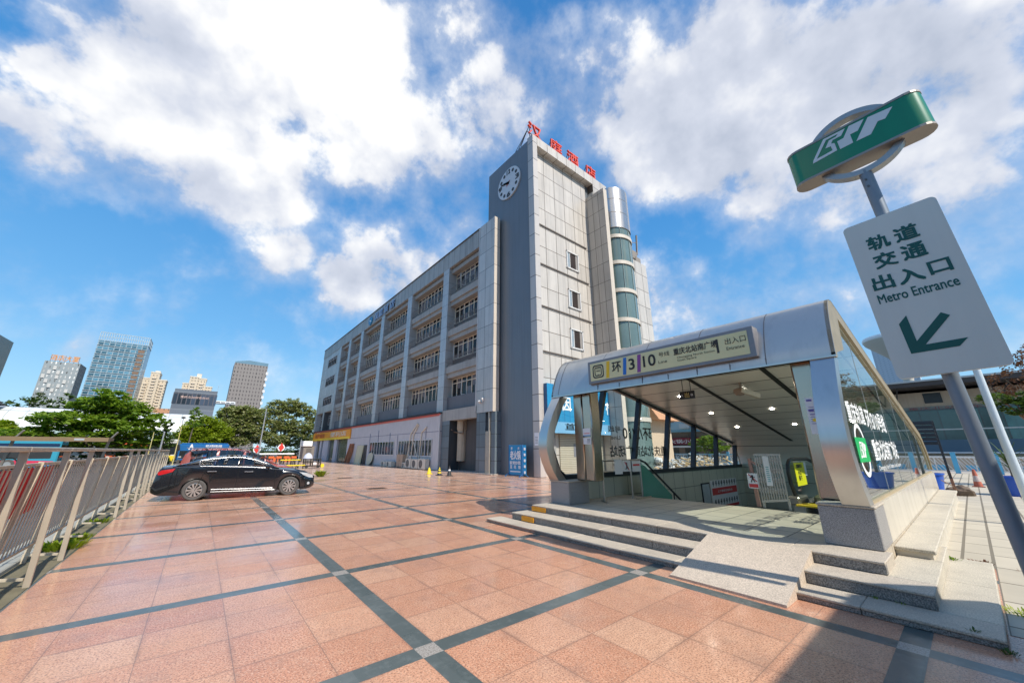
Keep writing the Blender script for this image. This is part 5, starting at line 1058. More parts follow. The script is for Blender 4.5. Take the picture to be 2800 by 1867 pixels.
make_car('parked_van', 'dusty red people carrier half hidden behind the black sedan', (.35, 21.6, 0), R(-2), -.92, 3.62, .90, vd, vb, vr, (0, 2.7), .39, VAN, -.86, 2.65, -.66, 1.5, ((-.55, .3), (.38, 1.25), (1.33, 2.1)), z0=.22, tumble=.66, extra=van_extra)

# ---------------------------------------------------------------- steel railing on the left
fe = thing('steel_railing', 'weathered stainless railing of vertical slats with leaning posts along the plaza edge', 'railing', (-1.5, 12, 0))
FS = pm('railing_steel', (.54, .48, .38), .42, .4, .2, 3, streak=.3); FSD = pm('slat_steel', (.60, .52, .39), .5, .15, .25, 4, streak=.3)
FY = [-3.6, -2.0, -.4, 1.2, 2.8, 4.5, 6.2, 7.85, 9.35, 10.95, 12.6, 14.22, 15.8, 18.0, 19.6, 20.6, 22.2, 23.8, 25.4, 27, 28.6, 30.2]
for y in FY:
    if y not in (10.95, 12.6): MB().bar((-1.38, y, .004), (-1.40, y, 1.66), .06, .045, (0, 1, 0)).build('post', FS, fe)
    MB().bar((-1.80, y + .12, -.15), (-1.62, y + .12, 1.50), .055, .045, (0, 1, 0)).bar((-1.80, y + .12, .12), (-1.42, y, .10), .03).build('inner_post', FSD, fe)
for a, b in zip(FY[:-1], FY[1:]): MB().bbox(-1.44, a + .01, 1.635, -1.36, b - .01, 1.685, .008).build('top_rail', FS, fe)
MB().bar((-1.64, FY[0], 1.47), (-1.64, FY[-1], 1.47), .05, .035).build('rail', FS, fe); MB().bar((-1.74, FY[0], .28), (-1.74, FY[-1], .28), .05, .035).build('rail', FS, fe)
for j in range(len(FY) - 1):
    k = MB(); y = FY[j] + .06
    while y < FY[j + 1] - .03: k.bar((-1.735, y, .27), (-1.645, y, 1.48), .036, .010, (1, 0, 0)); y += .145
    k.build('slat_panel', FSD, fe)
# red hoarding hung behind the near panels
t_ = thing('red_banner', 'torn red banner tied behind the near railing panels', 'banner', (-1.86, 8, .3)); k = MB(); rw = random.Random(5); ys = [3.5 + .3 * i for i in range(21)]
top_ = [(-1.80 + .02 * rw.random(), y, 1.40 + .02 * rw.random()) for y in ys]; bot = [(-1.86 + .03 * rw.random(), y, .80 + .05 * math.sin(y * 1.3)) for y in ys]
k.add(top_ + bot, [(i, i + 1, len(ys) + i + 1, len(ys) + i) for i in range(len(ys) - 1)]); k.build('cloth', pm('red_cloth', (.62, .012, .018), .75, 0, .3, 2), t_, fix=False)
k = MB(); [k.tube([(-1.66, y, 1.45), (-1.79, y, 1.4)], .008, 5) for y in ys[::3]]; k.build('tie', BLK, t_)
# ---------------------------------------------------------------- bus stands beyond the railing (road lies 1.1 m lower)
sh = thing('bus_shelter', 'long brown bus shelter roof on slanting steel posts behind the railing', 'bus shelter', (-9, 46, -.12))
BRN = pm('brown_canopy', (.24, .165, .09), .5, .2, .15, 3, streak=.2)
k = MB(); k.extr([(45, 2.33), (47.5, 2.45), (47.5, 2.66), (45, 2.66)], YZ, -30, -6.0); k.build('roof', BRN, sh); MB().box(-7.9, 44.97, 2.42, -7.35, 44.995, 2.57).build('name_plate', pm('plate_grey', (.4, .42, .44), .4), sh)
for x in (-28, -22, -17, -11.5, -6.4): MB().bar((x, 46.5, -.12), (x + .3, 46.2, 2.4), .16).bar((x + .3, 46.2, 2.5), (x + .7, 46, 3.15), .1).build('post', pm('shelter_steel', (.32, .29, .25), .4, .6, .2, 4), sh)
def make_bus(name, label, x0, x1, y0, y1, z0, h, col, glassy=(.36, .66), front='+x', txt=None, tcol=WH, roofcol=None, under=None):
    t_ = thing(name, label, 'bus', ((x0 + x1) / 2, (y0 + y1) / 2, z0)); m = col
    MB().bbox(x0, y0, z0 + .32, x1, y1, z0 + h, .10).build('body', m, t_)
    MB().bbox(x0 + .2, y0 + .12, z0 + h, x1 - .2, y1 - .12, z0 + h + .16, .06).build('roof', roofcol or m, t_)
    k = MB(); L = x1 - x0; W_ = y1 - y0
    if L > W_:
        n = max(3, int(L / 1.7))
        for i in range(n):
            a = x0 + .35 + (L - .7) * i / n; b = a + (L - .7) / n - .10
            for yy in (y0 - .006, y1 + .006): k.quad((a, yy, z0 + h * glassy[0]), (b, yy, z0 + h * glassy[0]), (b, yy, z0 + h * glassy[1] + .25), (a, yy, z0 + h * glassy[1] + .25))
        k.quad((x1 + .006, y0 + .15, z0 + 1.1), (x1 + .006, y1 - .15, z0 + 1.1), (x1 + .006, y1 - .15, z0 + h - .45), (x1 + .006, y0 + .15, z0 + h - .45))
        wx = [x0 + .22 * L, x0 + .80 * L]; wy = [y0, y1]
    else:
        for xx in (x0 - .006, x1 + .006):
            n = max(3, int(W_ / 1.7))
            for i in range(n): a = y0 + .35 + (W_ - .7) * i / n; b = a + (W_ - .7) / n - .1; k.quad((xx, a, z0 + h * glassy[0]), (xx, b, z0 + h * glassy[0]), (xx, b, z0 + h * .8), (xx, a, z0 + h * .8))
        k.quad((x0 + .12, y0 - .006, z0 + h * .38), (x1 - .12, y0 - .006, z0 + h * .38), (x1 - .12, y0 - .006, z0 + h * .86), (x0 + .12, y0 - .006, z0 + h * .86))
    k.build('window', CGL, t_, fix=False)
    if L > W_:
        for wx_ in wx:
            k = MB(); k.lathe([(0, -.02), (.28, -.02), (.46, 0), (.48, .1), (.48, .3)], 0, 0, 24); k.v = [(wx_ + a, y0 - .02 + c_, z0 + .48 + b_) for a, b_, c_ in k.v]; o = k.build('wheel', TYRE, t_, smooth=True); k = MB(); k.lathe([(0, 0), (.24, 0), (.26, .04)], 0, 0, 16); k.v = [(wx_ + a, y0 - .055 + c_, z0 + .48 + b_) for a, b_, c_ in k.v]; k.build('rim', RIM, o)
            k = MB(); k.tube([(wx_ + .62 * math.cos(i * math.pi / 10), y0 - .01, z0 + .48 + .62 * math.sin(i * math.pi / 10)) for i in range(11)], .05, 6); k.build('wheel_arch', WELL, t_)
    else:
        k = MB(); [k.box(a, y0 - .02, z0 + .02, a + .3, y0 + .6, z0 + .5) for a in (x0 + .1, x1 - .4)]; k.build('wheel', TYRE, t_)
        k = MB(); [k.box(a, y0 - .03, z0 + .75, a + .35, y0 - .005, z0 + .95) for a in (x0 + .15, x1 - .5)]; k.build('headlamp', HL, t_)
    return t_
BT = pm('bus_teal', (.035, .30, .42), .3, 0, .06, .6, coat=.4); BDB = pm('bus_blue', (.015, .13, .36), .3, 0, .06, .6, coat=.4); BWH = pm('bus_white', (.62, .63, .62), .35, 0, .05, .6, coat=.3)
bus = make_bus('city_bus', 'teal city bus with red and blue flash seen over the railing', -26, -10.9, 58, 60.5, -.12, 2.75, BT)
bb = [o for o in bus.children if o.name.startswith('body')][0]
MB().add([(-16.6, 57.98, .30), (-11.1, 57.98, .24), (-11.1, 57.98, .62), (-16.0, 57.98, .84)], [(0, 1, 2, 3)]).build('red_flash', pm('flash_red', (.6, .03, .08), .4), bb, fix=False); MB().add([(-12.5, 57.97, .0), (-11.0, 57.97, .0), (-11.0, 57.97, .45), (-12.8, 57.97, .4)], [(0, 1, 2, 3)]).build('blue_flash', pm('flash_blue', (.02, .32, .75), .4), bb, fix=False)
MB().box(-25.9, 57.96, 2.02, -11.0, 57.985, 2.30).build('roof_stripe', pm('navy_stripe', (.01, .03, .08), .3), bb); text('重庆公交', WH, bb, (-17.9, 57.96, .35), (1, 0, 0), (0, 0, 1), 3.0, .42, .003, .02)
b2 = make_bus('city_bus', 'white roofed bus with dark windscreen and yellow bumper facing the square', -5.3, -2.5, 70, 80, -.12, 3.2, BWH); bb = [o for o in b2.children if o.name.startswith('body')][0]; MB().bbox(-5.32, 69.95, .2, -2.48, 70.3, .95, .04).build('yellow_bumper', YEL, bb); k = MB(); k.bar((-5.5, 69.9, 1.6), (-5.3, 70, 2.4), .2, .4); k.bar((-2.3, 69.9, 1.6), (-2.5, 70, 2.4), .2, .4); k.build('mirror', BLK, bb)
b3 = make_bus('city_bus', 'dark blue long bus with white lettering behind the red people carrier', -2.4, 3.5, 73, 84, -.12, 2.65, BDB); bb = [o for o in b3.children if o.name.startswith('body')][0]; text('机场快线', WH, bb, (.6, 72.98, 2.1), (1, 0, 0), (0, 0, 1), 2.0, .36, .004, .02); text('A', WH, bb, (-1.3, 72.98, 1.75), (1, 0, 0), (0, 0, 1), .6, .8, .004, .04)
for o in [c for c in b3.children if c.name.startswith('window')]: bpy.data.objects.remove(o)
k = MB(); k.quad((-2.2, 72.99, .5), (3.3, 72.99, .5), (3.3, 72.99, 1.6), (-2.2, 72.99, 1.6)); k.build('window', CGL, b3, fix=False)
make_bus('city_bus', 'orange red bus mostly hidden by trees left of the white roofed bus', -10.6, -6.0, 80, 90, -.12, 2.75, pm('bus_orange', (.50, .10, .03), .35, 0, .1, 1))
# clutter by the far end of the square: yellow trestle benches, orange stools, stall counter
def bench(x0, x1, y, z, lab):
    t_ = thing('trestle_bench', lab, 'bench', ((x0 + x1) / 2, y, 0), 'yellow trestle benches')
    k = MB(); k.bbox(x0, y, z - .10, x1, y + .42, z, .03); k.build('seat', YEL, t_)
    for i in range(4):
        x = x0 + .12 + (x1 - x0 - .24) * i / 3; k = MB(); k.bar((x, y + .05, .004), (x, y + .2, z - .1), .09); k.bar((x, y + .4, .004), (x, y + .2, z - .1), .09); k.build('leg', BLK, t_)
bench(6.0, 8.05, 40.3, .34, 'low yellow trestle bench nearest the black sedan'); bench(6.15, 7.85, 41.6, .80, 'higher yellow trestle table just behind the low yellow bench')
t_ = thing('steel_trolley', 'black steel trolley frame with yellow wheel beside the yellow benches', 'trolley', (8.7, 40.8, 0)); k = MB()
for z in (.24, .55, .88): k.bbox(8.0, 40.4, z - .07, 9.45, 41.4, z, .01)
for x in (8.06, 8.7, 9.39):
    for y in (40.45, 41.35): k.bar((x, y, .12), (x, y, .88), .08)
k.build('frame', pm('trolley_black', (.05, .045, .035), .5, .3, .2, 5), t_)
for x in (8.2, 9.2):
    k = MB(); k.tube([(x, 40.4, .12), (x, 40.5, .12)], .12, 12); k.build('wheel', BLK, t_)
k = MB(); k.tube([(9.62, 40.6, .22), (9.62, 40.85, .22)], .18, 14); k.build('hub', YEL, t_); MB().box(8.75, 40.385, .32, 9.02, 40.398, .53).build('label', WH, t_)
for i in range(6):
    x = 4.9 + i * .75; t_ = thing('stool', 'orange topped black stool in the row of stools beyond the yellow benches', 'stool', (x, 50, 0), 'orange stools beyond the benches'); k = MB(); k.bbox(x - .27, 49.7, .75, x + .27, 50.3, 1.0, .03); k.build('seat', pm('stool_orange', (.62, .13, .03), .5), t_); k = MB(); [k.bar((x + a * .22, 50 + b * .2, .004), (x + a * .17, 50 + b * .15, .75), .08) for a in (-1, 1) for b in (-1, 1)]; k.build('legs', BLK, t_)
t_ = thing('stall_canopy', 'low white stall canopy with orange boxes at the end of the square', 'stall', (6.8, 54, 0)); k = MB(); k.bbox(5.2, 53.0, 1.16, 9.2, 54.2, 1.32, .03); k.build('roof', WH, t_); k = MB(); [k.bar((x, 53.5, .004), (x, 53.5, 1.16), .07) for x in (5.3, 6.6, 7.9, 9.1)]; k.build('post', BLK, t_); k = MB(); [k.bbox(x, 53.2, .3, x + .7, 53.7, .85, .02) for x in (5.6, 6.9, 8.2)]; k.build('box', pm('box_orange', (.55, .12, .04), .6), t_)
t_ = thing('round_parasol', 'small blue and white parasol lying open by the shops', 'parasol', (8.95, 44, 0)); k = MB(); k.lathe([(.46, .72), (.44, .95), (.34, 1.18), (.18, 1.34), (0, 1.40)], 8.95, 44, 16); k.build('canopy', pm('parasol_white', (.55, .58, .68), .7, 0, .3, 9), t_, smooth=True); k = MB(); k.tube([(8.95, 44, .004), (8.95, 44, 1.38)], .025, 6); k.build('pole', BLK, t_)
RS = pm('lantern_red', (.62, .04, .03), .5, 0, .1, 4)
for x, z, lab in ((9.4, 2.04, 'red diamond topped sign board on a post by the trees, right one'), (6.4, 1.78, 'red diamond topped sign board on a post by the trees, left one')):
    t_ = thing('red_sign_board', lab, 'sign', (x, 65, -.12), 'red sign boards by the trees'); k = MB(); k.extr([(x + .46 * math.cos(a), z + .52 * math.sin(a)) for a in [i * math.pi / 10 for i in range(20)]], XZ, 65, 65.08); k.build('disc', WH, t_); k = MB(); k.extr([(x, z + .7), (x - .36, z), (x, z - .55), (x + .36, z)], XZ, 64.95, 64.995); k.build('red_panel', RS, t_); k = MB(); k.tube([(x, 65.1, -.12), (x, 65.1, z)], .05, 6); k.build('post', BLK, t_)
t_ = thing('utility_hut', 'small grey brick hut with pale roof at the far corner of the hotel', 'hut', (12.6, 63, 0)); k = MB(); k.bbox(11.9, 62.4, .004, 13.4, 64.5, 2.22, .02); k.build('wall', pm('hut_grey', (.20, .18, .16), .8, 0, .2, 3), t_); k = MB(); k.bbox(11.75, 62.2, 2.22, 13.0, 64.6, 2.98, .04); k.build('roof', WH, t_); MB().box(12.3, 62.38, .01, 13.0, 62.399, 1.9).build('door', pm('hut_door', (.12, .11, .1), .6), t_)
# thin poles and street lamps beyond the railing
def pole(x, y, z0, z1, m, lab, r=.05, lamp=False):
    t_ = thing('street_lamp' if lamp else 'slender_pole', lab, 'street lamp' if lamp else 'pole', (x, y, z0), None if lamp else 'slender poles beyond the railing'); k = MB(); k.tube([(x, y, z0), (x, y, z1)], [r, r * .7], 8); k.build('shaft', m, t_)
    k = MB(); k.bbox(x - .14, y - .14, z0, x + .14, y + .14, z0 + .12, .02); k.build('foot', m, t_)
    if lamp: k = MB(); k.lathe([(0, z1), (.16, z1 + .05), (.26, z1 + .18), (.10, z1 + .26), (0, z1 + .3)], x, y, 12); k.build('lantern', pm('lamp_dark', (.06, .07, .07), .4), t_)
PYW = pm('pole_yellow', (.55, .48, .20), .5); PGY = pm('pole_grey', (.36, .38, .40), .45, .4)
pole(-4.5, 60, -.12, 3.7, PYW, 'slender yellow pole left of the white roofed bus'); pole(-3.6, 60, -.12, 3.8, PGY, 'grey slender pole crossing the white roofed bus', .1); pole(-2.2, 60, -.12, 4.45, PYW, 'slender yellow pole before the round bush'); pole(-2.35, 64, -.12, 5.6, PGY, 'street lamp with dark lantern before the white vaulted roof', .05, True)
pole(4.72, 46, -.12, 5.9, PGY, 'tall white slender pole among the trees behind the black sedan', .07); pole(8.45, 46, -.12, 2.8, PGY, 'grey slender pole among the trees near the hut', .06)

# ---------------------------------------------------------------- trees and plants
LG1 = leafm('leaf_fresh', (.14, .26, .022), (.28, .40, .05), .52); LG2 = leafm('leaf_lime', (.21, .31, .016), (.38, .46, .04), .52); LG3 = leafm('leaf_dusty', (.17, .24, .055), (.46, .45, .24), .42); LG4 = leafm('leaf_dark', (.045, .10, .02), (.11, .17, .03), .3); LRB = leafm('leaf_rust', (.12, .05, .03), (.24, .12, .07), .3)
BARK = pm('bark', (.13, .10, .07), .9, 0, .35, 9, bmp=.5); BARKR = pm('bark_red', (.26, .15, .10), .85, 0, .3, 9, bmp=.4)
def leaves(clusters, n, size, seed, up=.5, curl=.25):
    """n leaf-sized faces gathered in twig clusters; clusters = (x, y, z, rx, ry, rz, weight)"""
    g = np.random.default_rng(seed); wts = np.array([c[6] for c in clusters], float); wts /= wts.sum(); cnt = g.multinomial(n, wts); P = []
    for c, m in zip(clusters, cnt):
        nt_ = max(4, m // 20); d = g.normal(size=(nt_, 3)); d /= np.linalg.norm(d, axis=1)[:, None]; rad = g.uniform(.45, 1.0, nt_) ** .6; tw = d * rad[:, None]
        a = g.integers(0, nt_, m); off = g.normal(size=(m, 3)) * np.array([.15, .15, .09]); q = (tw[a] + off) * np.array(c[3:6]) + np.array(c[:3]); P.append(q)
    P = np.concatenate(P); m = len(P); nr = g.normal(size=(m, 3)); nr /= np.linalg.norm(nr, axis=1)[:, None]; nr[:, 2] = np.abs(nr[:, 2]) + up; nr /= np.linalg.norm(nr, axis=1)[:, None]
    t1 = np.cross(nr, g.normal(size=(m, 3))); t1 /= np.linalg.norm(t1, axis=1)[:, None]; t2 = np.cross(nr, t1); s = size * g.uniform(.6, 1.3, m)[:, None]
    V = np.stack([P - t1 * s, P + t2 * s * .5 - nr * s * curl * .4, P + t1 * s, P - t2 * s * .5 - nr * s * curl * .4], 1).reshape(-1, 3); F = np.arange(m * 4).reshape(-1, 4); return V, F
def leafobj(name, V, F, mat, par):
    me = bpy.data.meshes.new(name); o = bpy.data.objects.new(name, me); COL.objects.link(o); o.parent = par; k_ = np.array(wloc(par)); V = V - k_
    me.vertices.add(len(V)); me.vertices.foreach_set('co', V.astype('f').ravel()); me.loops.add(F.size); me.loops.foreach_set('vertex_index', F.astype('i').ravel()); me.polygons.add(len(F)); me.polygons.foreach_set('loop_start', np.arange(0, F.size, F.shape[1]).astype('i')); me.polygons.foreach_set('loop_total', np.full(len(F), F.shape[1], 'i')); me.update(); me.validate(); me.materials.append(mat); return o
def tree(name, lab, base, clusters, n, size, seed, mat, bark=None, r=.16, fork=None, group=None, up=.5, cat='tree', S=1.0):
    if S != 1.0:
        f = lambda z: 1.65 + (z - 1.65) * S
        clusters = [(c[0] * S, c[1] * S, f(c[2]), c[3] * S, c[4] * S, c[5] * S, c[6]) for c in clusters]; base = (base[0] * S, base[1] * S, 0); size *= S; r *= S; fork = f(fork) if fork else fork
    return tree_(name, lab, base, clusters, n, size, seed, mat, bark, r, fork, group, up, cat)
def tree_(name, lab, base, clusters, n, size, seed, mat, bark=None, r=.16, fork=None, group=None, up=.5, cat='tree'):
    t_ = thing(name, lab, cat, base, group); q = random.Random(seed); k = MB(); bx, by, bz = base
    cx = sum(c[0] * c[6] for c in clusters) / sum(c[6] for c in clusters); cz = min(c[2] - c[5] for c in clusters); ct = max(c[2] + c[5] * .4 for c in clusters); fz = fork if fork is not None else bz + (cz - bz) * .9
    fk = Vector((bx + (cx - bx) * .25, by, fz)); k.tube([(bx, by, bz), (bx + q.uniform(-.1, .1), by, (bz + fz) / 2), fk], [r * 1.25, r, r * .85], 8)
    for c in clusters: mid = fk.lerp(Vector(c[:3]), .55) + Vector((0, 0, q.uniform(0, .3))); k.tube([fk, mid, (c[0], c[1], c[2] + c[5] * .3)], [r * .6, r * .38, r * .12], 6)
    k.build('trunk', bark or BARK, t_, smooth=True); V, F = leaves(clusters, n, size, seed, up); leafobj('crown', V, F, mat, t_)
q = random.Random(21); cl = []
for x, z, rx, rz, wt in ((-7.6, 2.35, 1.3, .5, 1), (-6.3, 2.75, 1.2, .45, 1.2), (-5.6, 3.5, 1.2, .5, 1.3), (-4.6, 3.3, 1.3, .5, 1.4), (-3.6, 2.9, 1.2, .5, 1.3), (-2.7, 2.5, .9, .5, .8), (-5.3, 4.3, 1.15, .42, 1.2), (-4.2, 4.25, 1.1, .42, 1.1), (-3.3, 3.75, .9, .4, .9), (-4.7, 4.85, .75, .35, .6), (-6.6, 3.3, .9, .35, .7), (-5.0, 2.3, 1.4, .5, 1.1), (-3.4, 2.1, 1.0, .5, .9), (-2.4, 3.4, .5, .3, .35), (-6.1, 2.1, 1.1, .4, .8)):
    cl.append((x, 32.5 + q.uniform(-.8, .8), z, rx, 1.1, rz, wt))
tree('layered_tree', 'broad fresh green tree with flat layers of foliage behind the bus shelter', (-4.3, 32.5, -1.1), cl, 15000, .135, 3, LG1, r=.13, fork=1.4, up=.7, S=2.0)
tree('street_tree', 'bushy light green tree at the left edge beyond the teal bus', (-8.6, 34, -1.1), [(-8.9, 34, 2.5, .9, .9, .7, 1), (-8.2, 34, 2.1, .9, .9, .6, 1), (-7.6, 34.5, 2.0, .8, .8, .6, 1)], 5200, .14, 4, LG2, fork=.8, S=2.0)
tree('street_tree', 'round yellow green bush tree behind the blue bus', (.1, 58, -1.0), [(-1.1, 58, 3.7, 1.4, 1.3, 1.3, 1), (.2, 58, 4.2, 1.6, 1.4, 1.4, 1.5), (1.5, 58, 3.7, 1.4, 1.3, 1.3, 1.1), (-1.6, 58, 2.8, 1.0, 1.2, .8, .7), (.8, 57.5, 2.9, 1.5, 1.2, .8, .8)], 11000, .17, 5, LG2, fork=1.7, S=1.55)
tree('street_tree', 'medium green tree right of the round yellow green bush tree', (3.3, 62, -1.0), [(2.2, 62, 6.2, 1.3, 1.2, 1.1, 1), (3.5, 62, 6.6, 1.4, 1.2, 1.0, 1.1), (4.6, 62, 6.2, 1.2, 1.2, 1.1, .9), (3.0, 62, 4.8, 1.7, 1.3, 1.1, 1.2), (4.4, 62, 4.4, 1.5, 1.2, 1.1, 1), (2.4, 62, 3.3, 1.0, 1., .9, .6), (3.9, 62, 2.9, 1.3, 1., .8, .7)], 11000, .18, 6, LG3, fork=1.9, S=1.5)
tree('street_tree', 'tall dusty green tree beside the far end of the hotel', (9.6, 66, -1.0), [(6.6, 66, 6.6, 1.4, 1.3, 1.2, 1), (8.2, 66, 7.9, 1.5, 1.3, 1.2, 1.1), (9.9, 66, 8.4, 1.4, 1.3, 1.1, 1.1), (11.4, 66, 7.8, 1.4, 1.3, 1.2, 1.), (13.0, 66, 7.0, 1.2, 1.3, 1.2, .9), (7.3, 65.5, 5.0, 1.8, 1.3, 1.2, 1.2), (9.4, 65.5, 5.6, 1.8, 1.3, 1.4, 1.4), (11.5, 65.5, 5.0, 1.8, 1.3, 1.3, 1.3), (13.2, 66, 4.6, 1.3, 1.3, 1.3, 1), (8.4, 65, 3.2, 1.8, 1.2, 1., 1.1), (10.9, 65, 3.2, 1.8, 1.2, 1., 1.1), (13, 65.5, 2.6, 1.1, 1.2, 1., .8), (6.1, 65.5, 3.6, 1.2, 1.2, 1.2, .8)], 21000, .18, 7, LG3, r=.25, fork=2.2, S=1.45)
tree('young_tree', 'thin young tree standing before the small grey office block', (-1.0, 52, -1.0), [(-1.0, 52, 5.5, .6, .5, .7, 1), (-.8, 52, 4.6, .6, .5, .6, .8)], 700, .13, 8, LG1, r=.06, fork=3.6, S=1.5)
tree('young_tree', 'thin conifer-like tree right of the layered tree', (-2.35, 41, -1.1), [(-2.35, 41, 3.6, .35, .35, .6, .7), (-2.4, 41, 2.8, .65, .5, .5, 1), (-2.4, 41, 2.2, .8, .6, .4, 1)], 1500, .10, 9, LG4, r=.05, fork=1.6, S=1.6)
# low hedge along the bus stands reads as one mass
V, F = leaves([(-22 + i * 2.2, 66 + (i % 3), .7 + .3 * (i % 2), 1.6, 1.2, 1.5, 1) for i in range(9)] + [(3.5 + i * 1.7, 84, .8, 1.6, 1.2, 1.7, 1) for i in range(9)], 7500, .22, 10); hg = leafobj('hedge', V, F, LG4, None); tag(hg, 'low dark green hedge massed below the roadside trees', 'hedge', kind='stuff')
# weeds
def weed(x, y, z, r, n, lab, seed, m=LG2, h=.2):
    t_ = thing('weed', lab, 'weed', (x, y, z), 'weeds in the paving'); g = np.random.default_rng(seed); V = []; F = []
    for i in range(n):
        a = g.uniform(0, 6.28); rr = r * g.uniform(0, 1); p = np.array([x + rr * math.cos(a) * .5, y + rr * math.sin(a) * .5, z]); d = np.array([math.cos(a) * .6, math.sin(a) * .6, g.uniform(.5, 1.4)]); d /= np.linalg.norm(d); L_ = h * g.uniform(.5, 1.2); s = np.array([-d[1], d[0], 0]); s /= np.linalg.norm(s) + 1e-6; w_ = L_ * .12; b = len(V)
        V += [p - s * w_ * .5, p + s * w_ * .5, p + d * L_ * .6 + s * w_, p + d * L_ + np.array([0, 0, -.15 * L_]), p + d * L_ * .6 - s * w_]; F += [(b, b + 1, b + 2, b + 3, b + 4)]
    leafobj('leaf_tuft', np.array(V), np.array(F), m, t_)
weed(6.45, 27.3, .003, .35, 160, 'bright green weed clump growing in the square ahead of the black car', 1, LG2, .45)
weed(-1.56, 10.4, .01, .55, 260, 'bright grass tuft between the railing posts', 2, LG2, .16); weed(-1.5, 11.2, .01, .35, 120, 'smaller grass tuft at the foot of the railing', 3, LG2, .13); weed(-1.55, 13.4, .01, .4, 90, 'thin grass tuft far along the railing foot', 4, LG2, .12)
weed(5.60, .17, .003, .10, 40, 'dark weed at the outer corner of the lowest granite step', 5, LG4, .045); weed(5.72, .34, .08, .07, 18, 'small weed on the lowest granite step', 6, LG4, .04); weed(6.09, .82, .08, .07, 16, 'weed at the joint of the second granite step, right of two', 7, LG1, .035); weed(6.08, 1.02, .08, .07, 16, 'weed at the joint of the second granite step, left of two', 8, LG1, .04)
weed(7.0, .02, .005, .30, 120, 'yellowing weeds in the joint beside the granite steps', 9, LG2, .05); weed(9.4, .25, .005, .25, 60, 'dry weeds along the marble ledge', 10, LRB, .08); weed(9.0, .52, .082, .14, 40, 'small green weeds on the return step', 11, LG1, .06); weed(9.3, -.2, .005, .3, 60, 'dry brown weeds between the beige slabs', 12, LRB, .06)
# ---------------------------------------------------------------- skyline on the left
def tower_mat(name, wall, pane, bw, bh, mort, ou=0, ov=0, rough=.4, ua=0, tv=.25, spec=.6, frame=None, metal=0):
    """window grid: brick cells are panes, joints are the wall"""
    return seam(name, pane, ua, bw, bh, ou, ov, mort, wall, rough=rough, metal=metal, streak=0, var=.15, tilevar=tv, spec=spec)
def block(name, lab, fp, z1, front, side, roof=None, cat='tower block', z0=-1.1):
    t_ = thing(name, lab, cat, (fp[0], fp[1], z0)); x0, y0, x1, y1 = fp
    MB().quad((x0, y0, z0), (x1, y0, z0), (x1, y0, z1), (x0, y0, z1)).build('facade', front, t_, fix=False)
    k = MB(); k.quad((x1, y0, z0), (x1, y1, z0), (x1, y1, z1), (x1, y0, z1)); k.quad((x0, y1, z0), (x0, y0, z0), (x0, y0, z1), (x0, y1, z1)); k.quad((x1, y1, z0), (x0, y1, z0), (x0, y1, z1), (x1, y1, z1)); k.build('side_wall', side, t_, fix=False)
    MB().box(x0 + .2, y0 + .2, z1 - .5, x1 - .2, y1 - .2, z1).build('roof', roof or pm('roof_grey', (.25, .25, .25), .8), t_); return t_
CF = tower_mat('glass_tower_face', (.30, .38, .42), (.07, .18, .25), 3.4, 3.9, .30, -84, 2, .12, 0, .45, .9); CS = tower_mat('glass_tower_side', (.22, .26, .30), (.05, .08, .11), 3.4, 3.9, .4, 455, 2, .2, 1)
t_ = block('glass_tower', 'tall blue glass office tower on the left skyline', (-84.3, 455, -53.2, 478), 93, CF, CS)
k = MB()
for i in range(23): x = -84.3 + 31.1 * i / 22; k.box(x - .22, 454.9, 93, x + .22, 455.4, 100.5)
for i in range(14): y = 455 + 23 * i / 13; k.box(-53.5, y - .22, 93, -53.0, y + .22, 100.5)
for z in (93.3, 96.6, 100.2): k.box(-84.5, 454.8, z, -53.0, 455.3, z + .5); k.box(-53.5, 455, z, -53, 478, z + .5)
k.build('crown_screen', pm('crown_metal', (.42, .50, .54), .4, .3), t_)
k = MB(); [k.box(-58.6, 454.7, 4 + i * 3.9, -54.4, 454.98, 6.4 + i * 3.9) for i in range(22)]; k.build('corner_panel', pm('bronze_panel', (.22, .14, .09), .4), t_)
k = MB(); [k.box(-84.4, 454.5, 3.2 + i * 3.9, -53.1, 454.95, 3.48 + i * 3.9) for i in range(23)]; k.build('floor_fin', pm('fin_white', (.50, .56, .57), .4), t_)
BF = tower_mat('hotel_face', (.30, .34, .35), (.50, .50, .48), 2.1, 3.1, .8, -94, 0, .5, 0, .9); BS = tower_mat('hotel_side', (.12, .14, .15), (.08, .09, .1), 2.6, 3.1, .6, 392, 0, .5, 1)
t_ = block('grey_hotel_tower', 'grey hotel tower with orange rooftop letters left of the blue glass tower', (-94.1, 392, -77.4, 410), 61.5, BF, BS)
text('酒店大厦', pm('orange_letter', (.62, .26, .05), .5), t_, (-92.0, 391.5, 62), (1, 0, 0), (0, 0, 1), 13.5, 4.2, .01, .02, name='roof_letters'); k = MB(); [k.box(-92 + i * 2.2, 392, 61.5, -91.8 + i * 2.2, 392.4, 66) for i in range(7)]; k.build('letter_frame', pm('frame_grey', (.25, .2, .15), .6), t_)
rr = random.Random(8)
for i in range(34): x = -93.4 + 2.1 * rr.randrange(7); z = 3 + 3.1 * rr.randrange(18); MB().box(x, 391.7 - .01 * i, z, x + 1.5, 391.98, z + 2.6).build('balcony_screen', pm('screen_white', (.55, .54, .51), .5), t_)
AF = tower_mat('left_block_face', (.16, .18, .16), (.10, .13, .12), 2.4, 3.2, .7, -120, 0, .4, 0, .8); t_ = block('edge_tower', 'dark grey tower cut by the left edge of the view', (-118, 300, -90.6, 323), 59.0, AF, AF); k = MB(); [k.box(-118 + i * 2.4, 300, 59, -117 + i * 2.4, 300.6, 60.5 - (i % 3) * .3) for i in range(11)]; k.build('roof_screen', pm('screen_grey', (.35, .36, .32), .6), t_)
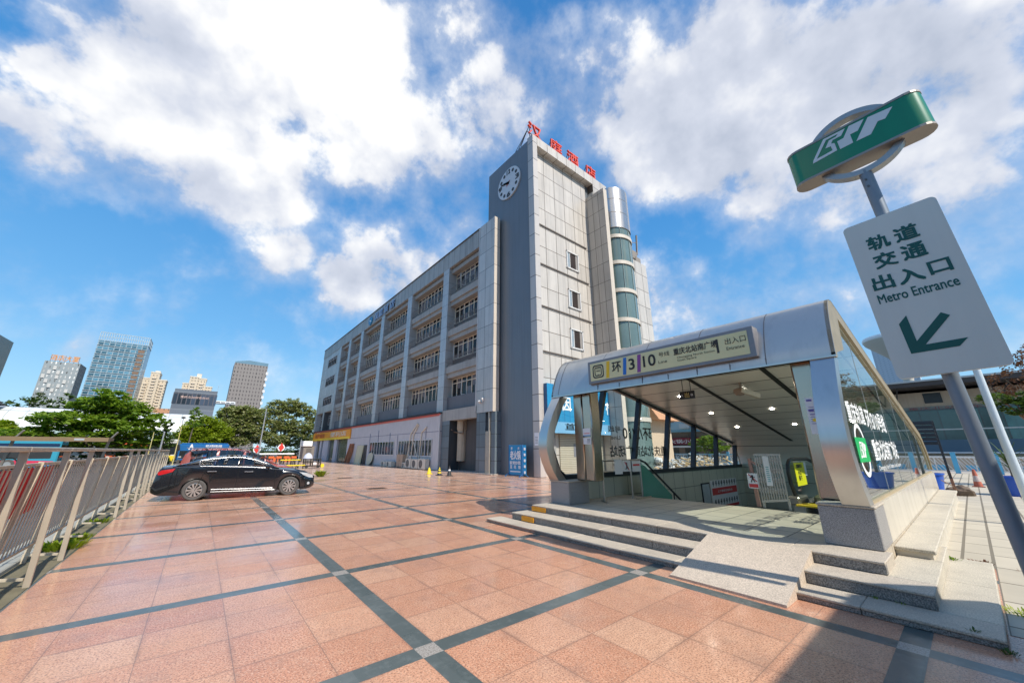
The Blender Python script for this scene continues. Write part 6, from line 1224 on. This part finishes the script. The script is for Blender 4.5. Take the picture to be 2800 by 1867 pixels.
def flats(name, lab, cx, cy, w_, h, steps, seed):
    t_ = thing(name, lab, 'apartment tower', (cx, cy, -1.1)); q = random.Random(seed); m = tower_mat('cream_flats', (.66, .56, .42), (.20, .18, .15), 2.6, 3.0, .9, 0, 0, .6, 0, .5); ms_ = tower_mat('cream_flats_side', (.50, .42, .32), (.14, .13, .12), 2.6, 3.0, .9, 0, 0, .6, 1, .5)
    for i, (dx, wd, dh, dy) in enumerate(steps):
        x0 = cx + dx - wd / 2; b = MB(); b.quad((x0, cy + dy, -1.1), (x0 + wd, cy + dy, -1.1), (x0 + wd, cy + dy, h + dh), (x0, cy + dy, h + dh)); b.build('facade', m, t_, fix=False); b = MB(); b.box(x0 + .02, cy + dy + .03, -1.1, x0 + wd - .02, cy + 18, h + dh); b.build('side_wall', ms_, t_)
        b = MB(); b.box(x0 - .3, cy + dy - .3, h + dh, x0 + wd + .3, cy + 18, h + dh + 1.2); b.build('parapet', pm('cream_coping', (.66, .60, .50), .6), t_)
        b = MB(); [b.box(x0 + wd * .25, cy + dy - 1.0, 1 + j * 3, x0 + wd * .7, cy + dy - .02, 2.1 + j * 3) for j in range(int((h + dh) / 3) - 1)]; b.box(x0 + wd * .46, cy + dy - .9, -1, x0 + wd * .49, cy + dy - .03, h + dh - 1.5); b.build('balcony', pm('cream_balcony', (.60, .52, .42), .6), t_)
    MB().box(cx - 2, cy + 4, h, cx + 2, cy + 10, h + 6).build('lift_house', pm('cream_coping', (.66, .60, .50), .6), t_)
flats('cream_apartment_tower', 'cream apartment tower right of the blue glass tower', -48.5, 520, 20, 76, ((-7, 6, -3, 3), (-1, 7, 3, 0), (5.5, 6, -4, 3)), 1); flats('cream_apartment_tower', 'cream stepped apartment tower rising behind the low grey office block', -14.5, 512, 24, 76, ((-9, 6, -6, 4), (-3.5, 7, 1, 0), (3.5, 7, 0, 1), (9.5, 7, -8, 4)), 2)
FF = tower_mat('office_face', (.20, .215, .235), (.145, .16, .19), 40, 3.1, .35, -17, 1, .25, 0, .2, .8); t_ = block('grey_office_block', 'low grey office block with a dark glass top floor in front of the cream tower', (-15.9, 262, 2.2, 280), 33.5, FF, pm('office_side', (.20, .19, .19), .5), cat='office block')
MB().box(-16.1, 261.9, 25.5, 2.4, 261.98, 31.5).build('dark_band', seam('dark_glazing', (.045, .06, .09), 0, 1.9, 6, -16, 25, .2, (.12, .11, .12), rough=.15, streak=0, tilevar=.8), t_); k = MB(); k.bar((-5.5, 262, 33.5), (-5.5, 262, 36), .15); k.bar((2.0, 262, 33.5), (2, 262, 37), .12); k.build('mast', PGY, t_); text('重庆北站综合办公', pm('sign_pink', (.6, .42, .36), .5), t_, (-13, 261.85, 28.7), (1, 0, 0), (0, 0, 1), 12, 1.3, .01, .01, name='sign_letters')
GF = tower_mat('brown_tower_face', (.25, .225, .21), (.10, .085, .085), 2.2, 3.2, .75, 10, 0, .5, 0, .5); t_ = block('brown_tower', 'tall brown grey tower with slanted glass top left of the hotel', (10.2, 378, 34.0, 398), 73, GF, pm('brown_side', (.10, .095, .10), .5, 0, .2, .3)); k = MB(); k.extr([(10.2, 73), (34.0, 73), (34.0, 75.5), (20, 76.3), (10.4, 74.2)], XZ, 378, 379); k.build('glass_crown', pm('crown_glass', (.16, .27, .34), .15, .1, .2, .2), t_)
for i in range(12): MB().box(33.2, 377.4, 8 + i * 5.2, 35.0, 378.3, 10.6 + i * 5.2).build('side_balcony', pm('balcony_white', (.66, .66, .66), .5), t_)
t_ = thing('sky_bridge', 'white covered footbridge joining the grey office block to the brown tower', 'footbridge', (6, 269, 27.4)); k = MB(); k.bbox(2.2, 268, 27.4, 11.5, 271, 29.0, .3); k.build('deck', WH, t_); k = MB(); [k.box(2.6 + i * 2.2, 267.95, 28, 4.4 + i * 2.2, 267.99, 28.5) for i in range(4)]; k.build('window', CGL, t_)
k = MB(); k.bar((9.5, 270, -1.1), (9.5, 270, 27.4), 1.0); k.build('pier', PGY, t_)
t_ = block('orange_house', 'small orange apartment block between the cream tower and the grey office block', (-32, 380, -21, 392), 32, tower_mat('orange_face', (.52, .27, .14), (.20, .12, .08), 2.5, 3, .9, 0, 0, .7, 0, .4), pm('orange_side', (.35, .18, .1), .7), cat='apartment block')
# white vaulted rail station roof
wv = thing('vaulted_station', 'long white vaulted station roof behind the roadside trees', 'station', (-20, 160, -1.1)); prof = [(158 + 9 - 9 * math.cos(a), 7.2 + 6.2 * math.sin(a)) for a in [i * math.pi / 16 for i in range(17)]]
k = MB(); k.strip(prof, lambda u, v, d: (d, u, v), -95, -1); k.build('vault', seam('white_vault', (.70, .72, .71), 0, 3.2, 3, 0, 0, .10, (.40, .44, .42), rough=.35, streak=.1, metal=.1), wv, smooth=True)
MB().box(-95, 158.2, 4.4, -1, 158.6, 7.2).build('glazing', seam('station_glazing', (.42, .55, .52), 0, 3.2, 1.4, 0, 0, .1, (.5, .55, .53), rough=.2, streak=0), wv); k = MB(); k.box(-95, 158, 2.2, -1, 176, 4.38); k.build('deck', pm('deck_grey', (.20, .22, .24), .7), wv); k = MB(); [k.bbox(x - .8, 160, -1.1, x + .8, 163, 2.2, .1) for x in range(-92, 0, 13)]; k.build('pier', pm('pier_concrete', (.45, .45, .42), .8), wv)
k = MB(); k.strip([(150, 13.6), (156, 14.6), (164, 13.2)], lambda u, v, d: (d, u, v), -95, -43); k.build('upper_roof', pm('roof_slate', (.20, .215, .23), .5), wv)
t_ = thing('hill_tree', 'dark green wooded rise behind the vaulted station at far left', 'trees', (-75, 300, -1.1)); V, F = leaves([(-76 + i * 3.2, 300, 22 + 2 * (i % 3), 4, 4, 5, 1) for i in range(7)], 1500, .8, 31); leafobj('crown', V, F, LG4, t_); k = MB(); [k.tube([(-75 + i * 5, 300, -1.1), (-75 + i * 5, 300, 20)], .5, 6) for i in range(4)]; k.build('trunk', BARK, t_)

# ---------------------------------------------------------------- right-hand background
STX = 60.0
sn = thing('station_hall', 'long station hall with dark overhanging roof and teal glass front on the right', 'station hall', (STX, 0, 0))
MB().box(STX, -45, 0, STX + 20, 24, 7.7).build('wall', pm('hall_beige', (.42, .37, .30), .75, 0, .15, .4, streak=.3), sn)
k = MB(); k.extr([(STX - 3.5, 8.0), (STX - 3.5, 8.45), (STX + 22, 9.6), (STX + 22, 8.2)], XZ, -46, 25); k.build('roof', pm('dark_roof', (.055, .05, .05), .6, .2, .2, .6), sn)
k = MB(); k.box(STX - 3.6, -46, 8.45, STX - 3.4, 25, 8.62); k.build('gutter', pm('gutter_grey', (.42, .45, .46), .4, .4), sn)
MB().box(STX - .3, -45, 2.7, STX - .02, 24, 5.75).build('glazing', seam('teal_glazing', (.035, .16, .165), 1, 1.35, 2.0, 0, 3.75, .06, (.02, .05, .055), rough=.12, streak=.5, var=.6, tilevar=.5, spec=.9), sn)
MB().box(STX - .36, -45, 3.68, STX - .29, 24, 3.80).build('transom', pm('pale_rail', (.5, .55, .55), .4), sn); MB().box(STX - .34, -45, 1.5, STX - .02, 24, 2.7).build('blue_dado', pm('dado_blue', (.06, .13, .20), .3, 0, .15, .6), sn); MB().box(STX - .5, -45, 1.36, STX - .02, 24, 1.5).build('sill', WH, sn)
MB().box(STX - .05, -45, 5.75, STX - .01, 24, 6.15).build('sign_strip', pm('grey_strip', (.20, .26, .26), .5), sn)
for y in (7.5, 1.4, -7, -14): MB().box(STX - .06, y - .65, 6.5, STX - .02, y + .65, 7.55).build('upper_window', pm('black_window', (.012, .012, .012), .3), sn)
for y in (4.2, -3, -9): MB().bar((STX - .1, y, 6.4), (STX - 3, y + .6, 8.0), .10).bar((STX - .1, y, 6.4), (STX - 3, y - .6, 8.0), .10).build('brace', pm('brace_dark', (.05, .05, .05), .5), sn)
text('重庆北站候车厅', pm('faded_red', (.26, .12, .13), .6), sn, (STX - .07, 3.4, 5.80), (0, -1, 0), (0, 0, 1), 6.0, .32, .01, .01, name='hall_letters')
MB().box(50, 2.6, .004, 50.1, 3.1, .01).build('x', WH, sn) if 0 else None
# high-rise and disc-topped mast
t_ = thing('high_rise', 'blue and white high-rise tower behind the station roof', 'tower block', (400, 20, 0)); HF = tower_mat('high_rise_face', (.55, .60, .66), (.10, .17, .27), 2.4, 1.6, .75, 0, 0, .3, 1, .3); MB().box(400, 12, 0, 420, 33.0, 79).build('facade', HF, t_); MB().box(399.6, 11.6, 79, 420.4, 33.4, 80).build('parapet', WH, t_)
t_ = thing('disc_mast', 'white concrete mast with a wide disc top above the station roof', 'mast', (120, 5.4, 0)); k = MB(); k.lathe([(.95, 0), (.82, 16), (1.0, 20), (2.2, 22.2), (5.3, 25.4), (5.6, 26.2), (5.4, 26.9), (0, 27.2)], 120, 5.4, 36); k.build('shaft', pm('mast_concrete', (.62, .58, .50), .6, 0, .06, .5), t_, smooth=True, angle=30); k = MB(); k.lathe([(5.62, 26.1), (5.7, 26.5), (5.5, 26.95)], 120, 5.4, 36); k.build('rim', WH, t_); k = MB(); k.bbox(119.1, 5.5, 14.6, 119.3, 6.0, 15.1, .03); k.build('floodlight', BLK, t_)
# blue and white crowd fence
def crowd_fence(y0, lab):
    t_ = thing('fence_panel', lab, 'fence', (44, y0, 0), 'blue and white fence panels before the station'); B_ = pm('fence_blue', (.10, .42, .68), .5); W_ = pm('fence_white', (.70, .70, .70), .5)
    k = MB(); k.bar((44, y0, 0.01), (44, y0, 1.52), .26, .12, (1, 0, 0)); k.build('post', B_, t_)
    k = MB(); k.bar((44, y0 + .1, 1.2), (44, y0 + 1.9, 1.2), .05, .07); k.bar((44, y0 + .1, .18), (44, y0 + 1.9, .18), .05, .07)
    for i in range(9): a = y0 + .15 + i * .2; k.bar((44, a, .2), (44, min(a + .55, y0 + 1.88), 1.18), .04)
    k.bar((44, y0 + 1.0, .18), (44, y0 + 1.0, 1.2), .06); k.build('lattice', W_, t_)
    k = MB(); k.box(44.02, y0 + .5, .2, 44.05, y0 + 1.5, .6); k.build('blue_inset', B_, t_)
for i, y in enumerate((-4.9, -2.95, -1.0, .95, 2.9, 4.85, 6.8, 8.75, 10.7, 12.65, 14.6, 16.55, 18.5, 20.4)): crowd_fence(y, 'blue post and white lattice fence panel before the station hall')
t_ = thing('low_wall', 'low beige parapet wall behind the blue and white fence', 'wall', (52, 0, 0)); MB().bbox(52, -40, .003, 52.4, 30, 1.0, .02).build('wall', pm('low_beige', (.46, .38, .30), .8, 0, .1, .5), t_); MB().bbox(51.9, -40, 1.0, 52.5, 30, 1.1, .02).build('coping', WH, t_)
# white lamp post, louvred board, rock, cone, palms
t_ = thing('lamp_post', 'slim white steel lamp post right of the metro sign', 'lamp post', (15, -.55, 0)); k = MB(); k.tube([(15, -.60, .004), (15, -.55, 2), (15, -.49, 8.2)], [.085, .075, .05], 14); k.build('shaft', pm('post_white', (.60, .66, .70), .35, .1, .06, 4), t_, smooth=True); k = MB(); k.bbox(14.8, -.8, .004, 15.2, -.4, .04, .01); k.build('base_plate', PGY, t_)
t_ = thing('louvred_board', 'dark louvred information board on a leaning post beside the glass canopy', 'board', (22.5, .85, 0)); S22 = 22.5 / 17
k = MB()
for i in range(6): z = 1.86 + (2.72 - 1.86) * i / 5.5; k.bbox(22.45, .74, z, 22.52, 1.24, z + .12, .01)
k.build('louvre', pm('louvre_black', (.018, .022, .03), .4), t_); k = MB(); k.bar((22.56, .72, .004), (22.56, .74, 2.78), .07); k.bar((22.56, 1.24, 1.84), (22.56, 1.26, 2.76), .05); k.bar((22.56, .72, 2.76), (22.56, 1.26, 2.76), .05); k.build('frame', pm('louvre_frame', (.03, .032, .04), .4), t_)
k = MB(); k.bar((22.5, .70, .004), (22.6, .73, .9), .085); k.build('rusty_foot', pm('foot_rust', (.30, .14, .08), .7), t_)
k = MB(); k.tube([(21.6, .95, .6), (22.2, .72, .35), (22.6, .62, .12)], .015, 5); k.build('stay', pm('stay', (.35, .2, .12), .6), t_)
t_ = thing('rock', 'rough brown boulder at the end of the marble ledge', 'rock', (22.9, .58, 0)); import bmesh as _bm
b = _bm.new(); _bm.ops.create_icosphere(b, subdivisions=3, radius=1.0); q = random.Random(4)
from mathutils import noise as mn
for v in b.verts: f = 1 + .35 * mn.noise(v.co * 1.4) + .12 * mn.noise(v.co * 4); v.co = Vector((v.co.x * .42 * f, v.co.y * .34 * f, max(-.02, v.co.z * .26 * f + .10)))
me = bpy.data.meshes.new('stone'); b.to_mesh(me); b.free(); me.materials.append(pm('rock_brown', (.16, .115, .08), .9, 0, .35, 5, bmp=.6)); o = bpy.data.objects.new('stone', me); COL.objects.link(o); o.parent = t_
t_ = thing('traffic_cone', 'faded red traffic cone on the far paving left of the palm tubs', 'traffic cone', (28.6, .14, 0)); k = MB(); k.lathe([(.15, .03), (.05, .78), (0, .8)], 28.6, .14, 14); k.build('body', pm('faded_orange', (.45, .12, .07), .6), t_, smooth=True); k = MB(); k.lathe([(.122, .25), (.085, .5)], 28.6, .14, 14); k.v = [((x - 28.6) * 1.03 + 28.6, (y - .14) * 1.03 + .14, z) for x, y, z in k.v]; k.build('stripe', pm('faded_white', (.5, .4, .36), .6), t_); MB().bbox(28.4, -.06, .003, 28.8, .34, .035, .01).build('base', pm('cone_base', (.25, .08, .05), .6), t_)
PAL = leafm('palm_leaf', (.035, .085, .015), (.10, .16, .03), .25)
def palm(x, y, h, lab, seed):
    t_ = thing('potted_palm', lab, 'potted palm', (x, y, 0), 'palms in blue tubs'); k = MB(); k.lathe([(0, .005), (.42, .005), (.52, .62), (.56, .64), (.56, .70), (.48, .70), (.46, .6), (0, .6)], x, y, 20); k.build('tub', pm('tub_blue', (.02, .10, .48), .35, 0, .1, 2), t_, smooth=True); k = MB(); k.tube([(x, y, .6), (x, y, .6 + h * .4)], [.07, .05], 8); k.build('trunk', BARK, t_)
    g = np.random.default_rng(seed); V = []; F = []
    for i in range(30):
        a = g.uniform(0, 6.28); el = g.uniform(.5, 1.45); p = np.array([x, y, .6 + h * g.uniform(.15, .45)]); d = np.array([math.cos(a) * math.cos(el), math.sin(a) * math.cos(el), math.sin(el)]); s0 = np.array([-math.sin(a), math.cos(a), 0]); L_ = h * g.uniform(.4, .65); pr_ = None
        for j in range(6):
            w_ = .035 * (1 - j / 6.2) + .004; b_ = len(V); V += [p - s0 * w_, p + s0 * w_]
            if pr_ is not None: F.append((pr_, pr_ + 1, b_ + 1, b_))
            pr_ = b_; p = p + d * L_ / 6; d = d + np.array([0, 0, -.16]); d /= np.linalg.norm(d)
    leafobj('fronds', np.array(V), np.array(F), PAL, t_)
palm(24.2, -.82, 1.7, 'palm in a blue tub, nearest the metro sign pole', 1); palm(25.0, -2.0, 1.5, 'palm in a blue tub at the right edge of the view', 2); palm(23.5, 2.3, 1.1, 'palm in a blue tub seen through the right canopy glass, nearer one', 3); palm(25.0, 1.5, 1.1, 'palm in a blue tub seen through the right canopy glass, farther one', 4)
tree('leaning_tree', 'dark green tree with a leaning red trunk at the right edge', (31, -2.05, 0), [(31, -1.35, 4.15, .9, .55, .38, 1), (31, -1.9, 3.75, .8, .6, .4, 1), (31, -2.6, 3.5, .9, .6, .55, 1.2), (31, -2.4, 4.2, .6, .4, .3, .5), (31, -2.9, 2.8, .7, .5, .5, .8)], 2600, .10, 12, LG4, BARKR, r=.10, fork=3.0, up=.8)
tree('rust_leaved_tree', 'sparse tree with rust brown leaves above the station roof at right', (37, -3.2, 0), [(37, -2.2, 5.6, 1, .7, .8, 1), (37, -3.0, 6.6, 1, .8, .9, 1.2), (37, -3.6, 5.6, 1, .8, .8, 1.2), (37, -2.5, 4.9, 1, .5, .5, .6), (37, -3.6, 7.3, 1, .6, .5, .5)], 1500, .085, 13, LRB, BARK, r=.07, fork=3.5, up=.1)
# ---------------------------------------------------------------- what shows through the left glass: shops, flats, rubble
t_ = thing('blue_flats', 'pale blue apartment block seen through the canopy glass', 'apartment block', (75, 35, 0)); MB().box(75, 24, 0, 95, 60, 13).build('facade', tower_mat('blue_flats_face', (.36, .56, .62), (.10, .14, .15), 2.3, 2.9, .75, 0, .6, .6, 1, .6), t_); k = MB(); [k.box(74.2, 25 + i * 4.6, 3 + j * 2.9, 74.98, 27 + i * 4.6, 3.9 + j * 2.9) for i in range(7) for j in range(3)]; k.build('balcony', pm('flat_balcony', (.55, .62, .62), .6), t_)
t_ = thing('shop_row', 'single storey shop with blue eaves and dark red sign seen through the canopy glass', 'shop', (48, 24, 0)); MB().box(48, 18, 0, 56, 34, 3.9).build('wall', pm('shop_brown', (.20, .16, .14), .8, 0, .2, 1), t_); MB().box(47.2, 17.5, 3.9, 56, 34, 4.2).build('eaves', pm('eaves_blue', (.16, .38, .50), .6), t_); s_ = MB().box(47.7, 20.5, 2.35, 47.98, 27.5, 3.2).build('sign', pm('maroon_sign', (.24, .02, .05), .5), t_); text('重庆火锅小面', WH, s_, (47.69, 26.5, 2.5), (0, -1, 0), (0, 0, 1), 5.2, .5, .004, .02); MB().box(47.3, 19, 2.0, 48, 28, 2.2).build('awning', WH, t_); k = MB(); [k.box(47.95, 19 + i * 2.4, .1, 47.99, 20.6 + i * 2.4, 2.0) for i in range(6)]; k.build('door', BLK, t_)
tree('street_tree', 'bright green bushy tree seen through the canopy glass behind the rubble', (44, 18.6, 0), [(44, 19.4, 2.4, 1, 1.0, .75, 1), (44, 18.2, 2.55, 1, 1.0, .8, 1.2), (44, 17.0, 2.3, 1, .9, .75, 1), (44, 18.2, 1.8, 1, 1.6, .5, .8)], 3200, .13, 14, LG1, fork=1.2)
tree('street_tree', 'second green bushy tree right of the one behind the rubble', (46, 16, 0), [(46, 16, 2.3, 1, .8, .7, 1), (46, 15.2, 2.0, 1, .8, .6, 1)], 1600, .12, 15, LG4, fork=1.1)
pl = thing('rubble_heap', 'heap of broken timber and white sacks seen through the canopy glass', 'rubble', (30, 14, 0)); k = MB(); kw = MB(); q = random.Random(6)
for i in range(330):
    x = 29 + q.uniform(-1.5, 2.5); y = 13.3 + q.gauss(0, 2.0); hh = max(.05, 1.15 * math.exp(-((y - 12.8) / 2.6) ** 2)); z = q.uniform(0, hh); a = q.uniform(0, 3.14); l_ = q.uniform(.2, .8); d = Vector((math.cos(a), math.sin(a), q.uniform(-.4, .4))) * l_
    (k if q.random() < .72 else kw).bar((x, y, z + .05), (x + d.x, y + d.y, z + .05 + abs(d.z)), q.uniform(.03, .16), q.uniform(.02, .08))
for i in range(26):
    y = 15.8 + q.gauss(0, .8); x = 29 + q.uniform(-1, 1); z = q.uniform(.1, 1.0); r_ = q.uniform(.15, .32); kw.lathe([(0, z - r_), (r_ * .9, z - r_ * .4), (r_, z), (r_ * .6, z + r_ * .6), (0, z + r_ * .8)], x, y, 8)
k.build('timber', pm('broken_timber', (.52, .38, .20), .8, 0, .4, 3), pl); kw.build('sacks', pm('rubble_white', (.62, .62, .60), .8, 0, .2, 3), pl)
t_ = thing('blue_fence', 'blue mesh fence beyond the rubble heap', 'fence', (38, 14, 0)); k = MB()
for i in range(46): y = 10.5 + i * .25; k.bar((38, y, .05), (38, y + .35, 1.3), .025); k.bar((38, y + .35, .05), (38, y, 1.3), .025)
k.bar((38, 10.4, 1.32), (38, 22, 1.32), .06); k.bar((38, 10.4, .06), (38, 22, .06), .06); k.build('mesh', pm('mesh_blue', (.16, .36, .50), .5), t_); k = MB(); [k.bar((38.05, 10.5 + i * 2.3, .004), (38.05, 10.5 + i * 2.3, 1.45), .08) for i in range(6)]; k.build('post', pm('mesh_post', (.5, .5, .5), .5), t_)
# ---------------------------------------------------------------- unseen board added behind the viewer to cast the shadow across the near paving
t_ = thing('shadow_board', 'unseen board added behind the viewpoint to cast the near paving shadow', 'shadow_board', (1, -3.2, 0)); H0 = 4.95
k = MB(); k.extr([(-7, .004), (7.2, .004), (7.2, H0 - 1.15), (6.42, H0 - .1), (-7, H0 - .1)], XZ, -3.3, -3.2); k.build('panel', pm('shadow_board_grey', (.42, .42, .42), .7), t_); k = MB(); [k.bar((x, -3.4, .004), (x, -3.4, 3.6), .1) for x in (-6, -2, 2, 6)]; k.build('post', PGY, t_)
